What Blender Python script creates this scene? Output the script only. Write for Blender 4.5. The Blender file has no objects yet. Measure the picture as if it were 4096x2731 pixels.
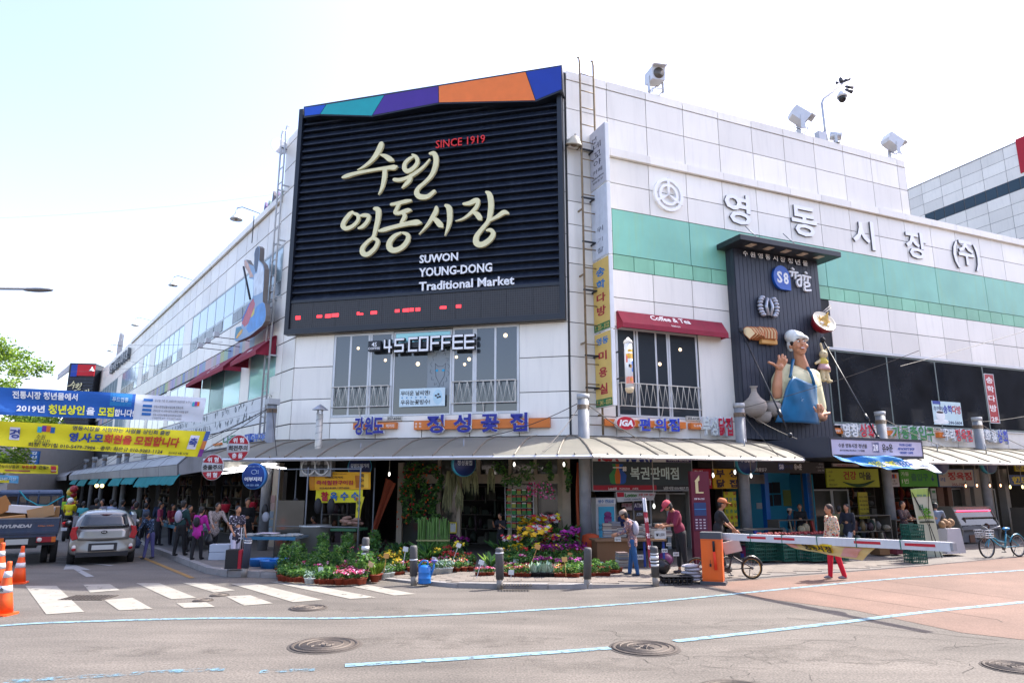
import bpy,bmesh,math,random
from mathutils import Vector,Matrix,Euler,noise
random.seed(7)
R=math.radians
S=bpy.context.scene
COL=S.collection
# ---------------------------------------------------------------- camera
CAM_H,PITCH,FPX=2.15,0.2054,2730.7
cam=bpy.data.cameras.new('camera');cam.lens=24.0;cam.sensor_width=36.0
cam.clip_start=0.1;cam.clip_end=2000
camo=bpy.data.objects.new('camera',cam);COL.objects.link(camo)
camo.location=(0,0,CAM_H);camo.rotation_euler=(R(90)+PITCH,0,0)
S.camera=camo
# ---------------------------------------------------------------- light
SUN_EL,SUN_AZ=53.0,28.0  # azimuth measured from +X towards +Y
W=bpy.data.worlds.new('World');S.world=W;W.use_nodes=True
nt=W.node_tree;nt.nodes.clear()
sky=nt.nodes.new('ShaderNodeTexSky');sky.sky_type='NISHITA';sky.sun_disc=False
sky.sun_elevation=R(SUN_EL);sky.sun_rotation=R(90-SUN_AZ)
sky.air_density=1.0;sky.dust_density=2.6;sky.ozone_density=0.6;sky.altitude=50
bg=nt.nodes.new('ShaderNodeBackground');bg.inputs['Strength'].default_value=0.15
wo=nt.nodes.new('ShaderNodeOutputWorld')
wb=nt.nodes.new('ShaderNodeVectorMath');wb.operation='MULTIPLY';wb.inputs[1].default_value=(1.03,.935,.95)  # hazy, slightly neutral daylight
nt.links.new(sky.outputs[0],wb.inputs[0]);nt.links.new(wb.outputs[0],bg.inputs[0]);nt.links.new(bg.outputs[0],wo.inputs[0])
sl=bpy.data.lights.new('sun','SUN');sl.energy=2.6;sl.angle=R(0.6);sl.color=(1.0,0.955,0.88)
so=bpy.data.objects.new('sun',sl);COL.objects.link(so)
sdir=Vector((math.cos(R(SUN_AZ))*math.cos(R(SUN_EL)),math.sin(R(SUN_AZ))*math.cos(R(SUN_EL)),math.sin(R(SUN_EL))))
so.rotation_euler=sdir.to_track_quat('Z','Y').to_euler();so.location=(20,10,40)
S.view_settings.view_transform='Standard';S.view_settings.look='None'
S.view_settings.exposure=1.85;S.view_settings.gamma=1.0
try:S.view_settings.use_curve_mapping=False
except Exception:pass
S.render.engine='CYCLES'
S.cycles.max_bounces=6;S.cycles.diffuse_bounces=3;S.cycles.glossy_bounces=3
S.cycles.transmission_bounces=4;S.cycles.transparent_max_bounces=12
S.cycles.caustics_reflective=False;S.cycles.caustics_refractive=False
S.cycles.sample_clamp_indirect=6.0
try:S.cycles.use_denoising=True
except Exception:pass
# ---------------------------------------------------------------- survey helpers: turn photograph pixels into places in the world
cp_,sp_=math.cos(PITCH),math.sin(PITCH)
def ray(x,y):
 u=(x-2048)/FPX;v=-(y-1365.5)/FPX
 return(u,cp_-v*sp_,sp_+v*cp_)
def G(x,y,z=0.0):
 r=ray(x,y);t=(z-CAM_H)/r[2]
 return Vector((r[0]*t,r[1]*t,z))
def AT(x,y,Y):  # point on the ray at depth Y
 r=ray(x,y);t=Y/r[1]
 return Vector((r[0]*t,Y,CAM_H+r[2]*t))
class Facade:
 """vertical plane: u runs to the right along the wall, -y is out of the wall, z up"""
 def __init__(s,o,ang):s.o=Vector((o[0],o[1],0));s.a=ang;s.d=Vector((math.cos(ang),math.sin(ang),0));s.n=Vector((math.sin(ang),-math.cos(ang),0))
 def uz(s,x,y,out=0.0):
  r=Vector(ray(x,y));o=s.o+s.n*out
  t=(o.x*s.n.x+o.y*s.n.y)/(r.x*s.n.x+r.y*s.n.y)
  return((r.x*t-o.x)*s.d.x+(r.y*t-o.y)*s.d.y,r.z*t+CAM_H)
 def P(s,u,z,out=0.0):return s.o+s.d*u+s.n*out+Vector((0,0,z))
LC,RC=(-7.44,23.06),(1.78,20.80)
FC=Facade(LC,math.atan2(RC[1]-LC[1],RC[0]-LC[0]));LEN_C=9.493
FR=Facade(RC,R(23.54))
FL=Facade(LC,R(-52.87))  # u is negative going down the street
# ---------------------------------------------------------------- materials
_mats={}
def mat(name,col=(.5,.5,.5),rough=.6,metal=0.0,var=.12,sc=3.0,bump=0.0,emit=0.0,dirt=0.0,trans=0.0,alpha=1.0,coat=0.0,objvar=0.0,spec=.5,dirtcol=(.25,.22,.18),stretch=(1,1,1),back=None):
 if name in _mats:return _mats[name]
 m=bpy.data.materials.new(name);m.use_nodes=True;n=m.node_tree;N=n.nodes;Lk=n.links
 b=N['Principled BSDF']
 if len(col)==3:col=(*col,1)
 b.inputs['Roughness'].default_value=rough;b.inputs['Metallic'].default_value=metal
 b.inputs['Specular IOR Level'].default_value=spec
 b.inputs['Transmission Weight'].default_value=trans;b.inputs['Alpha'].default_value=alpha
 b.inputs['Coat Weight'].default_value=coat
 b.inputs['Base Color'].default_value=col
 last=None
 geo=N.new('ShaderNodeNewGeometry');mp=N.new('ShaderNodeMapping');mp.inputs['Scale'].default_value=stretch
 Lk.new(geo.outputs['Position'],mp.inputs['Vector'])
 if var>0 or bump>0 or dirt>0 or objvar>0:
  no=N.new('ShaderNodeTexNoise');no.inputs['Scale'].default_value=sc;no.inputs['Detail'].default_value=5
  Lk.new(mp.outputs[0],no.inputs['Vector'])
  mr=N.new('ShaderNodeMapRange');mr.inputs['From Min'].default_value=.3;mr.inputs['From Max'].default_value=.7
  mr.inputs['To Min'].default_value=1-var;mr.inputs['To Max'].default_value=1+var
  Lk.new(no.outputs['Fac'],mr.inputs['Value'])
  fac=mr.outputs[0]
  if objvar>0:
   oi=N.new('ShaderNodeObjectInfo');m2=N.new('ShaderNodeMapRange');m2.inputs['To Min'].default_value=1-objvar;m2.inputs['To Max'].default_value=1+objvar*.3
   Lk.new(oi.outputs['Random'],m2.inputs['Value']);mu=N.new('ShaderNodeMath');mu.operation='MULTIPLY'
   Lk.new(fac,mu.inputs[0]);Lk.new(m2.outputs[0],mu.inputs[1]);fac=mu.outputs[0]
  vm=N.new('ShaderNodeVectorMath');vm.operation='SCALE';vm.inputs[0].default_value=col[:3]
  Lk.new(fac,vm.inputs['Scale']);last=vm.outputs[0]
  if dirt>0:
   mpd=N.new('ShaderNodeMapping');mpd.inputs['Scale'].default_value=(3.5,3.5,.35)
   Lk.new(geo.outputs['Position'],mpd.inputs['Vector'])
   nd=N.new('ShaderNodeTexNoise');nd.inputs['Scale'].default_value=1.6;nd.inputs['Detail'].default_value=7;nd.inputs['Roughness'].default_value=.65
   Lk.new(mpd.outputs[0],nd.inputs['Vector'])
   md=N.new('ShaderNodeMapRange');md.inputs['From Min'].default_value=.5;md.inputs['From Max'].default_value=.8;md.inputs['To Max'].default_value=dirt
   Lk.new(nd.outputs['Fac'],md.inputs['Value'])
   mx=N.new('ShaderNodeMix');mx.data_type='RGBA';Lk.new(md.outputs[0],mx.inputs['Factor'])
   Lk.new(last,mx.inputs['A']);mx.inputs['B'].default_value=(*dirtcol,1);last=mx.outputs['Result']
  Lk.new(last,b.inputs['Base Color'])
  if bump>0:
   nb=N.new('ShaderNodeTexNoise');nb.inputs['Scale'].default_value=sc*6;nb.inputs['Detail'].default_value=6
   Lk.new(mp.outputs[0],nb.inputs['Vector'])
   bp=N.new('ShaderNodeBump');bp.inputs['Strength'].default_value=min(1,bump);bp.inputs['Distance'].default_value=.02
   Lk.new(nb.outputs['Fac'],bp.inputs['Height']);Lk.new(bp.outputs[0],b.inputs['Normal'])
 if emit>0:
  b.inputs['Emission Color'].default_value=col;b.inputs['Emission Strength'].default_value=emit
 if back:  # thin translucent sheet
  out=N['Material Output'];tr=N.new('ShaderNodeBsdfTranslucent');tr.inputs[0].default_value=(*back,1)
  mix=N.new('ShaderNodeMixShader');mix.inputs[0].default_value=.35
  Lk.new(b.outputs[0],mix.inputs[1]);Lk.new(tr.outputs[0],mix.inputs[2]);Lk.new(mix.outputs[0],out.inputs[0])
 _mats[name]=m;return m
def srgb(h):
 h=h.lstrip('#');c=[int(h[i:i+2],16)/255 for i in(0,2,4)]
 return tuple(x/12.92 if x<=.04045 else((x+.055)/1.055)**2.4 for x in c)
def cm(h,rough=.6,**k):  # plain coloured material from a hex surface colour
 return mat('paint_'+h.lstrip('#')+('_%s'%rough)+''.join('%s%s'%i for i in k.items()),srgb(h),rough,**{**dict(var=.05),**k})
# ---------------------------------------------------------------- mesh builder
class MB:
 def __init__(s,mat=None):s.v=[];s.f=[];s.mi=[];s.mats=[];s.cur=0;s.sm=[];s.smooth=False
 def use(s,m):
  if m not in s.mats:s.mats.append(m)
  s.cur=s.mats.index(m);return s
 def face(s,idx):s.f.append(idx);s.mi.append(s.cur);s.sm.append(s.smooth)
 def add(s,vs,fs,M=None):
  b=len(s.v)
  for v in vs:
   v=Vector(v);s.v.append(M@v if M else v)
  for f in fs:s.face([b+i for i in f])
  return s
 def box(s,x0,x1,y0,y1,z0,z1,M=None):
  return s.add([(x0,y0,z0),(x1,y0,z0),(x1,y1,z0),(x0,y1,z0),(x0,y0,z1),(x1,y0,z1),(x1,y1,z1),(x0,y1,z1)],
                     [(0,3,2,1),(4,5,6,7),(0,1,5,4),(1,2,6,5),(2,3,7,6),(3,0,4,7)],M)
 def cbox(s,c,d,M=None):return s.box(c[0]-d[0]/2,c[0]+d[0]/2,c[1]-d[1]/2,c[1]+d[1]/2,c[2]-d[2]/2,c[2]+d[2]/2,M)
 def tube(s,pts,r,n=6,M=None,caps=True,closed=False):
  pts=[Vector(p)for p in pts];k=len(pts)
  rs=r if isinstance(r,(list,tuple))else[r]*k
  rings=[];prev=None
  for i,p in enumerate(pts):
   if closed:t=pts[(i+1)%k]-pts[i-1]
   else:t=pts[min(i+1,k-1)]-pts[max(i-1,0)]
   if t.length<1e-9:t=Vector((0,0,1))
   t.normalize()
   if prev is None:
    a=Vector((0,0,1))if abs(t.z)<.9 else Vector((1,0,0));a=(a-t*a.dot(t)).normalized()
   else:
    a=prev-t*prev.dot(t);a=a.normalized()if a.length>1e-6 else t.orthogonal().normalized()
   prev=a;bq=t.cross(a)
   rings.append([p+(a*math.cos(2*math.pi*j/n)+bq*math.sin(2*math.pi*j/n))*rs[i]for j in range(n)])
  fs=[];m=k if closed else k-1
  for i in range(m):
   for j in range(n):
    a0=i*n;b0=((i+1)%k)*n
    fs.append((a0+j,a0+(j+1)%n,b0+(j+1)%n,b0+j))
  if caps and not closed:fs+=[tuple(range(n))[::-1],tuple(range((k-1)*n,k*n))]
  sm=s.smooth;s.smooth=n>5;s.add([v for q in rings for v in q],fs,M);s.smooth=sm;return s
 def cyl(s,p0,p1,r0,r1=None,n=12,M=None,caps=True):return s.tube([p0,p1],[r0,r0 if r1 is None else r1],n,M,caps)
 def lathe(s,prof,n=16,c=(0,0,0),M=None,sx=1,sy=1):
  vs=[];fs=[]
  for(r,z)in prof:
   for j in range(n):a=2*math.pi*j/n;vs.append((c[0]+r*sx*math.cos(a),c[1]+r*sy*math.sin(a),c[2]+z))
  for i in range(len(prof)-1):
   for j in range(n):fs.append((i*n+j,i*n+(j+1)%n,(i+1)*n+(j+1)%n,(i+1)*n+j))
  fs+=[tuple(range(n))[::-1],tuple(range((len(prof)-1)*n,len(prof)*n))]
  sm=s.smooth;s.smooth=True;s.add(vs,fs,M);s.smooth=sm;return s
 def ball(s,c,r,n=10,m=7,M=None):
  if not isinstance(r,(tuple,list)):r=(r,r,r)
  vs=[(c[0],c[1],c[2]-r[2])];fs=[]
  for i in range(1,m):
   ph=math.pi*i/m-math.pi/2
   for j in range(n):a=2*math.pi*j/n;vs.append((c[0]+r[0]*math.cos(ph)*math.cos(a),c[1]+r[1]*math.cos(ph)*math.sin(a),c[2]+r[2]*math.sin(ph)))
  vs.append((c[0],c[1],c[2]+r[2]));T=len(vs)-1
  for j in range(n):
   fs.append((0,1+(j+1)%n,1+j));fs.append((T,T-n+j,T-n+(j+1)%n))
   for i in range(m-2):b=1+i*n;fs.append((b+j,b+(j+1)%n,b+n+(j+1)%n,b+n+j))
  sm=s.smooth;s.smooth=True;s.add(vs,fs,M);s.smooth=sm;return s
 def prism(s,poly,y0,y1,M=None,ax='xz'):
  """extrude a 2-D outline; xz outlines are extruded along y, xy along z, yz along x"""
  def P(a,b,t):return(a,t,b)if ax=='xz' else((a,b,t)if ax=='xy' else(t,a,b))
  n=len(poly);vs=[P(a,b,y0)for a,b in poly]+[P(a,b,y1)for a,b in poly]
  fs=[tuple(range(n)),tuple(range(n,2*n))[::-1]]+[(i,i+n,(i+1)%n+n,(i+1)%n)for i in range(n)]
  return s.add(vs,fs,M)
 def quad(s,a,b,c,d,M=None):return s.add([a,b,c,d],[(0,1,2,3)],M)
 def mesh(s,name):
  me=bpy.data.meshes.new(name);me.from_pydata([tuple(v)for v in s.v],[],s.f)
  for m in s.mats:me.materials.append(m)
  me.polygons.foreach_set('material_index',s.mi);me.polygons.foreach_set('use_smooth',s.sm);me.update();return me
 def done(s,name,parent=None,m=None,loc=None,rz=None,bevel=0,fix=True):
  if m is not None and not s.mats:s.mats=[m]
  me=s.mesh(name)
  if fix and len(s.f)<60000:
   bm=bmesh.new();bm.from_mesh(me);bmesh.ops.recalc_face_normals(bm,faces=bm.faces);bm.to_mesh(me);bm.free()
  return link(me,name,parent,loc,rz,bevel)
def link(me,name,parent=None,loc=None,rz=None,bevel=0):
 o=bpy.data.objects.new(name,me);COL.objects.link(o)
 if parent:o.parent=parent
 if loc is not None:o.location=loc
 if rz is not None:o.rotation_euler=(0,0,rz)
 if bevel:
  b=o.modifiers.new('b','BEVEL');b.width=bevel;b.segments=2;b.limit_method='ANGLE';b.angle_limit=R(40)
 return o
def tag(o,label=None,cat=None,group=None,kind=None):
 if label:o['label']=label
 if cat:o['category']=cat
 if group:o['group']=group
 if kind:o['kind']=kind
 return o
def thing(name,label,cat,loc=(0,0,0),rz=0.0,group=None):
 o=bpy.data.objects.new(name,None);o.empty_display_size=.1;COL.objects.link(o)
 o.location=loc;o.rotation_euler=(0,0,rz);return tag(o,label,cat,group)
def onwall(F,u,z,out=0.0):return dict(loc=F.P(u,z,out),rz=F.a)
def kids(o):return[c for c in COL.objects if c.parent==o]
_ch={}
def dup(root,loc,rz=None,label=None,group=None,sc=None):
 if root not in _ch:
  _ch[root]=[(c,kids(c))for c in kids(root)]
 r=root.copy();COL.objects.link(r);r.location=loc
 if rz is not None:r.rotation_euler=(0,0,rz)
 if sc:r.scale=sc if isinstance(sc,(tuple,list))else(sc,sc,sc)
 if label:r['label']=label
 if group:r['group']=group
 for c,gs in _ch[root]:
  k=c.copy();COL.objects.link(k);k.parent=r
  for g in gs:
   q=g.copy();COL.objects.link(q);q.parent=k
 return r
# ---------------------------------------------------------------- writing
_glyph={}
def text(s,m,parent=None,x=0,y=0,z=0,h=None,w=None,t=.01,bold=0.0,align='c',side=None,name='lettering',rot=0.0,M=None,res=2,slant=0):
 """lettering standing in the local xz plane, facing -y; centred on (x,z); h = height, w = fitted width"""
 key=(s,round(bold,4),res,slant)
 if key not in _glyph:
  if 'T' not in _glyph:_glyph['T']=bpy.data.objects.new('t',bpy.data.curves.new('t','FONT'))
  o=_glyph['T'];cu=o.data;cu.body=s;cu.size=1;cu.extrude=0.5;cu.offset=bold;cu.resolution_u=res;cu.shear=slant;cu.space_line=.95
  me=bpy.data.meshes.new_from_object(o)
  vs=[v.co.copy()for v in me.vertices];fs=[tuple(p.vertices)for p in me.polygons];bpy.data.meshes.remove(me)
  xs=[v.x for v in vs]or[0,1];ys=[v.y for v in vs]or[0,1]
  _glyph[key]=(vs,fs,min(xs),max(xs),min(ys),max(ys))
 vs,fs,x0,x1,y0,y1=_glyph[key]
 H=y1-y0;Wd=x1-x0
 kz=(h/H)if h else(w/Wd);kx=(w/Wd)if w else kz
 ax={'c':(x0+x1)/2,'l':x0,'r':x1}[align];cz=(y0+y1)/2
 cr,sr=math.cos(rot),math.sin(rot);out=[]
 for v in vs:
  a=(v.x-ax)*kx;b=(v.y-cz)*kz
  out.append(Vector((x+a*cr-b*sr,y-v.z*t-t/2,z+a*sr+b*cr)))
 if M:out=[M@v for v in out]
 me=bpy.data.meshes.new(name);me.from_pydata(out,[],fs);me.materials.append(m)
 if side is not None:
  me.materials.append(side);ylo=y-t*.99
  mi=[]
  for f in fs:mi.append(0 if max(out[i].y for i in f)-min(out[i].y for i in f)<t*.5 and sum(out[i].y for i in f)/len(f)<y-t*.5 else 1)
  me.polygons.foreach_set('material_index',mi)
 return link(me,name,parent)
def sphere_pts(n,rnd):
 out=[]
 while len(out)<n:
  v=Vector((rnd.uniform(-1,1),rnd.uniform(-1,1),rnd.uniform(-1,1)))
  if v.length<=1:out.append(v)
 return out
# ================================================================ GROUND
M_ASPH=mat('asphalt',srgb('#5f5a54'),.9,var=.16,sc=2.2,bump=.5,stretch=(.2,1,1))
def speckle(m,amt=.22,sc=90,big=.12):  # worn aggregate: fine light and dark grains plus broad wear
 n=m.node_tree;N=n.nodes;Lk=n.links;b=N['Principled BSDF']
 src=b.inputs['Base Color'].links[0].from_socket
 g=N.new('ShaderNodeNewGeometry')
 v=N.new('ShaderNodeTexNoise');v.inputs['Scale'].default_value=sc;v.inputs['Detail'].default_value=2;Lk.new(g.outputs['Position'],v.inputs['Vector'])
 a=N.new('ShaderNodeMapRange');a.inputs['From Min'].default_value=.3;a.inputs['From Max'].default_value=.7;a.inputs['To Min'].default_value=1-amt;a.inputs['To Max'].default_value=1+amt
 Lk.new(v.outputs['Fac'],a.inputs['Value'])
 w=N.new('ShaderNodeTexNoise');w.inputs['Scale'].default_value=.35;w.inputs['Detail'].default_value=8;w.inputs['Roughness'].default_value=.6;Lk.new(g.outputs['Position'],w.inputs['Vector'])
 c=N.new('ShaderNodeMapRange');c.inputs['From Min'].default_value=.3;c.inputs['From Max'].default_value=.7;c.inputs['To Min'].default_value=1-big;c.inputs['To Max'].default_value=1+big
 Lk.new(w.outputs['Fac'],c.inputs['Value'])
 mu=N.new('ShaderNodeMath');mu.operation='MULTIPLY';Lk.new(a.outputs[0],mu.inputs[0]);Lk.new(c.outputs[0],mu.inputs[1])
 vm=N.new('ShaderNodeVectorMath');vm.operation='SCALE';Lk.new(src,vm.inputs[0]);Lk.new(mu.outputs[0],vm.inputs['Scale'])
 Lk.new(vm.outputs[0],b.inputs['Base Color'])
 return m
speckle(M_ASPH,.42,38,.22)
b=MB(M_ASPH);b.quad((-900,-200,0),(900,-200,0),(900,1200,0),(-900,1200,0));b.mats=[M_ASPH]
tag(b.done('ground'),kind='structure')
M_RED=mat('red_paving',srgb('#6d574c'),.85,var=.12,sc=.9,bump=.35);speckle(M_RED,.28,38,.18)
def sheet(name,pts,m,z,label=None,parent=None,kind='structure',thick=0):
 bb=MB();bb.mats=[m];P=[Vector((p[0],p[1],z))for p in pts]
 if thick:bb.prism([(p.x,p.y)for p in P],z-thick,z,ax='xy')
 else:bb.add(P,[tuple(range(len(P)))])
 o=bb.done(name,parent)
 if not parent:tag(o,label,kind=kind)
 elif label:tag(o,label)
 return o
gp=lambda*a:[G(*p)for p in a]
sheet('red_road_surface',gp((2800,2335),(3050,2392),(3420,2440),(3850,2530))+[Vector((9.3,8.6,0)),Vector((40,8,0)),Vector((60,40,0))]+gp((4096,2225),(3700,2262),(3400,2287)),M_RED,.004)
# blue guide lines on the road
M_BLUE=mat('blue_line_paint',srgb('#7393a2'),.75,var=.22,sc=5);M_WHT=mat('white_road_paint',srgb('#8f8b82'),.8,var=.1,sc=3,dirt=.35,dirtcol=(.3,.28,.25))
def worn(m,lo=.42,hi=.52,sc=6):  # paint rubbed away in patches
 n=m.node_tree;N=n.nodes;Lk=n.links;b=N['Principled BSDF']
 g=N.new('ShaderNodeNewGeometry');v=N.new('ShaderNodeTexNoise');v.inputs['Scale'].default_value=sc;v.inputs['Detail'].default_value=8;v.inputs['Roughness'].default_value=.7
 Lk.new(g.outputs['Position'],v.inputs['Vector']);a=N.new('ShaderNodeMapRange');a.inputs['From Min'].default_value=lo;a.inputs['From Max'].default_value=hi
 Lk.new(v.outputs['Fac'],a.inputs['Value']);Lk.new(a.outputs[0],b.inputs['Alpha']);return m
worn(M_BLUE,.32,.50,9);worn(M_WHT,.30,.42,5)
M_BLUEW=mat('worn_blue_paint',srgb('#5f8496'),.8,var=.25,sc=5);worn(M_BLUEW,.47,.62,7)
def ribbon(name,px,w,m,z,label=None,kind='structure',parent=None):
 P=[G(*p)for p in px]if not isinstance(px[0],Vector)else px
 # smooth
 Q=[]
 for i in range(len(P)-1):
  a,b_,c,d=P[max(i-1,0)],P[i],P[i+1],P[min(i+2,len(P)-1)]
  for k in range(6):
   t=k/6;Q.append(.5*((2*b_)+(c-a)*t+(2*a-5*b_+4*c-d)*t*t+(3*b_-a-3*c+d)*t**3))
 Q.append(P[-1]);bb=MB();bb.mats=[m];vs=[]
 for i,p in enumerate(Q):
  t=(Q[min(i+1,len(Q)-1)]-Q[max(i-1,0)]).normalized();n=Vector((-t.y,t.x,0))*w/2
  vs+=[(p.x+n.x,p.y+n.y,z),(p.x-n.x,p.y-n.y,z)]
 bb.add(vs,[(2*i,2*i+1,2*i+3,2*i+2)for i in range(len(Q)-1)])
 o=bb.done(name,parent)
 if not parent:tag(o,label,kind=kind)
 return o
ribbon('blue_road_line',[(-500,2565),(0,2503),(400,2484),(900,2472),(1400,2472),(2000,2448),(2500,2416),(2750,2394),(3170,2352),(3600,2313),(4096,2280),(4600,2245)],.125,M_BLUE,.009)
ribbon('blue_road_line',[(1380,2662),(1800,2637),(2200,2610),(2440,2592)],.15,M_BLUE,.009)
ribbon('blue_road_line',[(2700,2565),(3100,2520),(3400,2485),(3700,2448),(4096,2408),(4700,2350)],.15,M_BLUE,.009)
ribbon('blue_road_line',[(20,2728),(450,2700),(700,2685),(900,2676)],.15,M_BLUEW,.009)
ribbon('blue_road_line',[(1040,2687),(1260,2678)],.14,M_BLUEW,.009)
M_DIM=mat('faded_white_paint',srgb('#8f9192'),.85,var=.12,sc=4);worn(M_DIM,.30,.42,5)
# crosswalk
A1=lambda*q:[G(x*.5952,2200+y*.5952)for x,y in q]
A2=lambda*q:[G(1300+x*.5952,2200+y*.5952)for x,y in q]
cw=tag(bpy.data.objects.new('crosswalk',None),kind='structure');COL.objects.link(cw)
for q in(A1((170,240),(380,240),(565,415),(310,432)),A1((560,232),(740,228),(805,270),(605,285)),A1((700,335),(890,320),(1025,395),(800,405)),
          A1((915,222),(1070,222),(1320,320),(1150,330)),A1((1185,357),(1385,350),(1445,382),(1235,388)),A1((1225,220),(1385,220),(1580,270),(1440,285)),
          A1((1520,312),(1680,303),(1835,358),(1640,373)),A1((1545,225),(1710,222),(2170,335),(1970,350)),A1((1810,212),(1960,208),(2530,318),(2350,328)),
          A2((165,240),(285,233),(612,295),(465,305))):
 sheet('stripe',q,M_WHT,.008,parent=cw)
sheet('lane_arrow',[G(0+x*.53,1900+y*.53)for x,y in((478,712),(500,672),(570,678),(685,716),(608,712),(712,765),(650,768),(555,710))],M_DIM,.008,'structure')
for q in(((180,2232),(620,2222)),((170,2247),(300,2246)),((330,2250),(450,2262))):
 ribbon('faded_lane_line',list(q),.11,M_DIM,.008)
ribbon('yellow_kerb_line',[(560,2225),(640,2258),(700,2283),(770,2312)],.12,mat('yellow_paint',srgb('#8a6a35'),.8,var=.2),.008)
# sidewalk with kerb stones
M_SIDE=mat('pavement',srgb('#6c6762'),.85,var=.1,sc=1.2,bump=.3);M_SLAB=mat('paving_slab',srgb('#766e66'),.85,var=.10,sc=2,bump=.25,objvar=.14)
M_KERB=mat('kerb_granite',srgb('#8a8785'),.8,var=.12,sc=6,bump=.3,objvar=.12)
kerb=[Vector((-60,87.5,0)),Vector((-13.87,26.45,0)),Vector((-11.55,22.92,0)),Vector((-9.69,20.49,0)),Vector((-7.5,17.58,0)),Vector((-6.74,16.98,0)),Vector((-5.9,16.8,0)),Vector((-4.6,16.75,0)),Vector((-2.9,16.35,0)),
  Vector((-1.85,15.6,0)),Vector((-1.15,15.19,0)),Vector((-.25,15.06,0)),Vector((.75,15.0,0)),Vector((1.7,15.08,0)),Vector((3.2,15.5,0)),Vector((4.6,16.1,0)),Vector((6.23,16.98,0)),Vector((8.47,17.92,0)),Vector((11.07,19.15,0)),Vector((15.48,21.53,0)),Vector((60,41.0,0))]
kz=[.14]*7+[.03,.03,.06,.10,.10,.10,.08,.03]+[.018]*6
bk=[FL.P(-80,0),FL.P(-30,0),FL.P(-12,0),FL.P(-6,0),FL.P(-2,0),FC.P(0,0),FC.P(1.2,0),FC.P(2.4,0),FC.P(3.6,0),FC.P(4.6,0),FC.P(5.5,0),FC.P(6.5,0),FC.P(7.5,0),FC.P(8.6,0),FC.P(9.49,0),FR.P(1.5,0),FR.P(3.5,0),FR.P(6.5,0),FR.P(10,0),FR.P(15,0),FR.P(60,0)]
bb=MB();bb.mats=[M_SIDE,M_KERB]
for i in range(len(kerb)-1):
 a,c=kerb[i],kerb[i+1];d,e=bk[i],bk[i+1]
 bb.cur=0;bb.quad((a.x,a.y,kz[i]),(c.x,c.y,kz[i+1]),(e.x,e.y,.15),(d.x,d.y,.15))
 bb.cur=1;bb.quad((a.x,a.y,-.02),(c.x,c.y,-.02),(c.x,c.y,kz[i+1]),(a.x,a.y,kz[i]))
side=tag(bb.done('sidewalk',fix=False),kind='structure')
kk=tag(bpy.data.objects.new('kerb',None),kind='structure');COL.objects.link(kk)
for i in range(2,13):
 a,c=kerb[i],kerb[i+1];L_=(c-a).length;n=max(1,round(L_/.95))
 t=(c-a)/L_
 for k in range(n):
  p=a+(c-a)*((k+.5)/n);z0=kz[i]+(kz[i+1]-kz[i])*((k+.5)/n)
  mb=MB();mb.mats=[M_KERB];l=L_/n/2-.008
  mb.box(-l,l,-.02,.15,-.15,.006)
  o=mb.done('kerb_stone',kk,loc=(p.x,p.y,z0),rz=math.atan2(t.y,t.x),bevel=.008)
# paving slabs in the sunlit strip
slab=MB();slab.mats=[M_SLAB];slab.box(-.145,.145,-.145,.145,-.05,.0);slabm=slab.mesh('paving_slab')
def inside(p):
 for i in range(8,18):
  a,c=kerb[i],kerb[i+1]
  if a.x<=p.x<=c.x:
   t=(p.x-a.x)/(c.x-a.x);yk=a.y+(c.y-a.y)*t;zk=kz[i]+(kz[i+1]-kz[i])*t
   d=bk[i]+(bk[i+1]-bk[i])*t
   if p.y>yk+.28:return zk+(.15-zk)*(p.y-yk)/max(.1,d.y-yk)
 return None
ns=0
for j in range(0,16):
 for i in range(-12,60):
  if ns>=290:break
  p=Vector((-2.2+i*.3+(j%2)*.15,15.2+j*.3,0));z=inside(p)
  if z is None or p.y>16.9+max(0,(p.x-2)*.43):continue
  o=link(slabm,'paving_slab',side,(p.x,p.y,z+.012),random.uniform(-.004,.004));o.rotation_euler.x=.03;ns+=1
# patched and stained places in the road
rp=random.Random(17)
for i,(x,y,w_,d_,c)in enumerate(((1700,2560,1.9,.5,'#544f49'),(3300,2620,1.5,.6,'#5f5a54'),(600,2600,1.3,.35,'#4e4a46'),(2250,2660,1.7,.4,'#625e58'),(1500,2440,1.2,.3,'#544f49'))):
 c0=G(x,y);n_=26;M_ST=mat('road_stain_%d'%i,srgb(c),.9,var=.15,sc=4);worn(M_ST,.46,1.1,2.2)
 sheet('road_stain',[c0+Vector((w_*math.cos(k*6.283/n_)*rp.uniform(.75,1.1),d_*math.sin(k*6.283/n_)*rp.uniform(.75,1.1),0))for k in range(n_)],M_ST,.0035)
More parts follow.
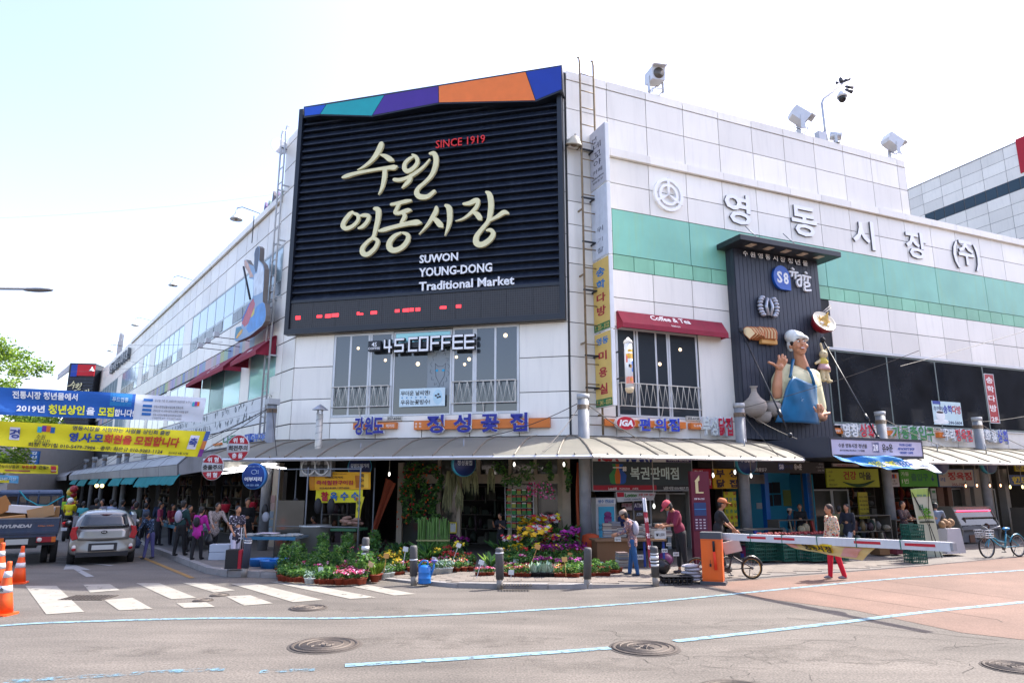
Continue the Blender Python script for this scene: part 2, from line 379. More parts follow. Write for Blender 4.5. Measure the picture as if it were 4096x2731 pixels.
# cracks in the asphalt
M_CRK=mat('crack',(.03,.028,.025),1,var=0)
rc=random.Random(5);bb=MB();bb.mats=[M_CRK]
def crack(p,ang,n,st=.16,w=.005):
 for k in range(n):
  ang+=rc.gauss(0,.45);q=p+Vector((math.cos(ang),math.sin(ang)*.7,0))*st*rc.uniform(.5,1.3)
  d=(q-p).normalized();nn=Vector((-d.y,d.x,0))*w*rc.uniform(.2,1)
  bb.quad(p-nn,p+nn,q+nn*.7,q-nn*.7);p=q
  if rc.random()<.12:crack(p.copy(),ang+rc.choice((-1,1)),n//3,st,w*.7)
Z=Vector((0,0,.006))
for(x,y,a,n)in((2730,2490,-.3,16),(2950,2500,-.35,22),(3300,2530,-.4,16),(2390,2520,-.3,12),(2450,2600,-.5,12),(3000,2600,-.6,16),(3230,2640,-.1,8),(2800,2660,-.9,12),(3060,2650,-.5,12),(2350,2560,-.2,9),
                     (3500,2640,.1,12),(3750,2600,.3,12),(2700,2640,.1,10),(1900,2480,-.4,8),(3150,2560,.2,10),(3400,2590,.2,10),(2880,2590,-.4,10),(3720,2660,.1,10),(1730,2560,-.2,6),(2480,2490,-.2,8),(3850,2690,.3,8)):
 crack(G(x,y)+Z,a,n)
tag(bb.done('asphalt_cracks',fix=False),kind='structure')
bb=MB();bb.mats=[M_CRK]
for a,c in(((3180,2355),(3990,2478)),((3990,2478),(4010,2488)),((3520,2320),(4090,2400)),((3300,2328),(3800,2400)),((2820,2352),(3060,2370)),((3150,2470),(3990,2560))):
 a,c=G(*a)+Z,G(*c)+Z;d=(c-a).normalized();nn=Vector((-d.y,d.x,0))*.006;bb.quad(a-nn,a+nn,c+nn,c-nn)
tag(bb.done('paving_joints',fix=False),kind='structure')
# ================================================================ MARKET BUILDING
M_PAN=mat('white_panel',srgb('#f1ede4'),.38,var=.04,sc=.6,dirt=.20,dirtcol=(.36,.35,.34),objvar=.14)
M_GRN=mat('green_panel',srgb('#7fc2ad'),.45,var=.1,sc=.8,dirt=.55,dirtcol=srgb('#8dba86'),objvar=.05)
M_GRN2=mat('green_panel_small',srgb('#86c6a6'),.5,var=.1,sc=1.2,dirt=.5,dirtcol=srgb('#74b08a'),objvar=.14)
M_JNT=mat('joint_backing',(.04,.042,.045),.9,var=0)
M_WALL=mat('shop_wall',srgb('#6f6a62'),.9,var=.15,sc=1.5)
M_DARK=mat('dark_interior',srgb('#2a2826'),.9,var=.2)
M_GLASS=mat('window_glass',(.035,.045,.055),.03,var=.0,spec=.9,coat=.3)
M_SKYG=mat('sky_tint_glass',srgb('#b4ccd3'),.08,metal=.15,var=.06,sc=.4)  # pale sky reflection put into the base colour, hardly mirrored
M_AQUA=mat('aqua_film_glass',srgb('#9fd6d6'),.12,var=.06,sc=.4,metal=.2)
M_ALU=mat('white_aluminium',srgb('#c9cccf'),.4,var=.06,metal=.2)
M_STEEL=mat('galvanised_steel',srgb('#8d9196'),.45,var=.15,metal=.6,dirt=.3,dirtcol=(.25,.16,.09))
M_RUST=mat('rusty_steel',srgb('#8c7a60'),.6,var=.25,sc=8,metal=.3)
M_BLK=mat('black_metal',srgb('#24282f'),.45,var=.08,metal=.2)
BLD=thing('market_building','white panelled three storey corner market building with a green band and dark window row','building')
_pm={}
def panel(F,u0,u1,z0,z1,m=None,name='wall_panel',out=.0,t=.03,g=None,parent=None):
 g=g or(.02 if F is FL else .013)
 m=m or M_PAN;w,h=round(u1-u0-2*g,3),round(z1-z0-2*g,3);k=(w,h,m.name,t)
 if w<=0 or h<=0:return
 if k not in _pm:
  q=MB();q.mats=[m];q.box(0,w,-t,.0,0,h);_pm[k]=q.mesh(name)
 return link(_pm[k],name,parent or BLD,F.P(u0+g,z0+g,out),F.a)
def wallbox(F,u0,u1,z0,z1,o0,o1,m,name='wall',parent=None):
 q=MB();q.mats=[m];q.box(u0,u1,-o1,-o0,z0,z1);return q.done(name,parent or BLD,loc=F.o,rz=F.a)
# structural backing
wallbox(FC,-.0,LEN_C,3.45,15.8,-.3,-.004,M_JNT);wallbox(FR,0,16.66,3.45,15.8,-.3,-.004,M_JNT);wallbox(FR,16.66,44,3.45,13.0,-.3,-.004,M_JNT)
wallbox(FL,-2.6,0,3.45,15.5,-.3,-.004,M_JNT);wallbox(FL,-68,-2.6,3.45,13.2,-.3,-.004,M_JNT)
roof=MB();roof.mats=[M_WALL]
roof.add([tuple(FL.P(-68,13.0,-.3)),tuple(FL.P(0,13.0,-.3)),tuple(FC.P(9.2,13.0,-.3)),tuple(FR.P(44,13.0,-.3)),tuple(FR.P(44,13.0,-30)),tuple(FL.P(-68,13.0,-30))],[(0,1,2,3,4,5)]);roof.done('roof',BLD)
# rows on C
RZ=[3.58,4.12,4.93,6.02,7.12]
for z0,z1 in zip(RZ[:-1],RZ[1:]):
 if z0>=4.1:panel(FC,0,1.46,z0,z1);panel(FC,7.9,9.47,z0,z1)
for u0,u1 in((0,1.46),(1.46,3.1),(3.1,4.7),(4.7,6.3),(6.3,7.9),(7.9,9.47)):panel(FC,u0,u1,3.58,4.12)
panel(FC,1.46,7.9,4.12,4.3,t=.05)
for zz in range(6):panel(FC,0,4.7,7.12+zz*1.45,7.12+(zz+1)*1.45);panel(FC,4.7,9.47,7.12+zz*1.45,7.12+(zz+1)*1.45)
# rows on R
W1=1.61;ZR=[8.09,7.1]
for k in range(11):
 u0=k*W1+(.02 if k==0 else 0);u1=min((k+1)*W1,16.6)
 if u1-u0<.2:continue
 panel(FR,u0,u1,15.52,15.85,t=.05);panel(FR,u0,u1,14.46,15.52);panel(FR,u0,u1,13.3,14.46)
for k in range(20):
 u0=k*W1+(.02 if k==0 else 0);u1=(k+1)*W1
 panel(FR,u0,u1,12.09,13.01);panel(FR,u0,u1,11.16,12.09)
 panel(FR,u0,u1,13.01,13.3,t=.16,name='ledge',g=.006)
 if not 6.6<(u0+u1)/2<10.8:
  panel(FR,u0,u1,8.09,9.04)
  if k>3:panel(FR,u0,u1,7.1,8.09)
 elif u0<7:panel(FR,u0,6.6,8.09,9.04)
for u0,u1 in((.02,1.68),):panel(FR,u0,u1,9.57,10.36);panel(FR,u0,u1,10.36,11.16);panel(FR,u0,u1,9.04,9.57)
for u0,u1 in((1.68,4.85),(4.85,8.07),(8.07,11.3),(11.3,14.5),(14.5,17.7),(17.7,20.95),(20.95,24.2),(24.2,27.4),(27.4,32.2)):panel(FR,u0,u1,9.57,11.16,M_GRN,'green_panel')
for k in range(38):
 u0=1.68+k*.805
 panel(FR,u0,u0+.805,9.04,9.57,M_GRN2,'green_panel')
for u0,u1 in((.02,1.61),):
 for z0,z1 in((3.58,4.2),(4.2,4.93),(4.93,6.02),(6.02,7.1),(7.1,8.09)):panel(FR,u0,u1,z0,z1)
for u0,u1 in((1.61,3.22),(3.22,4.83),(4.83,6.6)):panel(FR,u0,u1,7.12,8.09);panel(FR,u0,u1,3.58,4.22)
panel(FR,4.95,6.6,4.22,7.12)
for k in range(7,20):panel(FR,k*W1,(k+1)*W1,3.58,4.28)
# L wall
W2=1.51
for u0,u1 in((-2.5,-1.25),(-1.25,0)):
 for z0,z1 in((15.2,15.55),(14.2,15.2),(13.2,14.2),(12.1,13.2),(11.02,12.1),(10,11.02),(9.02,10),(8.08,9.02),(7.1,8.08),(6.02,7.1),(4.93,6.02),(4.12,4.93),(3.58,4.12)):
  panel(FL,-1.95 if u0<-1.3 and(8.9<z0<11.0 or 5.2<z0<7.0)else u0,u1,z0,z1)
nl=0
for k in range(42):
 u1=-2.5-k*W2;u0=u1-W2;far=k>22
 if far:continue
 panel(FL,u0,u1,12.95,13.25,t=.14,name='cap');panel(FL,u0,u1,12.05,12.95)
 panel(FL,u0,u1,11.02,12.05);panel(FL,u0,u1,8.08,9.0)
 if k<14:panel(FL,u0,u1,3.58,4.35)
# farther down the street the panels are joined into bands
q=MB();q.mats=[M_PAN]
for k in range(23,43):
 u1=-2.5-k*W2;u0=u1-W2
 for z0,z1 in((12.95,13.25),(12.05,12.95),(11.02,12.05),(8.08,9.0)):q.box(u0+.02,u1-.02,-.03,0,z0+.012,z1-.012)
for k in range(14,43):
 u1=-2.5-k*W2;q.box(u1-W2+.02,u1-.02,-.03,0,3.58,4.35)
q.done('wall_panel',BLD,loc=FL.o,rz=FL.a)['kind']='stuff'
# coloured strip along L
stripc=['#6c86b5','#9fc28e','#a79cc0','#7f94ae','#b3a6b4','#8f8fc0','#8fae9b','#bfa4a8','#7d9bb8','#a5b07d','#9a8a9c','#5f78a8','#83b07a','#c0a0a6']
u=-2.5;k=0;rs=random.Random(3)
while u>-62 and k<110:
 w=rs.choice((.3,.4,.5,.65));panel(FL,u-w,u,7.52,8.06,cm('#a9a49e' if rs.random()<.3 else rs.choice(stripc),.5),'colour_strip_panel',g=.004);u-=w;k+=1
# ------------------------------------------------ windows
def window(F,u0,u1,z0,z1,bars,glass,fr=.06,depth=.003,hbars=(),frm=None,name='window',out=.0):
 """glazing set back in a frame; bars = mullion positions"""
 q=MB();q.mats=[frm or M_ALU]
 q.box(u0,u1,-out-.03,depth-out,z0,z0+fr);q.box(u0,u1,-out-.03,depth-out,z1-fr,z1)
 q.box(u0,u0+fr,-out-.029,depth-out,z0+fr,z1-fr);q.box(u1-fr,u1,-out-.029,depth-out,z0+fr,z1-fr)
 for x in bars:q.box(x-fr*.45,x+fr*.45,-out-.025,depth-out,z0+fr,z1-fr)
 for(x0,x1,z)in hbars:q.box(x0,x1,-out-.022,depth-out,z-fr*.4,z+fr*.4)
 w=q.done(name,BLD,loc=F.o,rz=F.a)
 xs=[u0]+list(bars)+[u1]
 for a,c in zip(xs[:-1],xs[1:]):
  p=MB();p.mats=[glass];p.box(a+fr*.46,c-fr*.46,-out-.014,-out-.006,z0+fr,z1-fr);p.done('pane',w)
 return w
def railing(F,u0,u1,z0,z1,w,n):
 q=MB();q.mats=[cm('#d9d6cc',.5,dirt=.5,dirtcol=(.3,.17,.08))]
 for z in(z0,z1):q.tube([(u0,-.16,z),(u1,-.16,z)],.018,6)
 d=(u1-u0)/n
 for i in range(n):
  x=u0+d*i
  q.tube([(x,-.16,z1),(x+d/2,-.16,z0+.0),(x+d,-.16,z1)],.011,5)
 for x in(u0,u1):q.tube([(x,-.16,z0),(x,0.02,z0)],.014,5);q.tube([(x,-.16,z1),(x,0.02,z1)],.014,5);q.tube([(x,-.16,z0),(x,-.16,z1)],.014,5)
 q.tube([((u0+u1)/2,-.16,z0),((u0+u1)/2,-.05,z0-.3)],.014,5)
 return q.done('railing',w)
wC=window(FC,1.46,3.62,4.3,7.1,(2.08,2.75,2.83),M_GLASS,.075);railing(FC,1.52,3.55,4.62,5.29,wC,8)
wM=window(FC,3.64,5.66,4.3,7.08,(),M_GLASS,.05,hbars=((3.7,5.6,6.62),))
q=MB();q.mats=[M_AQUA];q.box(3.7,5.6,-.022,-.016,6.66,7.02);q.done('pane',wM,loc=None)
wD=window(FC,5.68,7.9,4.3,7.12,(6.4,6.47,7.12),M_GLASS,.075);railing(FC,5.72,7.8,4.64,5.33,wD,8)
for o_,u_,z_,r_ in((wC,2.35,6.6,.05),(wM,4.5,5.98,.07),(wD,5.82,6.15,.05),(wD,6.25,6.06,.06),(wD,7.45,6.78,.07),(wC,3.35,6.15,.05),(wD,6.1,5.9,.05)):
 q=MB();q.mats=[mat('lamp_globe',(1,.72,.45),.5,emit=.7,var=0)];q.ball((u_,-.01,z_),r_,10,6);q.done('ceiling_lamp',o_)
wE=window(FR,1.68,4.9,4.22,7.1,(2.4,2.5,3.22,3.68,3.76),M_GLASS,.07);railing(FR,1.75,4.86,4.55,5.28,wE,13)
for u_,z_ in((4.2,6.55),(3.35,6.0)):
 q=MB();q.mats=[mat('lamp_globe')];q.ball((u_,-.01,z_),.06,10,6);q.done('ceiling_lamp',wE)
# dark ribbon window on R with steel sill and head
xs=[10.95,11.35,14.1,16.9,19.9,23.0,26.2,30.5]
wR=window(FR,10.9,32,4.32,7.1,xs[1:-1],mat('black_tinted_glass',(.016,.019,.024),.04,var=.5,sc=.8,spec=.5),.07,frm=cm('#5b6a68',.4))
panel(FR,10.9,32,7.08,7.2,M_ALU,'window_head',t=.07);panel(FR,10.9,32,4.24,4.32,M_ALU,'window_sill',t=.07)
# L windows
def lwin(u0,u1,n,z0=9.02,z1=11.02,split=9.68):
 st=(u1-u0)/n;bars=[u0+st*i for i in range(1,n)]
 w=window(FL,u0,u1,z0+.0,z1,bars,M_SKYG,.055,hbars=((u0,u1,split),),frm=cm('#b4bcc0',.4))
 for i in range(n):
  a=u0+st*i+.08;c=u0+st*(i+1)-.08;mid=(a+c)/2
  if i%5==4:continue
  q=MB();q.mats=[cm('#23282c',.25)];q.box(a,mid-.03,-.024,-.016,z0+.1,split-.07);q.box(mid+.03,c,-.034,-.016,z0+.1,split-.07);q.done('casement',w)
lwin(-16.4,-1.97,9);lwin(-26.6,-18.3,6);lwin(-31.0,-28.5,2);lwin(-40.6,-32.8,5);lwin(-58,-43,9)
for(a,c)in((-18.3,-16.4),(-28.5,-26.6),(-32.8,-31.0),(-43,-40.6),(-65,-58)):panel(FL,a,c,9.0,11.02,name='wall_panel')
# lower band of L: large aqua glazing, scribbled panels
window(FL,-5.1,-1.9,5.36,7.42,(),M_AQUA,.04);panel(FL,-6.3,-5.1,5.36,7.5)
window(FL,-13.2,-6.3,5.36,7.42,(-8.9,-11.3),M_AQUA,.04);panel(FL,-14.6,-13.2,5.36,7.5)
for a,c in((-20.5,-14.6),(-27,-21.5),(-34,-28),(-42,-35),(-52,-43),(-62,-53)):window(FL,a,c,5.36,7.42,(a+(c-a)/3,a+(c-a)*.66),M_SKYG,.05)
for a,c in((-21.5,-20.5),(-28,-27),(-35,-34),(-43,-42),(-53,-52)):panel(FL,a,c,5.36,7.5)
M_DOOD=cm('#d5d9dc',.5)
for k in range(24):
 a=-1.9-k*.82
 for z0,z1 in((4.86,5.34),(4.37,4.86)):panel(FL,a-.82,a,z0,z1,M_DOOD,'doodle_panel',g=.006)
rd=random.Random(11);q=MB();q.mats=[cm('#3f5257',.7)]
for k in range(90):
 a=-2.1-rd.random()*17;z=rd.choice((4.45,4.95))+rd.random()*.2;pts=[]
 for j in range(7):pts.append((a+rd.gauss(0,.07),-.034,z+rd.random()*.28))
 q.tube(pts,.006,4,caps=False)
q.done('doodle_drawing',BLD,loc=FL.o,rz=FL.a)['kind']='stuff'
# ------------------------------------------------ ground floor shell
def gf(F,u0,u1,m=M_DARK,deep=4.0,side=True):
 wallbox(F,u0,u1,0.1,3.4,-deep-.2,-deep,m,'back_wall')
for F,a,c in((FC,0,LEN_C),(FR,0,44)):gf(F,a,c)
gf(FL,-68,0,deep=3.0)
sf=MB();sf.mats=[mat('shop_floor',srgb('#5b564f'),.7,var=.2)]
sf.add([tuple(v)for v in(FL.P(-68,.152,0),FL.P(0,.152,0),FC.P(LEN_C,.152,0),FR.P(44,.152,0),FR.P(44,.152,-8),FL.P(-68,.152,-8))],[(0,1,2,3,4,5)]);sf.done('shop_floor',BLD)
sc_=MB();sc_.mats=[M_WALL]
sc_.add([tuple(v)for v in(FL.P(-68,3.42,0),FL.P(0,3.42,0),FC.P(LEN_C,3.42,0),FR.P(44,3.42,0),FR.P(44,3.42,-8),FL.P(-68,3.42,-8))],[(0,1,2,3,4,5)]);sc_.done('shop_ceiling',BLD)
# ================================================================ helpers for things on the facades
def win(k,ox,oy):return lambda x,y:(ox+x*k,oy+y*k)
ZA,ZB,ZC,ZD,ZE=win(.7018,2200,200),win(.7018,3096,200),win(.7653,1100,200),win(.6378,200,700),win(.5527,1000,1250)
ZF,ZH,ZI,ZT=win(.5102,2250,1250),win(.5102,3100,1250),win(.4783,0,1300),win(.5742,2850,900)
Z2,Z4,Z3,Z1=win(.5527,1000,1850),win(.4235,3100,1850),win(.4464,2250,1800),win(.53,0,1900)
def bx(F,z,x0,y0,x1,y1,out=0.0):
 xm,ym=(x0+x1)/2,(y0+y1)/2
 return(F.uz(*z(x0,ym),out)[0],F.uz(*z(x1,ym),out)[0],F.uz(*z(xm,y1),out)[1],F.uz(*z(xm,y0),out)[1])
def blob(name,prims,m,parent,vox=.03,smooth=4,loc=None):
 """one continuous skin grown over overlapping ellipsoids and tapered limbs"""
 q=MB();q.mats=[m]
 for p in prims:
  if p[0]=='e':q.ball((0,0,0),p[2],14,9,Matrix.Translation(p[1])@(Euler(p[3]).to_matrix().to_4x4()if len(p)>3 else Matrix()))
  elif p[0]=='b':q.cbox((0,0,0),p[2],Matrix.Translation(p[1])@(Euler(p[3]).to_matrix().to_4x4()if len(p)>3 else Matrix()))
  else:
   q.cyl(p[1],p[2],p[3],p[4],12);q.ball(p[1],p[3],12,7);q.ball(p[2],p[4],12,7)
 o=q.done(name,parent,loc=loc)
 r=o.modifiers.new('r','REMESH');r.mode='VOXEL';r.voxel_size=vox;r.use_smooth_shade=True
 if smooth:s_=o.modifiers.new('s','SMOOTH');s_.factor=.6;s_.iterations=smooth
 return o
# ================================================================ MAIN BILLBOARD
NAVY=srgb('#1d2534')
M_NAVY=mat('navy_louver',NAVY,.42,var=.12,sc=1.2,metal=.15,dirt=.35,dirtcol=srgb('#5a6470'),stretch=(1,1,.4))
M_NAVYF=mat('navy_frame',srgb('#151c28'),.4,var=.1)
BB=thing('billboard','huge navy louvred billboard with cream brush lettering and a rainbow crown on the corner','billboard',**onwall(FC,0,0))
q=MB();q.mats=[M_NAVYF]
q.box(-.3,9.43,-.06,-.036,7.2,15.8)
q.box(-.3,-.14,-.34,-.06,7.14,15.6);q.box(9.27,9.43,-.34,-.06,7.14,15.2);q.box(-.14,9.27,-.339,-.06,7.14,7.32);q.box(-.14,9.27,-.30,-.06,8.24,8.32)
q.done('frame',BB)
lv=MB();lv.mats=[M_NAVY];lv.prism([(-.06,.0),(-.25,.0),(-.25,.03),(-.10,.235),(-.06,.235)],-.13,9.26,ax='yz');lvm=lv.mesh('louver')
for i in range(27):link(lvm,'louver',BB,(0,0,8.33+i*.266))
def crown(pts,m,o0=.40,o1=.52,name='crown_panel'):
 q=MB();q.mats=[m];P=[FC.uz(*ZC(x,y),.5)for x,y in pts]
 q.prism([(u,z)for u,z in P],-o1,-o0);return q.done(name,BB)
crown([(150,297),(1499,79),(1504,214),(1366,270),(858,283),(507,350),(235,343),(150,356)],M_NAVYF,.06,.5,'crown_casing')
for pts,c in(([(155,303),(266,288),(235,336),(156,346)],'#0b4fc0'),([(270,287),(570,239),(506,344),(238,336)],'#0ea0a6'),([(574,238),(853,192),(854,276),(510,342)],'#45238c'),
               ([(857,191),(1309,118),(1360,264),(858,275)],'#f07a2c'),([(1313,117),(1495,87),(1498,207),(1364,262)],'#06329c')):
 crown(pts,cm(c,.35),.49,.51)
M_LED=mat('led_screen',srgb('#1d1e22'),.5,var=0)
n_=M_LED.node_tree;bk_=n_.nodes.new('ShaderNodeTexBrick');tc_=n_.nodes.new('ShaderNodeTexCoord');mp_=n_.nodes.new('ShaderNodeMapping')
mp_.inputs['Rotation'].default_value=(R(90),0,0);bk_.offset=0;bk_.inputs['Scale'].default_value=1;bk_.inputs['Brick Width'].default_value=.075;bk_.inputs['Row Height'].default_value=.075;bk_.inputs['Mortar Size'].default_value=.01
bk_.inputs['Color1'].default_value=(.012,.012,.014,1);bk_.inputs['Color2'].default_value=(.02,.02,.022,1);bk_.inputs['Mortar'].default_value=(.045,.045,.05,1)
n_.links.new(tc_.outputs['Object'],mp_.inputs[0]);n_.links.new(mp_.outputs[0],bk_.inputs['Vector']);n_.links.new(bk_.outputs['Color'],n_.nodes['Principled BSDF'].inputs['Base Color'])
for k in range(11):  # LED modules
 q=MB();q.mats=[M_LED];a=-.13+k*.854;q.box(a,a+.848,-.27,-.20,7.33,8.235);q.done('led_module',BB)
M_LEDR=mat('red_led',(1,.03,.04),.5,emit=1.0,var=0)
for x0,y0,x1,y1 in((107,1390,132,1398),(107,1400,132,1408),(218,1385,245,1398),(262,1380,292,1398),(296,1376,332,1394),(428,1368,440,1384),(440,1375,460,1384),(500,1364,532,1380),(627,1355,650,1370),(668,1350,700,1368),(703,1348,725,1365),(735,1346,758,1364),(862,1338,895,1352),(946,1330,972,1347),(103,1465,128,1474),(302,1452,330,1460),(700,1424,726,1434),(732,1422,757,1432)):
 a,c,z0,z1=bx(FC,ZC,x0,y0,x1,y1,.28);q=MB();q.mats=[M_LEDR];h=(z1-z0)
 for j in range(2):q.box(a,c,-.277,-.271,z0+j*h*.52,z0+j*h*.52+h*.42)
 q.done('led_segment',BB)
# brush lettering, stroke by stroke
M_CREAM=mat('cream_letter',srgb('#e3dcae'),.5,var=.06,sc=3);M_CREAMS=cm('#6f6a52')
STR=[[(553,490,30),(545,512,34),(525,548,30),(498,580,22),(462,608,15),(430,625,5)],[(549,546,8),(572,552,22),(597,568,30),(612,574,18)],
 [(352,664,14),(375,656,24),(425,642,20),(520,624,17),(585,615,22),(620,612,30),(633,608,14)],[(572,622,26),(570,660,27),(561,705,21),(550,735,14),(539,753,5)],
 [(716,545,10),(736,558,20),(742,585,22),(722,615,24),(692,632,26),(674,618,24),(678,590,22),(700,568,20),(722,556,12)],
 [(622,676,20),(650,678,22),(695,664,20),(735,640,20),(775,608,16),(806,572,10)],[(708,656,22),(700,680,24),(682,700,22),(664,718,10)],
 [(808,540,14),(830,540,26),(840,570,28),(834,612,28),(815,655,24),(780,692,20),(748,720,22),(738,745,28),(755,765,30),(795,765,26),(830,738,20)],
 [(402,845,14),(388,858,26),(362,890,26),(352,918,26),(370,932,24),(405,918,22),(432,888,20),(430,862,20),(408,852,14)],[(436,868,8),(462,862,20),(488,868,22),(478,898,22),(455,922,22),(435,930,12)],
 [(520,828,20),(537,836,30),(536,880,28),(525,930,25),(512,975,20),(480,1003,20),(455,1035,26),(458,1062,28),(485,1066,26),(520,1035,24),(535,1000,22),(520,985,18),(500,988,10)],
 [(606,806,16),(640,800,20),(682,790,22),(708,786,14)],[(648,800,22),(636,825,20),(626,848,20),(645,852,20),(690,838,26),(706,836,14)],[(668,850,16),(676,868,24),(662,895,20),(655,910,14)],
 [(542,944,12),(570,938,24),(625,922,22),(700,905,26),(740,900,32),(758,902,16)],[(656,954,12),(622,972,24),(596,1005,30),(598,1035,32),(625,1046,30),(665,1028,28),(692,992,26),(692,965,22),(668,955,14)],
 [(842,822,18),(838,845,28),(818,880,24),(790,920,16),(752,962,4)],[(818,878,10),(840,888,26),(862,912,32),(872,922,14)],[(892,812,18),(908,825,30),(912,870,28),(906,915,22),(887,968,4)],
 [(985,803,14),(1015,800,24),(1048,786,28),(1062,788,18),(1050,822,22),(1015,858,18),(980,882,12),(944,893,5)],[(1032,848,10),(1055,858,28),(1070,878,28),(1074,884,12)],
 [(1104,742,14),(1120,755,28),(1128,800,30),(1124,850,28),(1112,895,22),(1080,935,22),(1052,975,28),(1052,1008,32),(1082,1016,30),(1122,990,28),(1140,958,24),(1125,940,20),(1106,942,10)],
 [(1122,890,12),(1160,870,20),(1195,848,26),(1217,852,12)]]
def brush(strokes,fn,m,parent,k=1.0,y0=-.40,t=.10,name='brush_letter'):
 for si,st in enumerate(strokes):
  P=[(*fn(x,y),w)for x,y,w in st];Q=[]
  for i in range(len(P)-1):
   a,b_,c,d=P[max(i-1,0)],P[i],P[i+1],P[min(i+2,len(P)-1)]
   for j in range(5):
    t_=j/5;Q.append([.5*((2*b_[z])+(c[z]-a[z])*t_+(2*a[z]-5*b_[z]+4*c[z]-d[z])*t_**2+(3*b_[z]-a[z]-3*c[z]+d[z])*t_**3)for z in range(3)])
  Q.append(list(P[-1]));Lf,Rt=[],[]
  for i,(x,z,w)in enumerate(Q):
   a=Q[max(i-1,0)];c=Q[min(i+1,len(Q)-1)];dx,dz=c[0]-a[0],c[1]-a[1];L_=math.hypot(dx,dz)or 1;w=max(w,2)*k
   Lf.append((x-dz/L_*w,z+dx/L_*w));Rt.append((x+dz/L_*w,z-dx/L_*w))
  def cap(i,sg):
   x,z,w=Q[i];a,b_=Lf[i],Rt[i];ux,uz=(a[0]-b_[0])/2,(a[1]-b_[1])/2
   return[(x+ux*math.cos(h)+sg*uz*math.sin(h),z+uz*math.cos(h)-sg*ux*math.sin(h))for h in(.6,1.2,1.57,1.95,2.5)]
  q=MB();q.mats=[m];n=len(Q);yy=y0-si*.0006
  vs=[];
  for i in range(n):f_=yy-i*.00008;vs+=[(Lf[i][0],f_,Lf[i][1]),(Rt[i][0],f_,Rt[i][1]),(Lf[i][0],f_+t,Lf[i][1]),(Rt[i][0],f_+t,Rt[i][1])]
  fs=[]
  for i in range(n-1):a=4*i;b_=a+4;fs+=[(a,b_,b_+1,a+1),(a,a+2,b_+2,b_),(a+1,b_+1,b_+3,a+3)]
  q.add(vs,fs)
  for i,sg in((0,-1),(n-1,1)):
   c=[Lf[i]]+cap(i,sg)+[Rt[i]];q.prism(c,yy-.00004-(i*.00008),yy+t)
  q.done(name,parent,fix=False)
pxm=(FC.uz(*ZC(900,800),.42)[0]-FC.uz(*ZC(800,800),.42)[0])/100
brush(STR,lambda x,y:FC.uz(*ZC(x,y),.42),M_CREAM,BB,k=pxm*.46,y0=-.40)
def stext(F,zf,s,x0,y0,x1,y1,m,parent,out,t=.04,bold=.01,side=None,slant=0,name='lettering',base=None):
 a,c,z0,z1=bx(F,zf,x0,y0,x1,y1,out);u_,z_=((a+c)/2,(z0+z1)/2)
 ox,oz=base if base else(0,0)
 return text(s,m,parent,x=u_-ox,y=-out+t,z=z_-oz,h=z1-z0,w=c-a,t=t,bold=bold,side=side,slant=slant,name=name)
M_WL=cm('#eef0f2',.5);M_RL=cm('#e02a2a',.5)
def slanted(F,zf,s,p0,p1,hpx,m,parent,out,t=.04,bold=.01):  # text box given by its left and right mid points
 u0,z0=F.uz(*zf(*p0),out);u1,z1=F.uz(*zf(*p1),out);h=abs(F.uz(*zf(p0[0],p0[1]-hpx/2),out)[1]-F.uz(*zf(p0[0],p0[1]+hpx/2),out)[1])
 return text(s,m,parent,x=(u0+u1)/2,y=-out+t,z=(z0+z1)/2,h=h,w=u1-u0,t=t,bold=bold)
slanted(FC,ZC,'SINCE 1919',(840,494),(1097,463),40,M_RL,BB,.30,bold=0)
slanted(FC,ZC,'SUWON',(755,1094),(956,1078),42,M_WL,BB,.30,bold=.022)
slanted(FC,ZC,'YOUNG-DONG',(752,1165),(1134,1133),46,M_WL,BB,.30,bold=.022)
slanted(FC,ZC,'Traditional Market',(752,1238),(1250,1200),46,M_WL,BB,.30,bold=.022)
# ================================================================ LADDERS, VERTICAL SIGNS
def ladder(F,u0,u1,z0,z1,out,m,label,hook=True,st=.62):
 t=thing('ladder',label,'ladder',**onwall(F,(u0+u1)/2,z0,out));w=abs(u1-u0)/2;H=z1-z0
 for s_ in(-1,1):
  q=MB();q.mats=[m];q.tube([(s_*w,0,0),(s_*w,0,H),(s_*w,.03,H+.2),(s_*w,.12,H+.25)]if hook else[(s_*w,0,0),(s_*w,0,H)],.035,8);q.done('rail',t)
 rg=MB();rg.mats=[m];rg.cyl((-w,0,0),(w,0,0),.02,n=6);me=rg.mesh('rung')
 for i in range(int(H/st)):link(me,'rung',t,(0,0,.3+i*st))
 br=MB();br.mats=[m];br.box(-w-.04,-w,0,out-.03,0,.05);bm_=br.mesh('bracket')
 for i in range(int(H/2.2)):
  link(bm_,'bracket',t,(0,0,.6+i*2.2));link(bm_,'bracket',t,(2*w+.04,0,.6+i*2.2))
 return t
ladder(FR,.42,.95,3.6,16.1,.3,M_RUST,'tall rusty cage-less ladder on the white wall beside the vertical signs')
ladder(FL,-2.35,-1.85,3.9,15.6,.3,mat('pale_steel',srgb('#b9bcc0'),.45,var=.1,metal=.3),'pale steel ladder climbing the wall by the billboard')
def vsign(label,z0,z1,face,texts,u=.86,d=1.06,th=.15):
 t=thing('vertical_sign',label,'sign',loc=FR.P(u,z0,.06),rz=FR.a-R(90),group='boxed signs stacked beside the ladder');H=z1-z0
 q=MB();q.mats=[cm('#dfe2e4',.4)];q.box(0,d-.06,.012,th,0.01,H-.01);q.done('sign_case',t,bevel=.008)
 q=MB();q.mats=[face];q.box(.03,d-.09,0,.011,.03,H-.03);q.done('sign_face',t)
 for(s,fx,fz,h,w,c,bo)in texts:text(s,cm(c,.5),t,x=fx*d,y=0,z=fz*H,h=h*H,w=w*d if w else None,t=.004,bold=bo)
 return t
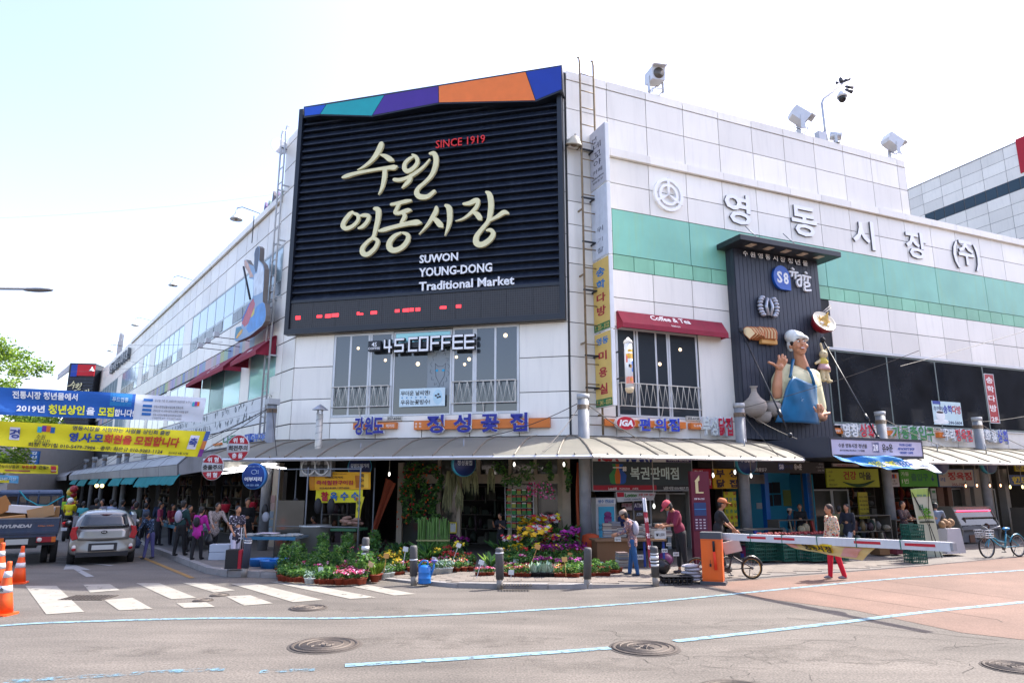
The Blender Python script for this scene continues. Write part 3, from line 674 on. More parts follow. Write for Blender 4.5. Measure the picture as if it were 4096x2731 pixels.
M_YS=cm('#d8b765',.5);zz=[FR.uz(x,y,1.0)[1]for x,y in((2408,487),(2415,725),(2427,1016),(2439,1313),(2447,1622))]
t=vsign('grey vertical cafe sign with a cat outline, topmost of the stacked box signs',zz[1],zz[0],cm('#b9bac4',.5),
      [('네',.46,.70,.10,.44,'#33333c',0),('꼬',.46,.55,.10,.44,'#33333c',0),('야',.46,.41,.10,.44,'#33333c',0),('카페',.46,.27,.07,.55,'#33333c',0),('coffee&tea',.46,.165,.035,.7,'#33333c',0),('영동점 2F',.46,.10,.04,.6,'#33333c',0)])
q=MB();q.mats=[cm('#33333c',.5)];H_=zz[0]-zz[1]
q.tube([(.24,-.004,H_*.80),(.22,-.004,H_*.86),(.27,-.004,H_*.84),(.40,-.004,H_*.84),(.46,-.004,H_*.87),(.45,-.004,H_*.80)],.009,5)
q.tube([(.26,-.004,H_*.775),(.33,-.004,H_*.765),(.35,-.004,H_*.79),(.38,-.004,H_*.765),(.44,-.004,H_*.78)],.008,5);q.done('cat_drawing',t)
vsign('faded white vertical sign with flaking letters, second of the stacked box signs',zz[2],zz[1]-.02,mat('faded_face',srgb('#ccd3de'),.5,var=.08,sc=4,dirt=.5,dirtcol=srgb('#9aa6b8')),[('위',.5,.40,.07,.36,'#4a5160',-.005),('기',.5,.25,.06,.3,'#6b7280',-.01),('찰',.5,.11,.07,.36,'#4a5160',-.005)])
vsign('yellow vertical tea room sign with blue and red letters, third of the stacked box signs',zz[3],zz[2]-.02,M_YS,[('송',.46,.82,.125,.5,'#1b76b8',.03),('학',.46,.645,.12,.5,'#1b76b8',.03),('다',.46,.46,.12,.5,'#a3172e',.03),('방',.46,.28,.13,.5,'#a3172e',.03)])
vsign('yellow vertical beauty salon sign, lowest of the stacked box signs',zz[4],zz[3]-.02,M_YS,[('영동',.46,.88,.10,.66,'#1b76b8',.03),('미',.46,.68,.12,.46,'#a3172e',.03),('용',.46,.46,.13,.46,'#a3172e',.03),('실',.46,.24,.14,.46,'#a3172e',.03)])
for k,s_ in((2,'T. 255 - 3122'),(3,'T. 241 - 0373')):
 t=[o for o in COL.objects if o.name.startswith('vertical_sign')and o.parent is None][k]
 q=MB();q.mats=[cm('#1d6b3a',.5)];q.box(.03,.97,-.005,0,.03,.26);q.done('phone_strip',t);text(s_,M_YS,t,x=.50,y=-.005,z=.145,h=.15,w=.84,t=.003,bold=.01)
for z,wh in((12.9,'highest'),(11.2,'second highest'),(9.7,'third highest'),(8.1,'fourth highest'),(6.0,'second lowest'),(5.0,'lowest')):  # brackets holding the signs
 q=MB();q.mats=[M_BLK];q.box(-.05,.0,-.32,-.02,0,.05);q.box(-.5,0,-.33,-.28,0,.05)
 o=tag(q.done('sign_bracket',loc=FR.P(.88,z,.0),rz=FR.a),wh+' black steel bracket joining the stacked box signs to the wall','bracket','brackets of the stacked box signs')
# barber pole
bp=thing('barber_pole','white cylindrical beauty salon lamp with a printed yellow and blue picture','barber pole',loc=FR.P(1.66,FR.uz(*(2478,1570),.75)[1],.75),rz=FR.a)
Hb=FR.uz(2478,1350,.75)[1]-FR.uz(2478,1570,.75)[1]
q=MB();q.mats=[cm('#d9c7a4',.4)];q.lathe([(.03,0),(.10,.03),(.13,.10),(.14,.16),(.13,.17)],18);q.done('foot_cap',bp)
q=MB();q.mats=[cm('#d8d6cf',.4)];q.lathe([(.13,Hb-.16),(.145,Hb-.15),(.13,Hb-.08),(.06,Hb-.02),(.03,Hb+.03),(.0,Hb+.04)],18);q.done('head_cap',bp)
q=MB();q.mats=[cm('#dfe3e8',.25)];q.lathe([(.125,.17),(.125,Hb-.16)],18);tb=q.done('glass_tube',bp)
for c,z0,z1,a0,a1 in(('#e0a92f',.62,.72,200,340),('#e0a92f',.45,.52,250,330),('#2a5ea8',.38,.58,280,340),('#e07b62',.17,.30,190,350),('#e2b84a',.74,.80,230,320),('#1c1c20',.46,.52,235,265),('#d96a5a',.55,.68,200,225)):
 q=MB();q.mats=[cm(c,.4)];n=8;rr=.1262
 q.add([(rr*math.cos(R(a0+(a1-a0)*i/n)),rr*math.sin(R(a0+(a1-a0)*i/n)),(z0 if j==0 else z1-.03*abs(i-n/2)/n)*Hb)for j in(0,1)for i in range(n+1)],[(i,i+1,i+n+2,i+n+1)for i in range(n)]);q.done('print',tb)
text('용',cm('#e2a82a',.4),bp,x=0,y=-.13,z=.24*Hb,h=.1,t=.003,bold=.03)
q=MB();q.mats=[M_BLK];q.box(-.02,.02,.05,.72,.3*Hb,.3*Hb+.04);q.box(-.02,.02,.05,.72,.8*Hb,.8*Hb+.04);q.cyl((0,.0,-.35),(0,.0,0),.018,n=6);q.done('bracket',bp)
# ================================================================ EMBLEM, BIG LETTERS
EM=thing('emblem','round white emblem of linked circles on the panel above the green band','emblem',**onwall(FR,*FR.uz(*ZA(682,822),.15)))
r_=abs(bx(FR,ZA,600,730,762,915,.15)[3]-bx(FR,ZA,600,730,762,915,.15)[2])/2
def ring(name,r0,r1,m,parent,y0=-.12,y1=0,n=40,c=(0,0),a0=0,a1=360):
 q=MB();q.mats=[m];full=a1-a0>=360;k=n+(0 if full else 1);vs=[]
 for i in range(k):
  a=R(a0+(a1-a0)*i/n)
  for rr in(r0,r1):
   for y in(y0,y1):vs.append((c[0]+rr*math.cos(a),y,c[1]+rr*math.sin(a)))
 fs=[]
 for i in range(n):a=4*i;b_=4*((i+1)%k);fs+=[(a,b_,b_+2,a+2),(a+2,b_+2,b_+3,a+3),(a,a+1,b_+1,b_)]
 if not full:fs+=[(0,2,3,1),(4*n,4*n+1,4*n+3,4*n+2)]
 q.add(vs,fs);return q.done(name,parent)
M_LTR=mat('white_letter',srgb('#f2f3f5'),.45,var=.02);M_LTS=cm('#55565a')
ring('ring',r_*.82,r_,M_LTR,EM);ring('ring',r_*.50,r_*.66,M_LTR,EM,a0=30,a1=390-.1)
for k in range(3):
 a=R(90+120*k);q=MB();q.mats=[M_LTR]
 q.prism([(r_*.5*math.cos(a-.18),r_*.5*math.sin(a-.18)),(r_*.82*math.cos(a-.08),r_*.82*math.sin(a-.08)),(r_*1.06*math.cos(a),r_*1.06*math.sin(a)),(r_*.82*math.cos(a+.08),r_*.82*math.sin(a+.08)),(r_*.5*math.cos(a+.18),r_*.5*math.sin(a+.18)),(0,0)],-.125,-.0);q.done('spoke',EM)
for s,zf,x0,y0,x1,y1,lb in(('영',ZA,1005,815,1150,988,'white Korean letter with two rings at the start of the wall name'),('동',ZB,110,890,252,1058,'white Korean letter with one ring under a square hook, above the black tower'),('시',ZB,457,968,580,1128,'white Korean letter shaped like a tent beside an upright bar'),
                                  ('장',ZB,762,1035,878,1185,'white Korean letter with a side tick over a ring, fourth of the wall name'),('(주)',ZB,1032,1088,1180,1246,'white bracketed Korean letter ending the wall name')):
 a,c,z0,z1=bx(FR,zf,x0,y0,x1,y1,.16)
 o=text(s,M_LTR,None,h=z1-z0,w=c-a,t=.07,bold=.022,side=M_LTS,name='wall_letter');o.location=FR.P((a+c)/2,(z0+z1)/2,.03);o.rotation_euler=(0,0,FR.a)
 tag(o,lb,'letter','letters of the wall name')
# ================================================================ AWNINGS
M_AWN=mat('burgundy_canvas',srgb('#8c1c36'),.75,var=.1,sc=4,dirt=.3,dirtcol=srgb('#5a2a30'))
def awning(F,u0,u1,z0,z1,d,label,texts=(),lip=.16):
 t=thing('awning',label,'awning',**onwall(F,(u0+u1)/2,z0,0));w=(u1-u0)/2;H=z1-z0
 q=MB();q.mats=[M_AWN];q.prism([(-.035,H),(-.12,H),(-d,lip),(-d,0),(-d+.03,0),(-.035,H-.05)],-w,w,ax='yz');q.done('canvas',t)
 for s_ in(-1,1):q=MB();q.mats=[M_AWN];q.prism([(-.035,H-.02),(-.12,H-.02),(-d+.01,lip),(-d+.01,0.01),(-.035,.01)],s_*w-.012*(s_>0),s_*w+.012*(s_<0),ax='yz');q.done('side_panel',t)
 sl_=math.atan2(H-lip,d-.12);M=Matrix.Translation((0,-(d+.12)/2,(H+lip)/2))@Matrix.Rotation(-(math.pi/2-sl_),4,'X')@Matrix.Translation((0,-.006,0))
 for s,x,z,h,sl2,bo in texts:text(s,cm('#f0e9e6',.6),t,x=x*w,z=z*H,h=h,t=.004,bold=bo,M=M,slant=sl2)
 return t
awning(FR,1.72,5.95,7.02,7.62,.42,'burgundy awning reading Coffee & Tea above the sliding window',[('Coffee & Tea',-.06,.16,.22,0,.02),('Nekoya',-.02,-.36,.10,0,.0)])
awning(FL,-5.3,-2.0,6.72,7.5,.75,'burgundy awning by the ladder over the aqua window',[('Neko',.0,-.1,.2,0,.02)])
awning(FL,-13.0,-6.35,6.72,7.5,.75,'longer burgundy awning over the wide aqua window down the side street',[('Coffee & Tea',.1,.16,.2,0,.02),('Neko',.1,-.3,.12,0,.01)])
# ================================================================ SIGNS ON THE C WALL
def coffee_sign():
 t=thing('coffee_sign','white block letters reading 4S COFFEE on a black rail','sign',**onwall(FC,0,0))
 a,c,z0,z1=bx(FC,ZE,1000,205,1630,245,.3)
 q=MB();q.mats=[M_BLK];q.box(a,c,-.26,-.16,z0,z1);q.done('rail',t)
 a,c,z0,z1=bx(FC,ZE,857,205,948,280,.3);q=MB();q.mats=[M_BLK];q.box(a,c,-.34,-.16,z0,z1);q.done('logo_box',t,bevel=.02)
 text('4S',M_WL,t,x=(a+c)/2,y=-.34,z=z0+(z1-z0)*.64,h=.14,t=.004,bold=.01);text('COFFEE',M_WL,t,x=(a+c)/2,y=-.34,z=z0+(z1-z0)*.26,h=.075,w=.42,t=.004,bold=.01)
 F_={'4':[(0,.45,.14,1),(0,.34,1,.48),(.62,0,.78,1)],'S':[(0,.86,1,1),(0,.43,.16,1),(0,.43,1,.57),(.84,0,1,.57),(0,0,1,.14)],'C':[(0,.86,1,1),(0,0,.16,1),(0,0,1,.14)],'O':[(0,.86,1,1),(0,0,.16,1),(.84,0,1,1),(0,0,1,.14)],
          'F':[(0,.86,1,1),(0,0,.16,1),(0,.43,.9,.57)],'E':[(0,.86,1,1),(0,0,.16,1),(0,0,1,.14),(0,.43,1,.57)]}
 for ch,x0,y0,x1,y1 in(('4',968,195,1025,290),('S',1045,187,1112,285),('C',1145,178,1210,282),('O',1222,172,1290,278),('F',1305,168,1372,273),('F',1385,165,1455,268),('E',1465,160,1540,265),('E',1550,157,1622,262)):
  a,c,z0,z1=bx(FC,ZE,x0,y0,x1,y1,.36);w,h=c-a,z1-z0;q=MB();q.mats=[M_LTR,M_BLK]
  pieces=F_[ch]
  for j,(p0,q0,p1,q1)in enumerate(pieces):
   e=j*.0015;q.cur=0;q.box(a+p0*w,a+p1*w,-.36-e,-.33,z0+q0*h,z0+q1*h);q.cur=1;q.box(a+p0*w-.02,a+p1*w+.02,-.33+e*.5,-.20,z0+q0*h-.02,z0+q1*h+.02)
  q.done('letter',t)
coffee_sign()
def board(name,label,F,u0,u1,z0,z1,out,th,face,texts,cat='sign',frame=None,group=None,M=None,extra=None,fw=.03):
 """flat board; texts = (string, x fraction, z fraction, height fraction, width fraction or None, colour, bold)"""
 t=thing(name,label,cat,**onwall(F,u0,z0,out),group=group);w,h=u1-u0,z1-z0
 q=MB();q.mats=[face if not isinstance(face,str)else cm(face,.45)];q.box(fw,w-fw,-.004,th,fw,h-fw);q.done('board',t)
 if frame is not None:
  q=MB();q.mats=[cm(frame,.4)];q.box(0,w,-.015,th+.002,0,fw);q.box(0,w,-.015,th+.002,h-fw,h);q.box(0,fw,-.014,th+.001,fw,h-fw);q.box(w-fw,w,-.014,th+.001,fw,h-fw);q.done('frame',t)
 for i,tx in enumerate(texts):
  s,fx,fz,hh,ww,c,bo=tx[:7];text(s,cm(c,.5),t,x=fx*w,y=-.005,z=fz*h,h=hh*h,w=ww*w if ww else None,t=.004,bold=bo)
 if extra:extra(t,w,h)
 return t
def patch(t,w,h,x0,x1,z0,z1,c,y=-.008,name='print',rough=.5):
 q=MB();q.mats=[cm(c,rough)if isinstance(c,str)else c];q.box(x0*w,x1*w,y,y+.003,z0*h,z1*h);return q.done(name,t)
a,c,z0,z1=bx(FC,ZE,1075,540,1418,685,.1)
def snow(t,w,h):
 q=MB();q.mats=[cm('#3c8fbf',.5)]
 for i in range(6):
  x=w*(.08+i*.098);z=h*.5
  for k in range(3):aa=k*math.pi/3;q.box(-.03,.03,-.008-k*.0006,-.005,-.006,.006,Matrix.Translation((x,0,z))@Matrix.Rotation(aa,4,'Y'))
 q.done('print',t)
 q=MB();q.mats=[cm('#b9d9e6',.5)];q.ball((w*.83,-.002,h*.5),(.17,.006,.26),16,8);q.done('print',t)
 q=MB();q.mats=[cm('#3a4048',.5)];
 for dx,dz,r in((-.06,.04,.05),(.02,.08,.05),(.07,0,.05),(0,-.02,.05)):q.ball((w*.83+dx,-.004,h*.5+dz),(r,.007,r*.8),10,6)
 q.done('print',t)
board('window_banner','pale banner advertising snow ice tied across the middle coffee shop window',FC,a,c,z0,z1,.10,.006,'#cfe3ea',[('무더운 날씨엔?',.36,.72,.24,.62,'#30343a',.02),('우유눈꽃빙수!',.36,.27,.25,.62,'#30343a',.02)],'banner',extra=snow)
# cat drawing behind the glass
cd=thing('cat_poster','pale line drawing of a cat face with blue eyes behind the coffee shop glass','poster',**onwall(FC,*FC.uz(*ZE(1375,430),0)))
q=MB();q.mats=[cm('#8e979c',.7)];q.box(-.43,.42,-.020,-.016,-.75,.7);q.done('sheet',cd)
q=MB();q.mats=[cm('#3f474d',.7)]
q.tube([(-.16,-.024,.28),(-.13,-.024,-.15),(0,-.024,-.4),(.15,-.024,-.15),(.2,-.024,.28),(.1,-.024,.18),(-.06,-.024,.18),(-.16,-.024,.28)],.006,4)
for k in range(14):
 aa=k*.45;q.tube([(.33*math.cos(aa)*.9,-.024,.1+.55*math.sin(aa)),(.38*math.cos(aa+.15)*.9,-.024,.1+.6*math.sin(aa+.15)),(.30*math.cos(aa+.3)*.9,-.024,.1+.5*math.sin(aa+.3))],.005,4)
q.done('drawing',cd)
q=MB();q.mats=[cm('#2aa3d0',.3)];q.ball((-.1,-.024,.05),(.055,.004,.04),10,6);q.ball((.12,-.024,.05),(.055,.004,.04),10,6);q.done('eyes',cd)
# shop letters above the canopy
M_BLU=cm('#15208c',.45);M_ORG=cm('#d9772a',.5)
def shopsign(label,F,zf,bar,letters,small=(),out=.28,tag_=None,num=None):
 """channel letters on an orange rail"""
 t=thing('shop_sign',label,'sign',**onwall(F,0,0))
 if bar:
  a,c,z0,z1=bx(F,zf,*bar,out-.1);q=MB();q.mats=[M_ORG];q.box(a,c,-out+.08,-.04,z0,z1);q.done('rail',t)
 for s,x0,y0,x1,y1,colr in letters:
  a,c,z0,z1=bx(F,zf,x0,y0,x1,y1,out);text(s,cm(colr,.45),t,x=(a+c)/2,y=-out+.1,z=(z0+z1)/2,h=z1-z0,w=c-a,t=.10,bold=.03,side=cm('#cfd4da',.5),name='letter')
  text(s,cm('#e6e9ec',.45),t,x=(a+c)/2+.0,y=-out+.105,z=(z0+z1)/2,h=(z1-z0)*1.06,w=(c-a)*1.05,t=.06,bold=.045,name='letter_rim')
 for s,x0,y0,x1,y1,colr in small:stext(F,zf,s,x0,y0,x1,y1,cm(colr,.5),t,out-.075,t=.006,bold=.01)
 if num:
  s,x0,y0,x1,y1=num;a,c,z0,z1=bx(F,zf,x0,y0,x1,y1,.1);q=MB();q.mats=[cm('#c9c6bb',.5)];q.box(a,c,-.10,-.03,z0,z1);q.done('number_plate',t)
  text(s,cm('#22242a',.5),t,x=(a+c)/2,y=-.10,z=(z0+z1)/2,h=(z1-z0)*.66,w=(c-a)*.9,t=.004,bold=.025)
 return t
shopsign('blue letter snack shop sign on a short orange rail with a number plate',FC,ZE,(748,796,1058,842),[('강',755,755,822,885,'#15208c'),('원',830,752,890,882,'#15208c'),('도',892,758,965,872,'#15208c')],[('먹거리',985,806,1042,832,'#f4efe6')],num=('257-6266',990,750,1098,780))
shopsign('wide flower shop sign of four dark blue letters on an orange rail',FC,ZE,(1188,772,2170,838),[('정',1278,738,1402,872,'#15208c'),('성',1472,732,1600,868,'#15208c'),('꽃',1670,732,1800,864,'#15208c'),('집',1880,722,2008,858,'#15208c')],[('생  화',1192,795,1240,812,'#f4efe6'),('조  화',1192,816,1240,834,'#f4efe6')],num=('256-7945',2022,775,2150,808))
t=shopsign('convenience store sign of three blue letters beside a red oval reading IGA',FR,ZF,(330,845,965,898),[('편',605,828,690,925,'#2440b8'),('의',728,828,812,925,'#2440b8'),('점',835,828,918,930,'#2440b8')])
a,c,z0,z1=bx(FR,ZF,425,815,565,917,.35)
q=MB();q.mats=[cm('#c0142c',.4)];q.prism([((a+c)/2+math.cos(i*math.pi/16)*(c-a)/2,(z0+z1)/2+math.sin(i*math.pi/16)*(z1-z0)/2)for i in range(32)],-.38,-.2);q.done('oval',t)
q=MB();q.mats=[cm('#eeeeee',.4)];q.prism([((a+c)/2+math.cos(i*math.pi/16)*(c-a)*.53,(z0+z1)/2+math.sin(i*math.pi/16)*(z1-z0)*.53)for i in range(32)],-.36,-.21);q.done('oval_rim',t)
text('IGA',cm('#f2f2f2',.4),t,x=(a+c)/2,y=-.38,z=(z0+z1)/2,h=(z1-z0)*.5,w=(c-a)*.78,t=.006,bold=.05,slant=.2)
shopsign('chicken shop sign of white and red letters left of the black tower',FR,ZF,(1005,865,1100,913),[('부',1100,818,1160,960,'#c9d2cf'),('성',1163,820,1220,962,'#c9d2cf'),('닭',1226,820,1278,962,'#c2183a'),('집',1282,820,1336,964,'#c2183a')],[('도소매',1030,875,1085,897,'#f4efe6')],num=('255-6150',975,813,1078,845))
shopsign('grocery sign with two white and two red letters right of the black tower',FR,ZH,(470,905,530,948),[('영',535,870,590,975,'#dfe3e6'),('창',598,870,660,975,'#dfe3e6'),('상',665,870,725,975,'#c2183a'),('화',730,872,785,982,'#c2183a')],[('마테차',474,914,516,936,'#f4efe6')])
shopsign('green letter entrance sign of five letters on an orange stub',FR,ZH,(870,925,960,962),[('가',920,890,985,988,'#1d7a3e'),('동',992,888,1052,990,'#1d7a3e'),('출',1058,888,1120,1000,'#1d7a3e'),('입',1126,890,1188,1000,'#1d7a3e'),('구',1192,900,1250,1010,'#1d7a3e')],num=('255-7382',1195,900,1298,922))
shopsign('butcher sign of two white and three red letters',FR,ZH,(1285,938,1335,978),[('우',1330,910,1370,1000,'#dfe3e6'),('리',1376,912,1412,1005,'#dfe3e6'),('정',1416,912,1455,1008,'#c2183a'),('육',1460,914,1502,1010,'#c2183a'),('점',1506,916,1546,1012,'#c2183a')])
shopsign('dried fish sign of two white and two blue letters at the far end',FR,ZH,(1590,950,1650,988),[('화',1650,918,1695,1012,'#dfe3e6'),('홍',1700,920,1742,1018,'#dfe3e6'),('상',1746,918,1785,1022,'#2440b8'),('회',1790,920,1826,1028,'#2440b8')],[('건어물',1605,958,1642,980,'#f4efe6')],num=('6250',1588,912,1625,935))
t=shopsign('blue fish shop sign on the side wall above the canopy',FL,win(.2551,700,1720),None,[('어',1180,62,1240,180,'#1f63c9'),('부',1245,50,1310,170,'#1f63c9'),('지',1316,40,1378,165,'#1f63c9'),('리',1384,20,1450,155,'#1f63c9')],out=.22)
a,c,z0,z1=bx(FL,win(.2551,700,1720),1088,62,1178,182,.22);q=MB();q.mats=[cm('#164aa8',.4)];q.box(a,c,-.22,-.04,z0,z1);q.done('logo_box',t)
text('@',M_WL,t,x=(a+c)/2,y=-.22,z=(z0+z1)/2,h=(z1-z0)*.6,t=.004)
shopsign('green letter sign on the side wall behind the danger discs',FL,win(.2551,700,1720),(600,205,720,235),[('나',750,100,850,215,'#1d7a4e'),('중',850,80,950,190,'#1d7a4e')],out=.2)
# dark window stickers
a,c,z0,z1=bx(FR,ZH,1240,692,1472,885,.05)
def cup(t,w,h):
 patch(t,w,h,.04,.3,.84,.97,'#20409a')
 q=MB();q.mats=[cm('#e9eef0',.4)];q.ball((w*.26,-.004,h*.15),(w*.26,.004,h*.1),16,8);q.ball((w*.25,-.006,h*.4),(w*.15,.006,h*.22),14,8);q.done('print',t)
 q=MB();q.mats=[cm('#2a1d18',.4)];q.ball((w*.25,-.010,h*.52),(w*.12,.004,h*.05),14,6);q.done('print',t)
board('tea_room_poster','pale poster with a coffee cup and letters in the dark ribbon window',FR,a,c,z0,z1,.02,.005,'#c3dde3',[('송학',.52,.66,.34,.3,'#1d3aa0',.03),('다방',.82,.66,.34,.3,'#b01c3c',.03),('추억의',.2,.66,.2,.3,'#23306a',.01),('244-5604',.72,.13,.13,.46,'#20305a',.01)],'poster',extra=cup)
a,c,z0,z1=bx(FR,ZH,1668,482,1742,865,.05)
board('tea_room_sign','narrow red vertical tea room sign in the dark ribbon window',FR,a,c,z0,z1,.02,.01,'#a8192c',[('송',.5,.87,.13,.7,'#f0eeee',.02),('학',.5,.69,.13,.7,'#f0eeee',.02),('다',.5,.50,.13,.7,'#f0eeee',.02),('방',.5,.30,.14,.7,'#f0eeee',.02),('2F',.5,.08,.09,.7,'#f0eeee',.02)],frame='#c9ccd0')
# ================================================================ BLACK ENTRANCE TOWER
M_TW=mat('charcoal_cladding',srgb('#343a47'),.5,var=.06,sc=2,metal=.1)
TO=.45
TW=thing('entrance_tower','charcoal slatted sign tower with a flat top canopy and a chef figure on it','tower',**onwall(FR,0,0))
q=MB();q.mats=[mat('tower_core',srgb('#14161b'),.6,var=.05)];q.box(6.40,10.38,-TO+.03,-.035,3.62,10.3);q.done('core',TW)
n_s=21;sw=(10.38-6.40)/n_s
sl_m=MB();sl_m.mats=[M_TW];sl_m.box(.008,sw-.008,-.03,0,0,6.68);slm=sl_m.mesh('slat')
for i in range(n_s):link(slm,'slat',TW,(6.40+i*sw,-TO+.03,3.62))
for k in range(2):q=MB();q.mats=[M_TW];q.box(6.385,6.40,-TO+.03+k*.2,-TO+.22+k*.2,3.62,10.3);q.done('side_panel',TW)
q=MB();q.mats=[M_BLK];q.box(6.0,10.72,-1.25,-.04,10.3,10.5);q.done('top_canopy',TW,bevel=.01)
for i in range(5):
 u_=6.75+i*.8;q=MB();q.mats=[cm('#c9b49c',.4)];q.box(u_-.13,u_+.13,-1.08,-.78,10.285,10.3);q.done('downlight',TW)
for u_ in(7.3,9.1):q=MB();q.mats=[M_STEEL];q.tube([(u_,-.9,10.5),(u_,-.2,11.3),(u_,-.16,11.35)],.02,6);q.done('tie_rod',TW)
q=MB();q.mats=[M_BLK];q.prism([(10.38,3.62),(10.38,4.5),(10.42,4.2),(10.55,3.9),(10.8,3.68),(10.85,3.62)],-TO,-TO+.04);q.done('curved_foot',TW)
ht=lambda x,y,o=TO:FR.uz(*ZT(x,y),o)
def ttext(s,x0,y0,x1,y1,m,parent=TW,bold=.02,t=.04,**k):
 a,c,z0,z1=bx(FR,ZT,x0,y0,x1,y1,TO+.1);return text(s,m,parent,x=(a+c)/2,y=-TO-.03,z=(z0+z1)/2,h=z1-z0,w=c-a,t=t,bold=bold,side=cm('#1c1c20'),**k)
for i,ch_ in enumerate('수원영동시장청년몰'):
 x=233+i*52.2;y=195+i*8.6;ttext(ch_,x-17,y-17,x+17,y+19,M_WL,name='letter')
# rounded blue logo with mirrored 2 and 8
LG=thing('logo_sign','blue teardrop logo with a mirrored 28 and white Korean letters on the black tower','sign',**onwall(FR,0,0))
cu_,cz_=ht(482,366,TO+.1);rr_=.40
pts=[(cu_+rr_*math.cos(R(a)),cz_+rr_*1.03*math.sin(R(a)))for a in range(-90,0,9)][:0]+[(cu_+rr_*.98*math.cos(R(a)),cz_+rr_*1.12*math.sin(R(a)))for a in range(0,271,9)]+[(cu_+rr_*.98,cz_-rr_*1.12)]
q=MB();q.mats=[cm('#1c56b4',.35)];q.prism(pts,-TO-.12,-TO-.02);q.done('disc',LG)
text('8',M_WL,LG,x=cu_+.18,y=-TO-.12,z=cz_-.02,h=.44,w=.23,t=.01,bold=.03)
o=text('S',M_WL,LG,x=cu_-.12,y=-TO-.12,z=cz_+.0,h=.44,w=.24,t=.01,bold=.03)
fig=[[(555,302,8),(565,310,8)],[(537,325,8),(592,333,8)],[(555,335,8),(552,355,8)],[(577,338,8),(577,370,8)],[(592,355,8),(612,352,8),(617,375,8),(615,425,8)],[(613,378,8),(592,385,8),(590,405,8),(600,425,8),(613,420,8)],
       [(648,330,8),(655,338,8)],[(626,352,8),(680,366,8)],[(640,362,8),(637,385,8)],[(662,366,8),(662,392,8)],[(640,400,8),(668,406,8),(672,425,8),(645,428,8),(638,410,8)],[(640,435,8),(648,455,8),(683,455,8)]]
brush(fig,lambda x,y:ht(x,y,TO+.08),M_WL,LG,k=.0064*.68,y0=-TO-.10,t=.06,name='stroke')
# ---- relief ornaments
def orn(name,label,x,y):return thing(name,label,'ornament',**onwall(FR,*ht(x,y),TO),group='painted ornaments on the black tower')
t=orn('mirror_sculpture','silver sculpture of two patterned halves below the tower logo',375,573)
for s_ in(-1,1):
 q=MB();q.mats=[mat('silver_paint',srgb('#aab0bd'),.35,metal=.5,var=.2,sc=9)]
 for i in range(7):
  a=R(-60+i*20);q.ball((s_*(.14+.24*math.cos(a)),-.1,.36*math.sin(a)),(.12,.09,.07),8,6,Matrix.Rotation(0,4,'Y'))
 q.tube([(s_*.05,-.12,.3),(s_*.15,-.14,.0),(s_*.05,-.12,-.33)],.06,6);q.done('half',t)
t=orn('bread_loaf','sliced bread loaf ornament with brown crust',328,765)
crust=cm('#b06a3c',.6,var=.15,sc=8);crumb=cm('#f0d6a8',.7)
for i in range(9):
 x=-.58+i*.125;q=MB();q.mats=[crust,crumb];tilt=R(-38+i*5)if i<4 else 0;M_=Matrix.Translation((x,-.14-.02*math.sin(i),.02*(i>3)))@Matrix.Rotation(R(-62),4,'Z')@Matrix.Rotation(tilt,4,'Y')
 sh=[(.17*math.cos(a),.17*math.sin(a)*1.25+.03)for a in[R(v)for v in range(-20,201,20)]]+[(-.15,-.20),(.15,-.20)]
 q.prism(sh,-.05,.05,M_);q.cur=1;q.prism([(a*.86,b_*.88)for a,b_ in sh],-.054,-.050,M_);q.done('slice',t)
q=MB();q.mats=[cm('#d9a865',.7)];q.box(-.1,.62,-.2,-.02,-.34,-.16);q.done('basket',t,bevel=.04)
t=orn('noodle_bowl','red noodle bowl ornament with chopsticks at the tower edge',720,705)
tilt=Matrix.Rotation(R(-20),4,'Z')@Matrix.Rotation(R(62),4,'X')@Matrix.Rotation(R(12),4,'Y');M_=Matrix.Translation((0,-.3,.05))@tilt
q=MB();q.mats=[cm('#7c1420',.3)];q.lathe([(.12,-.36),(.16,-.33),(.32,-.2),(.44,.02),(.46,.12),(.43,.12),(.40,.04)],22,M=M_);q.done('bowl',t)
q=MB();q.mats=[cm('#e8e2cf',.4)];q.lathe([(.43,.10),(.455,.125),(.43,.135),(.40,.08)],22,M=M_);q.done('rim',t)
q=MB();q.mats=[cm('#ddb866',.5)];q.ball((0,0,.05),(.39,.39,.06),16,6,M_)
for i in range(14):a=i*.45;q.tube([M_@Vector((.33*math.cos(a),.33*math.sin(a),.08)),M_@Vector((.15*math.cos(a+1),.15*math.sin(a+1),.13)),M_@Vector((.05,.2,.12+.02*i))],.02,5)
for i in range(8):q.tube([M_@Vector((.0+i*.012,.1,.1)),Vector((.12+i*.015,-.12,.42)),Vector((.2,-.12,.5))],.016,5)
q.done('noodles',t)
q=MB();q.mats=[cm('#f3ece6',.5)];q.ball((-.12,-.1,.12),(.1,.07,.03),10,5,M_);q.ball((.02,-.2,.12),(.1,.06,.03),10,5,M_@Matrix.Rotation(.6,4,'Z'));q.done('topping',t)
for k in range(2):q=MB();q.mats=[cm('#8f8a88',.4)];q.cyl((.05,-.2,.36+k*.06),(.78,-.05,.75+k*.10),.02,.028,6);q.done('chopstick',t)
t=orn('rabbit_doll','cream rabbit doll ornament in a pink skirt on the tower edge',765,965)
t.location=FR.P(*ht(765,965,TO+.1),TO)
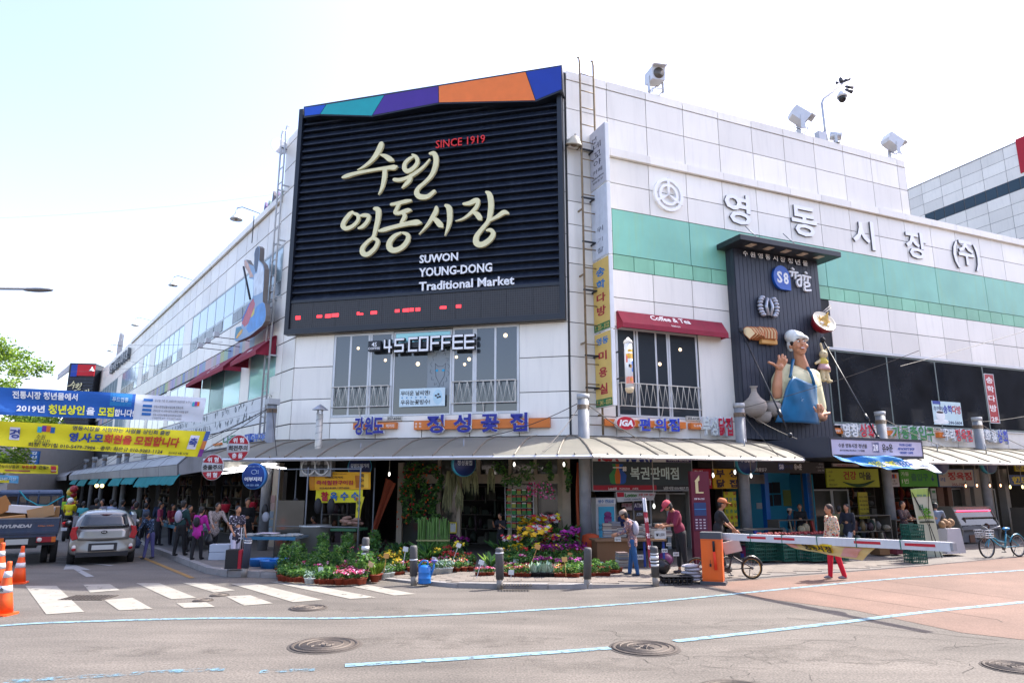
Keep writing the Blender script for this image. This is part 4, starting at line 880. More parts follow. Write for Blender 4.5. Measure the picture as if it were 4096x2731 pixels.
fur=cm('#d8c69c',.8);blob('body',[('e',(.0,-.14,.0),(.17,.13,.24)),('e',(.03,-.16,.33),(.17,.14,.16)),('c',(.02,-.15,.4),(-.03,-.13,.72),.05,.04),('c',(.08,-.15,.42),(.36,-.13,.62),.045,.035),
     ('c',(-.12,-.14,.1),(-.36,-.14,-.02),.06,.055),('c',(.12,-.14,.1),(.24,-.16,-.28),.055,.05),('c',(-.08,-.14,-.2),(-.10,-.16,-.56),.09,.08),('c',(.08,-.14,-.2),(.12,-.18,-.6),.08,.08),('e',(-.12,-.2,-.62),(.08,.13,.07)),('e',(.14,-.22,-.66),(.08,.13,.07))],fur,t,.022,3)
q=MB();q.mats=[cm('#c9a0a0',.7)];q.lathe([(.27,-.24),(.24,-.16),(.17,.0)],14,(0,-.14,0),sy=.8);q.done('skirt',t)
q=MB();q.mats=[cm('#d8c25a',.8)];q.lathe([(.175,-.06),(.19,.08),(.10,.2)],14,(0,-.14,0),sy=.85);q.done('jumper',t)
q=MB();q.mats=[cm('#222222',.3)];q.ball((-.04,-.30,.36),.018,6,5);q.ball((.09,-.30,.36),.018,6,5);q.done('eyes',t)
clay=mat('grey_clay',srgb('#9b938a'),.8,var=.15,sc=2,stretch=(1,1,14))
for nm,lb,x,y,prof in(('clay_bottle','tall grey clay bottle ornament low on the black tower',250,1245,[(.16,-.47),(.30,-.36),(.39,-.15),(.36,.03),(.18,.2),(.10,.35),(.085,.5),(.14,.56),(.10,.56)]),
                           ('clay_jar','round grey clay jar ornament beside the clay bottle',372,1285,[(.15,-.27),(.27,-.18),(.33,0),(.29,.16),(.2,.2),(.26,.25),(.22,.25)]),
                           ('clay_bowl','small grey clay bowl ornament below the clay bottle',306,1345,[(.12,-.19),(.22,-.12),(.29,.05),(.27,.13),(.3,.17),(.26,.17)])):
 t=orn(nm,lb,x,y);q=MB();q.mats=[clay];q.lathe(prof,26,(0,-.3,0));o=q.done('pot',t)
# ---- chef
SK=mat('painted_skin',srgb('#c98f6c'),.45,var=.08,sc=3);CRM=mat('painted_cream',srgb('#ded8ae'),.5,var=.06,sc=2);TEAL=mat('painted_teal',srgb('#0c5f88'),.35,var=.22,sc=2.2)
CH=thing('chef_statue','giant chef figure in a blue apron and white cap reaching out with both hands','statue',**onwall(FR,0,0,TO))
def V0(*a):return Vector(a)
def c3(x,y,d):u_,z_=ht(x,y,TO+d);return Vector((u_,-d,z_))
H0=c3(600,835,.42)
HR=Matrix.Rotation(R(-32),3,'Z')
def hd(dx,dy,dz):return H0+HR@Vector((dx,dy,dz))
blob('head',[('e',hd(0,0,.03),(.34,.33,.46)),('e',hd(.04,-.06,-.22),(.26,.27,.28)),('e',hd(.06,-.15,-.40),(.13,.13,.11)),('e',hd(.06,-.37,-.03),(.065,.09,.065)),('c',hd(.06,-.31,.14),hd(.06,-.38,-.02),.035,.05),
              ('e',hd(-.36,.02,-.05),(.07,.10,.14)),('e',hd(.06,-.27,.17),(.24,.08,.05)),('e',hd(-.07,-.25,-.1),(.13,.1,.12)),('e',hd(.27,-.2,-.1),(.1,.1,.1)),('e',hd(.07,-.32,-.22),(.13,.06,.06))],SK,CH,.028,3)
blob('cap',[('e',hd(-.06,.06,.30),(.42,.40,.36),(0,.3,0)),('e',hd(-.22,.14,.42),(.36,.34,.34)),('e',hd(-.30,.12,.05),(.18,.22,.34)),('e',hd(.1,-.08,.30),(.38,.34,.14),(0,.25,0))],cm('#e4e8e4',.6),CH,.035,4)
q=MB();q.mats=[cm('#2a1d18',.6)];q.ball(hd(-.31,-.10,.1),(.06,.12,.15),8,6)
for dx in(-.09,.19):q.tube([hd(dx-.1,-.345,.19),hd(dx,-.385,.215),hd(dx+.1,-.35,.195)],[.014,.024,.014],6)
q.done('brows',CH)
q=MB();q.mats=[cm('#f1efe8',.3)];q.ball(hd(-.07,-.345,.10),(.085,.04,.042),10,6);q.ball(hd(.17,-.345,.10),(.08,.04,.042),10,6)
q.ball(hd(.07,-.375,-.215),(.11,.022,.028),10,5);q.done('eyes_and_teeth',CH)
q=MB();q.mats=[cm('#1b1310',.3)];q.ball(hd(-.05,-.38,.10),(.035,.02,.038),8,6);q.ball(hd(.19,-.38,.10),(.034,.02,.038),8,6);q.done('irises',CH)
q=MB();q.mats=[cm('#a8564a',.4)];q.tube([hd(-.06,-.35,-.175),hd(.07,-.395,-.18),hd(.2,-.35,-.17)],[.008,.02,.008],6);q.tube([hd(-.05,-.345,-.22),hd(.07,-.39,-.265),hd(.19,-.345,-.215)],[.008,.02,.008],6);q.done('lips',CH)
A_=c3
blob('shirt',[('b',A_(618,1075,.16),(1.48,.40,.55)),('e',A_(612,1110,.25),(.88,.36,.62)),('b',A_(600,1255,.14),(1.62,.52,1.0)),('e',A_(600,1230,.3),(.85,.36,.7)),('c',A_(505,1010,.2),A_(700,1050,.2),.24,.24),('c',A_(690,1060,.15),A_(738,1270,.2),.29,.27),('c',A_(738,1270,.2),A_(752,1320,.35),.24,.16),
               ('c',A_(500,1010,.2),A_(462,1090,.18),.26,.27),('c',A_(462,1090,.18),A_(450,1225,.2),.25,.24),('c',A_(450,1190,.22),A_(478,1200,.3),.22,.20),('b',A_(590,1352,.14),(1.75,.45,.22))],CRM,CH,.04,5)
ap=[(560,938,3),(545,1010,3),(530,1060,3)]
def shell(name,outline,m,d0,bulge,parent,thick=.06):  # a curved sheet following the chest
 us=[c3(x,y,d0)for x,y in outline];n=len(us);ctr=sum(us,Vector())/n;q=MB();q.mats=[m];q.smooth=True
 R_=9;rows=[]
 for k in range(R_+1):
  f=k/R_;row=[]
  for p in us:
   v=ctr+(p-ctr)*f;rel=(v.x-ctr.x)/1.0
   row.append(Vector((v.x,-(d0+bulge*(1-rel*rel))+.02*math.sin(v.x*9+v.z*3)*f,v.z)))
  rows.append(row)
 vs=[p for r__ in rows for p in r__];fs=[]
 for k in range(R_):
  for i in range(n):fs.append((k*n+i,k*n+(i+1)%n,(k+1)*n+(i+1)%n,(k+1)*n+i))
 q.add(vs,fs);o=q.done(name,parent);s_=o.modifiers.new('s','SOLIDIFY');s_.thickness=thick;s_.offset=0;return o
shell('apron',[(545,1060),(565,1066),(600,1085),(650,1103),(700,1112),(712,1115),(716,1160),(722,1230),(728,1300),(729,1388),(680,1384),(600,1378),(520,1374),(442,1372),(455,1320),(478,1250),(492,1190),(500,1140),(520,1085)],TEAL,.57,.13,CH)
for pts in([(563,936),(553,985),(545,1040),(540,1062)],[(662,992),(685,1030),(700,1075),(708,1115)]):
 q=MB();q.mats=[TEAL];q.smooth=True
 P=[c3(x,y,.52+.14*(y>1000))for x,y in pts];q.tube(P,[.055,.05,.05,.055],8);q.done('strap',CH)
def hand(name,wrist,palm,fingers,m,parent,s=1.0,thumb=None):
 pr=[('c',wrist,palm,.12*s,.13*s),('e',palm,(.16*s,.10*s,.15*s))]
 for f in fingers:
  for a,c,r0,r1 in zip(f[:-1],f[1:],(.056,.050,.044),(.050,.044,.036)):pr.append(('c',a,c,r0*s,r1*s))
 return blob(name,pr,m,parent,.018,2)
# viewer-left arm: forearm up, palm up, fingers curled upwards
f0=A_(452,1185,.32);w0=A_(463,1005,.46);p0=A_(468,985,.52)
blob('forearm',[('c',f0,A_(450,1120,.38),.17,.17),('c',A_(450,1120,.38),w0,.17,.11)],SK,CH,.03,3)
fg=lambda b_,t_,k=.3:[p0+Vector(b_),p0+(Vector(b_)+Vector(t_))*.5+Vector((0,-.05,.03)),p0+Vector(t_)]
hand('hand',w0,p0,[fg((-.10,-.02,.06),(-.10,-.10,.34)),fg((.0,-.03,.08),(.04,-.12,.38)),fg((.09,-.03,.06),(.16,-.12,.34)),fg((.15,-.0,.02),(.26,-.08,.24)),[p0+Vector((-.12,.0,-.02)),p0+Vector((-.32,-.04,.06)),p0+Vector((-.52,-.05,.10))]],SK,CH)
w1=A_(768,1338,.42);p1=A_(735,1325,.58)
blob('cuff_arm',[('c',A_(760,1315,.3),w1,.2,.15)],SK,CH,.03,3)
fg1=lambda b_,t_:[p1+Vector(b_),p1+(Vector(b_)+Vector(t_))*.5+Vector((0,-.05,.02)),p1+Vector(t_)]
hand('hand',w1,p1,[fg1((-.16,-.02,.04),(-.30,-.1,.26)),fg1((-.07,-.04,.08),(-.12,-.14,.34)),fg1((.02,-.04,.08),(.02,-.14,.34)),fg1((.10,-.02,.06),(.14,-.10,.26)),[p1+Vector((.16,.02,.02)),p1+Vector((.36,-.02,.06)),p1+Vector((.52,-.03,.10))]],SK,CH)
for o in list(CH.children):
 if o.name.split('.')[0]in('head','cap','brows','eyes_and_teeth','irises','lips'):o.scale=(.76,.76,.76);o.location=H0*.24
blob('neck',[('c',H0+V0(.02,.06,-.25),c3(628,1000,.26),.17,.24)],SK,CH,.03,3)
# black stays with turnbuckles
def stay(label,a,c,r=.03):
 t=thing('steel_stay',label,'cable',loc=a);v=c-a
 q=MB();q.mats=[M_BLK];q.cyl((0,0,0),v,r,n=6);q.done('rod',t)
 q=MB();q.mats=[M_BLK];q.ball((0,0,0),.1,8,6);q.ball(v,.08,8,6);q.cyl(v*.78,v*.84,r*2.2,n=6);q.done('joint',t);return t
stay('black steel stay running down in front of the chef from the tower edge',FR.P(*ht(198,735,TO),TO),FR.P(*ht(540,1462,2.2),2.2))
stay('black steel stay from the tower edge down to the black entrance box',FR.P(*ht(768,800,TO),TO),FR.P(*FR.uz(*ZH(805,980),2.4),2.4))
# ================================================================ FLOODLIGHTS AND CAMERAS ON THE ROOF
def flood(label,px,py,yaw,pitch,s=1.0):
 u_,z_=FR.uz(px,py,.0);t=thing('floodlight',label,'floodlight',loc=FR.P(u_,15.86,-.05),rz=FR.a+R(yaw),group='white floodlights along the roof edge')
 m=cm('#cfd3da',.4);q=MB();q.mats=[M_ALU]
 for x in(-.22,.22):q.tube([(x,-.2,.0),(x,-.2,.18),(x,.2,.18),(x,.2,0)],.02,5)
 q.tube([(-.22,-.2,.18),(.22,-.2,.18)],.02,5);q.tube([(-.22,.2,.18),(.22,.2,.18)],.02,5);q.done('base_frame',t)
 for x in(-.27,.27):q=MB();q.mats=[m];q.prism([(-.09,.16),(.09,.16),(.07,.75),(-.07,.75)],x-.012,x+.012,ax='yz');q.done('yoke',t)
 M_=Matrix.Translation((0,0,.78))@Matrix.Rotation(R(pitch),4,'X')
 q=MB();q.mats=[m];q.prism([(-.30,-.24),(-.30,.26),(.42,.22),(.42,-.14),(.3,-.24)],-.25,.25,M_,ax='yz');q.box(-.27,.27,-.48,-.29,.25,.27,M_);q.done('housing',t,bevel=.01)
 q=MB();q.mats=[cm('#5a5650',.2)];q.cyl(M_@Vector((0,-.30,0)),M_@Vector((0,-.32,0)),.2,n=20);q.done('lens',t)
 q=MB();q.mats=[M_BLK];q.tube([(.1,.1,.5),(-.1,.3,.3),(-.4,.15,.0)],.014,5);q.done('cable',t);return t
flood('white floodlight on the roof nearest the billboard, facing the road',2628,375,-12,8)
flood('white floodlight tilted down to the right in the middle of the roof edge',3210,530,62,40)
flood('white floodlight at the far end of the roof edge, tilted down to the right',3585,640,78,34)
P0=FR.P(FR.uz(3312,560,0)[0],15.86,-.1)
t=thing('camera_pole','bent steel pole on the roof edge with a dome camera and loudspeakers','camera pole',loc=P0,rz=FR.a)
q=MB();q.mats=[cm('#a9adb3',.4,metal=.4)];q.tube([(0,0,0),(0,0,.9),(-.02,0,1.75),(.12,0,2.0),(.5,0,2.3),(1.35,0,3.0)],.05,8);q.cyl((0,0,0),(0,0,.5),.08,n=8);q.done('pole',t)
q=MB();q.mats=[cm('#d5d8dc',.3)];q.lathe([(.03,.32),(.10,.26),(.2,.10),(.22,0)],14,(1.15,-.05,2.28));q.done('dome_cover',t)
q=MB();q.mats=[cm('#15161c',.15)];q.ball((1.15,-.05,2.24),(.17,.17,.2),14,8);q.done('dome',t)
for a,c in(((1.3,0,3.05),(1.65,-.1,3.25)),((1.5,0,2.9),(1.9,0,2.95)),((1.45,0,2.75),(1.75,-.1,2.65))):q=MB();q.mats=[cm('#3a3f48',.4)];q.tube([a,c],[.05,.09],8);q.done('loudspeaker',t)
q=MB();q.mats=[cm('#3a3f48',.4)];q.ball((1.0,0,2.95),.07,8,6);q.tube([(1.0,0,2.95),(1.3,0,3.0)],.02,5);q.ball((1.25,0,3.15),(.09,.09,.14),8,6);q.done('sensor',t)
q=MB();q.mats=[cm('#b9bfca',.4)];q.box(-.5,-.1,-.12,.12,0,.35);q.done('junction_box',t,bevel=.01)
t=thing('round_spotlight','small round spotlight beside the camera pole on the roof edge','spotlight',loc=FR.P(FR.uz(3350,560,0)[0],15.86,-.1),rz=FR.a+R(50))
q=MB();q.mats=[M_ALU];q.box(-.2,.2,-.15,.15,0,.03);q.box(-.2,-.17,-.05,.05,0,.4);q.box(.17,.2,-.05,.05,0,.4);q.done('bracket',t)
q=MB();q.mats=[cm('#c5c9cf',.3,metal=.3)];q.cyl((0,.2,.42),(0,-.22,.36),.17,.2,18);q.done('housing',t)
q=MB();q.mats=[cm('#3b3430',.2)];q.cyl((0,-.22,.36),(0,-.235,.358),.18,n=18);q.done('lens',t)
# bell lamps
def bell(label,F,u_,z_,d=1.0,s=1.0,group='bell lamps along the side street wall'):
 t=thing('bell_lamp',label,'lamp',**onwall(F,u_,z_),group=group)
 q=MB();q.mats=[M_BLK];q.tube([(0,0,0),(0,-.1,.12),(0,-d*.8,.22),(0,-d,.12),(0,-d,.0)],.018,6);q.done('arm',t)
 q=MB();q.mats=[cm('#cfcfca',.4)];q.lathe([(.05,.02),(.07,-.12),(.14,-.22),(.24*s,-.36),(.25*s,-.39),(.23*s,-.37)],16,(0,-d,0));q.done('shade',t)
 q=MB();q.mats=[cm('#8a7a66',.3)];q.ball((0,-d,-.33),(.08,.08,.1),8,6);q.done('bulb',t);return t
for i,u_ in enumerate((-5.3,-17.4,-29.6,-41.4,-54)):bell(['bell lamp on the side wall nearest the billboard, above the seated figure','second bell lamp down the side street roof edge','third bell lamp down the side street roof edge','fourth bell lamp down the side street roof edge','farthest bell lamp of the side street roof edge'][i],FL,u_,13.25,1.0)
t=thing('bell_lamp','stained bell lamp on the white wall between billboard and ladder','lamp',loc=FR.P(.18,13.15,0),rz=FR.a)
q=MB();q.mats=[M_BLK];q.tube([(0.1,0,.2),(0.1,-.1,.3),(.05,-.25,.3),(0,-.3,.2)],.018,6);q.done('arm',t)
q=MB();q.mats=[cm('#b9b2a0',.5,dirt=.5)];M_=Matrix.Translation((0,-.3,.15))@Matrix.Rotation(.3,4,'X');q.lathe([(.05,.05),(.12,0),(.2,-.12),(.27,-.24),(.28,-.27),(.25,-.26)],18,M=M_);q.done('shade',t)
q=MB();q.mats=[cm('#6b5a46',.3)];q.ball(M_@Vector((0,0,-.2)),.13,10,7);q.done('bulb',t)
# seated figure cut-out on the side wall: a printed light box in the shape of a person sewing
FG=thing('figure_cutout','printed cut-out light box of a seated person on the side wall','sign',**onwall(FL,0,0))
zW=win(340/969,880,900)
def fp(x,y):return FL.uz(*zW(x,y),.62)
sil=[fp(*p)for p in((437,240),(455,262),(452,330),(447,402),(470,425),(492,450),(505,500),(503,570),(500,640),(497,700),(489,790),(487,878),(510,895),(522,960),(524,1030),(514,1090),(478,1150),(420,1200),(340,1262),(245,1308),(185,1328),(165,1310),(172,1240),(182,1165),(245,1150),(250,1080),(295,970),(330,890),(365,850),(378,800),(380,700),(382,618),(335,608),(335,560),(300,500),(278,470),(275,400),(300,395),(325,440),(385,470),(392,400),(390,330),(405,270))]
q=MB();q.mats=[cm('#7d7570',.5)];q.prism(sil,-.62,-.44);q.done('light_box',FG)
q=MB();q.mats=[cm('#7f9fc0',.5)];q.prism([(u,z)for u,z in sil],-.6222,-.6205);q.done('print',FG)
def pp(name,pts,c,o=.625):q=MB();q.mats=[cm(c,.5,var=.2,sc=3)];q.prism([FL.uz(*zW(x,y),.62)for x,y in pts],-o,-.619);return q.done(name,FG)
pp('print',[(430,245),(450,265),(448,330),(440,400),(432,470),(420,530),(405,540),(393,480),(392,400),(395,330),(408,270)],'#34445e')
pp('print',[(440,410),(462,430),(485,460),(498,520),(496,640),(490,760),(440,790),(385,810),(384,640),(395,560),(425,545)],'#cfdae6')
pp('print',[(280,402),(298,400),(325,445),(352,520),(385,590),(338,600),(336,560),(302,500),(280,465)],'#cfa898')
pp('print',[(485,884),(508,900),(519,960),(520,1030),(510,1085),(475,1140),(400,1195),(330,1230),(300,1180),(340,1080),(380,1000),(410,940),(450,900)],'#3b86c9')
pp('print',[(380,840),(400,900),(385,960),(355,1040),(325,1120),(280,1160),(250,1120),(280,1040),(310,960),(340,890)],'#b8485c')
pp('print',[(300,960),(330,900),(345,885),(310,970),(275,1050),(250,1110),(255,1060)],'#2a5fb5',.628)
pp('print',[(185,1180),(240,1155),(255,1190),(225,1250),(180,1300),(172,1260)],'#2f7a94')
pp('print',[(240,1195),(262,1185),(250,1230),(200,1290),(182,1290),(205,1240)],'#d9a23a',.629)
pp('print',[(385,960),(398,940),(392,1010),(365,1050),(352,1045)],'#c9b44a',.629)
q=MB();q.mats=[M_BLK];a=Vector((*fp(285,480),0));c=Vector((*fp(362,848),0));q.cyl((a.x,-.68,a.y),(c.x,-.68,c.y),.04,n=6);q.cyl((-5.3,-.3,12),(-5.3,-.3,13.2),.02,n=5);q.done('rod',FG)
for i,(x,y)in enumerate(((20,1412),(118,1362),(225,1295))):
 u_,z_=FL.uz(*zW(x+100,y+25),.05);t=thing('spotlight',['leftmost small spotlight on an arm above the long burgundy awning','middle small spotlight on an arm under the figure sign','small spotlight on an arm touching the foot of the figure sign'][i],'spotlight',**onwall(FL,u_,z_),group='small arm spotlights under the figure sign')
 q=MB();q.mats=[M_BLK];q.cyl((0,0,0),(0,-1.3,0),.016,n=5);q.done('arm',t);q=MB();q.mats=[cm('#c5c9cc',.4)];q.box(-.12,.12,-1.42,-1.22,.0,.2);q.done('head',t,bevel=.01)
# roof lettering frames seen edge on along L
rs=random.Random(4)
for i,(u_,n_,h_,lb)in enumerate(((-6.6,5,1.7,'green and purple steel sign frame standing on the roof edge near the billboard'),(-50,6,2.6,'spiky steel sign frame far down the side roof'))):
 t=thing('roof_sign_frame',lb,'sign frame',**onwall(FL,u_,13.2,-.5))
 for j in range(n_):
  q=MB();q.mats=[cm(['#4a3a6b','#3f5f5a','#3a3a48'][j%3]if i==0 else '#8a8f98',.5)];x=j*.55;h2=h_*rs.uniform(.6,1.1);q.prism([(x,0),(x+.34,0),(x+.30,h2*.8),(x+.12,h2),(x,h2*.6)]if i==0 else[(x,0),(x+.08,0),(x+.06,h2),(x+.02,h2*1.05)],-.06,.06);q.done('upright',t)
t=thing('side_wall_lettering','row of large white raised letters seen edge on high on the side wall','sign',**onwall(FL,-48,12.2))
for j in range(9):text('영동시장주식회사'[j%8],cm('#a9b0b6',.5),t,x=1+j*1.15,z=0,y=-.05,h=.9,w=.9,t=.22,bold=.02,side=cm('#6d757c'),name='letter')
t=thing('satellite_dish','white dish hanging on the wall corner at the top left of the billboard','dish',**onwall(FL,-2.5,15.2,.3))
q=MB();q.mats=[cm('#d5d9de',.4)];q.lathe([(0,-.12),(.2,-.09),(.34,0),(.36,.02),(.33,.01)],18,M=Matrix.Rotation(R(80),4,'Y'));q.done('dish',t);q=MB();q.mats=[M_BLK];q.cyl((0,0,0),(.1,.3,-.1),.02,n=5);q.done('arm',t)
# ================================================================ GLAZED CANOPY OVER THE PAVEMENT
M_CANO=mat('canopy_sheet',srgb('#98958a'),.55,var=.12,sc=.7,dirt=.55,dirtcol=srgb('#7d7f72'),back=(.55,.52,.42),objvar=.05)
PROF=[(.04,3.56),(.8,3.50),(1.6,3.36),(2.4,3.12),(3.0,2.88)]
CN=thing('street_canopy','long cream arched canopy wrapping the corner above the shops','canopy')
def canopy(F,us,ulo,uhi,wlo,whi,parent,prof=PROF,sheetm=M_CANO):
 """us = rib positions along the front edge"""
 def pt(u,k,dz=0):
  o,z=prof[k];uw=min(max(u,wlo),whi);t=(o-prof[0][0])/(prof[-1][0]-prof[0][0]);return F.P(uw+(u-uw)*t,z+dz,o)
 E_=[ulo]+[u for u in us if ulo+.1<u<uhi-.1]+[uhi]
 for a,c in zip(E_[:-1],E_[1:]):
  q=MB();q.mats=[sheetm];q.smooth=False
  for k in range(len(prof)-1):q.quad(pt(a,k),pt(c,k),pt(c,k+1),pt(a,k+1))
  o=q.done('canopy_panel',parent,fix=False);s_=o.modifiers.new('s','SOLIDIFY');s_.thickness=.012;s_.offset=0
  q=MB();q.mats=[M_ALU];A,B=pt(a,len(prof)-1,-.045),pt(c,len(prof)-1,-.045);d=(B-A).normalized()*.004;q.tube([A+d,B-d],.05,4);q.done('gutter',parent)
  if(c-a)>.5:
   q=MB();q.mats=[cm('#8f8a7a',.6)];m_=(a+c)/2;q.ball(pt(m_,len(prof)-1,.03),.03,6,4);q.done('bolt',parent)
 for u in E_:
  q=MB();q.mats=[cm('#7c7468',.55)];q.tube([pt(u,k,.025)for k in range(len(prof))],.022,5);q.done('rib',parent)
  q=MB();q.mats=[M_STEEL];q.tube([pt(u,k,-.05)for k in range(len(prof))],.032,5);q.done('bracket',parent)
canopy(FC,[-.1,.78,1.71,2.75,3.89,5.03,6.19,7.32,8.46,9.61],-.95,10.5,0,LEN_C,CN)
canopy(FR,[-.1+i*1.12 for i in range(7)],-1.01,6.2,0,44,CN)
canopy(FR,[11.3+i*1.15 for i in range(22)],9.9,36,0,44,CN)
# fish-scale ends: closed valance at the left end
q=MB();q.mats=[M_CANO];p=[FC.P(-.95*(o/3.0),z,o)for o,z in PROF];q.add(p+[FC.P(-.95,2.55,3.0),FC.P(-.2,2.7,.6)],[tuple(range(len(p)))+(len(p),len(p)+1)]);q.done('end_sheet',CN,fix=False)
# side street canopy: grey steel with deep rounded edge
LCN=thing('side_canopy','grey steel canopy with a deep rounded edge running down the side street','canopy')
PL=[(.04,3.5),(1.2,3.4),(2.2,3.2),(2.8,3.02),(3.05,2.75),(3.02,2.42)]
M_GST=mat('grey_canopy_metal',srgb('#8b8d90'),.5,var=.14,sc=1,dirt=.5,dirtcol=srgb('#55524e'),metal=.2)
us_=[-1.6-i*3.0 for i in range(13)]
for a,c in zip(us_[:-1],us_[1:]):
 q=MB();q.mats=[M_GST]
 for k in range(len(PL)-1):q.quad(FL.P(c+.02,PL[k][1],PL[k][0]),FL.P(a-.02,PL[k][1],PL[k][0]),FL.P(a-.02,PL[k+1][1],PL[k+1][0]),FL.P(c+.02,PL[k+1][1],PL[k+1][0]))
 o=q.done('canopy_panel',LCN,fix=False);s_=o.modifiers.new('s','SOLIDIFY');s_.thickness=.03
 q=MB();q.mats=[cm('#5b5d60',.5)];q.tube([FL.P(a,z+.02,o_)for o_,z in PL],.03,4);q.done('rib',LCN)
q=MB();q.mats=[M_GST];q.add([FL.P(-1.6,z,o_)for o_,z in PL]+[FL.P(-1.6,2.7,1.5)],[tuple(range(7))]);q.done('end_sheet',LCN,fix=False)
for k in range(2):  # farther canopies of the next buildings
 q=MB();q.mats=[M_GST];a,c=[(-40,-56),(-57,-68)][k]
 for j in range(len(PL)-1):q.quad(FL.P(c,PL[j][1],PL[j][0]),FL.P(a,PL[j][1],PL[j][0]),FL.P(a,PL[j+1][1],PL[j+1][0]),FL.P(c,PL[j+1][1],PL[j+1][0]))
 q.done('canopy_panel',LCN,fix=False)
M_TEALC=mat('teal_canvas',srgb('#2a8f92'),.8,var=.15,sc=3,back=srgb('#1c7a80'))
rs=random.Random(8)
for i,(a,c)in enumerate(((-1.3,-5.2),(-5.3,-8.6),(-8.8,-12.2),(-12.6,-16.0),(-17.2,-20.2),(-21,-24),(-26,-30),(-31,-35))):
 q=MB();q.mats=[M_TEALC];n=16;vs=[];dr=rs.uniform(.3,.42)
 for j in range(n+1):
  u_=a+(c-a)*j/n;w_=.04*math.sin(j*1.7+i)
  vs+=[FL.P(u_,2.46,3.0),FL.P(u_,2.46-dr*.5,3.12+w_),FL.P(u_,2.46-dr-.03*(j%2),3.2+w_)]
 q.smooth=True;q.add(vs,[(3*j+k,3*j+k+1,3*j+k+4,3*j+k+3)for j in range(n)for k in range(2)]);o=q.done('valance',fix=False)
 tag(o,['nearest teal canvas valance under the side canopy','second teal valance from the corner','third teal valance from the corner','fourth teal valance from the corner','fifth teal valance from the corner','sixth teal valance from the corner','seventh teal valance from the corner','farthest teal valance down the side street'][i],'valance','teal valances under the side canopy')
# posts through the canopy with steel caps, chains and wires
def post(F,u,out,z1,r,label,z0=.14,grp='grey steel canopy posts'):
 t=thing('canopy_post',label,'post',loc=F.P(u,z0,out),rz=F.a,group=grp);H=z1-z0
 q=MB();q.mats=[mat('post_paint',srgb('#83878d'),.5,var=.15,sc=4,dirt=.5,dirtcol=(.2,.17,.14))];q.cyl((0,0,0),(0,0,H),r,n=16);q.done('shaft',t)
 q=MB();q.mats=[cm('#a7abae',.5,dirt=.5,dirtcol=(.2,.12,.06))];q.box(-r*1.25,r*1.25,-r*1.25,r*1.25,H-.16,H+.02)if F is FL else q.cyl((0,0,H-.12),(0,0,H+.02),r*1.12,n=16);q.done('cap',t)
 q=MB();q.mats=[cm('#7d6a55',.6)]
 for k in range(4):q.tube([(r*1.08*math.cos(j*.785),r*1.08*math.sin(j*.785),H-.30-k*.035)for j in range(8)],.014,4,closed=True)
 q.done('wire_binding',t);return t
RU=[FR.uz(x,y,1.2)[0]for x,y in((2332,1579),(2955,1616),(3518,1643),(3905,1666))]
for u,lb in zip(RU,('canopy post right of the flower shop, with wires bound round its top','canopy post at the chicken shop, left of the black tower','canopy post in front of the health food shop','canopy post by the butcher, farthest right')):post(FR,u,1.2,4.66,.165,lb)
LPU=[(1092,1580),(590,1700),(509,1815),(478,1820),(421,1820),(380,1828),(345,1840)]
for(x,y),lb in zip(LPU,('canopy post at the building corner with bundled cables','nearest post rising through the side canopy','second post of the side canopy','third post of the side canopy','fourth post of the side canopy','fifth post of the side canopy','farthest post of the side canopy')):
 u,z=FL.uz(x,y,.9);post(FL,u,.9,max(4.3,min(4.8,z)),.15,lb)
def wire(label,a,c,sag=.15,r=.008,beads=0,col='#3a3632',group='wires and guy cables'):
 q=MB();q.mats=[cm(col,.6)];v=c-a;n=10;q.tube([v*(i/n)-Vector((0,0,sag*4*(i/n)*(1-i/n)))for i in range(n+1)],r,4)
 for i in range(beads):f=(i+1)/(beads+1);q.ball(v*f-Vector((0,0,sag*4*f*(1-f))),.03,6,4)
 o=q.done('cable',loc=a);return tag(o,label,'cable',group,'stuff' if beads else None)if beads else tag(o,label,'cable',group)
tops=[FR.P(u,4.5,1.2)for u in RU];fr=lambda u,z=2.95:FR.P(u,z,2.9)
wire('guy wire from the corner post left along the wall',tops[0],FC.P(6.3,3.5,.3),.2,.011);wire('guy wire from the corner post down to the canopy edge',tops[0],FC.P(9.2,2.98,2.9),.1,.012)
wire('guy chain from the corner post down to the right',tops[0],fr(1.4),.12,.014);wire('guy wire from the chicken shop post down to the canopy edge',tops[1],fr(5.3),.05,.012)
wire('beaded wire from the chicken shop post up across the tower',tops[1],FR.P(9.0,6.0,5.0),.1,.008);wire('guy wire from the chicken shop post to the entrance box',tops[1],fr(8.0,3.1),.2,.010)
wire('guy wire from the third post down to the right',tops[2],fr(14.3,3.05),.15,.012);wire('guy wire from the far right post down to the right',tops[3],fr(19.0,3.05),.15,.012);wire('wire running off to the right from the far post',tops[3],FR.P(22,5.2,1.5),.1,.009)
wire('long thin wire rising to the right across the green band',FR.P(8.8,5.6,4.5),FR.P(21,9.0,5),.1,.008)
wire('thin wire crossing the sky at the left',FL.P(-2.5,13.3,0),Vector((-32,28,13.5)),.5,.004,col='#9aa0a8')
cp=FL.P(LPU and FL.uz(1092,1580,.9)[0],4.6,.9)
for i,(e,s_)in enumerate(((FL.P(-4.5,3.1,2.9),.1),(FL.P(-3.5,2.6,3.0),.1),(FL.P(-7,3.3,2.9),.2),(FC.P(1.4,2.95,2.9),.05),(FL.P(-12,3.3,2.8),.3))):wire(['cable from the corner post to the danger disc','second cable from the corner post to the side canopy edge','cable from the corner post running down the side street','guy wire from the corner post to the front canopy','long sagging cable from the corner post along the side canopy'][i],cp,e,s_,.013)
LP3=[FL.P(FL.uz(x,y,.9)[0],4.3,.9)for x,y in LPU]
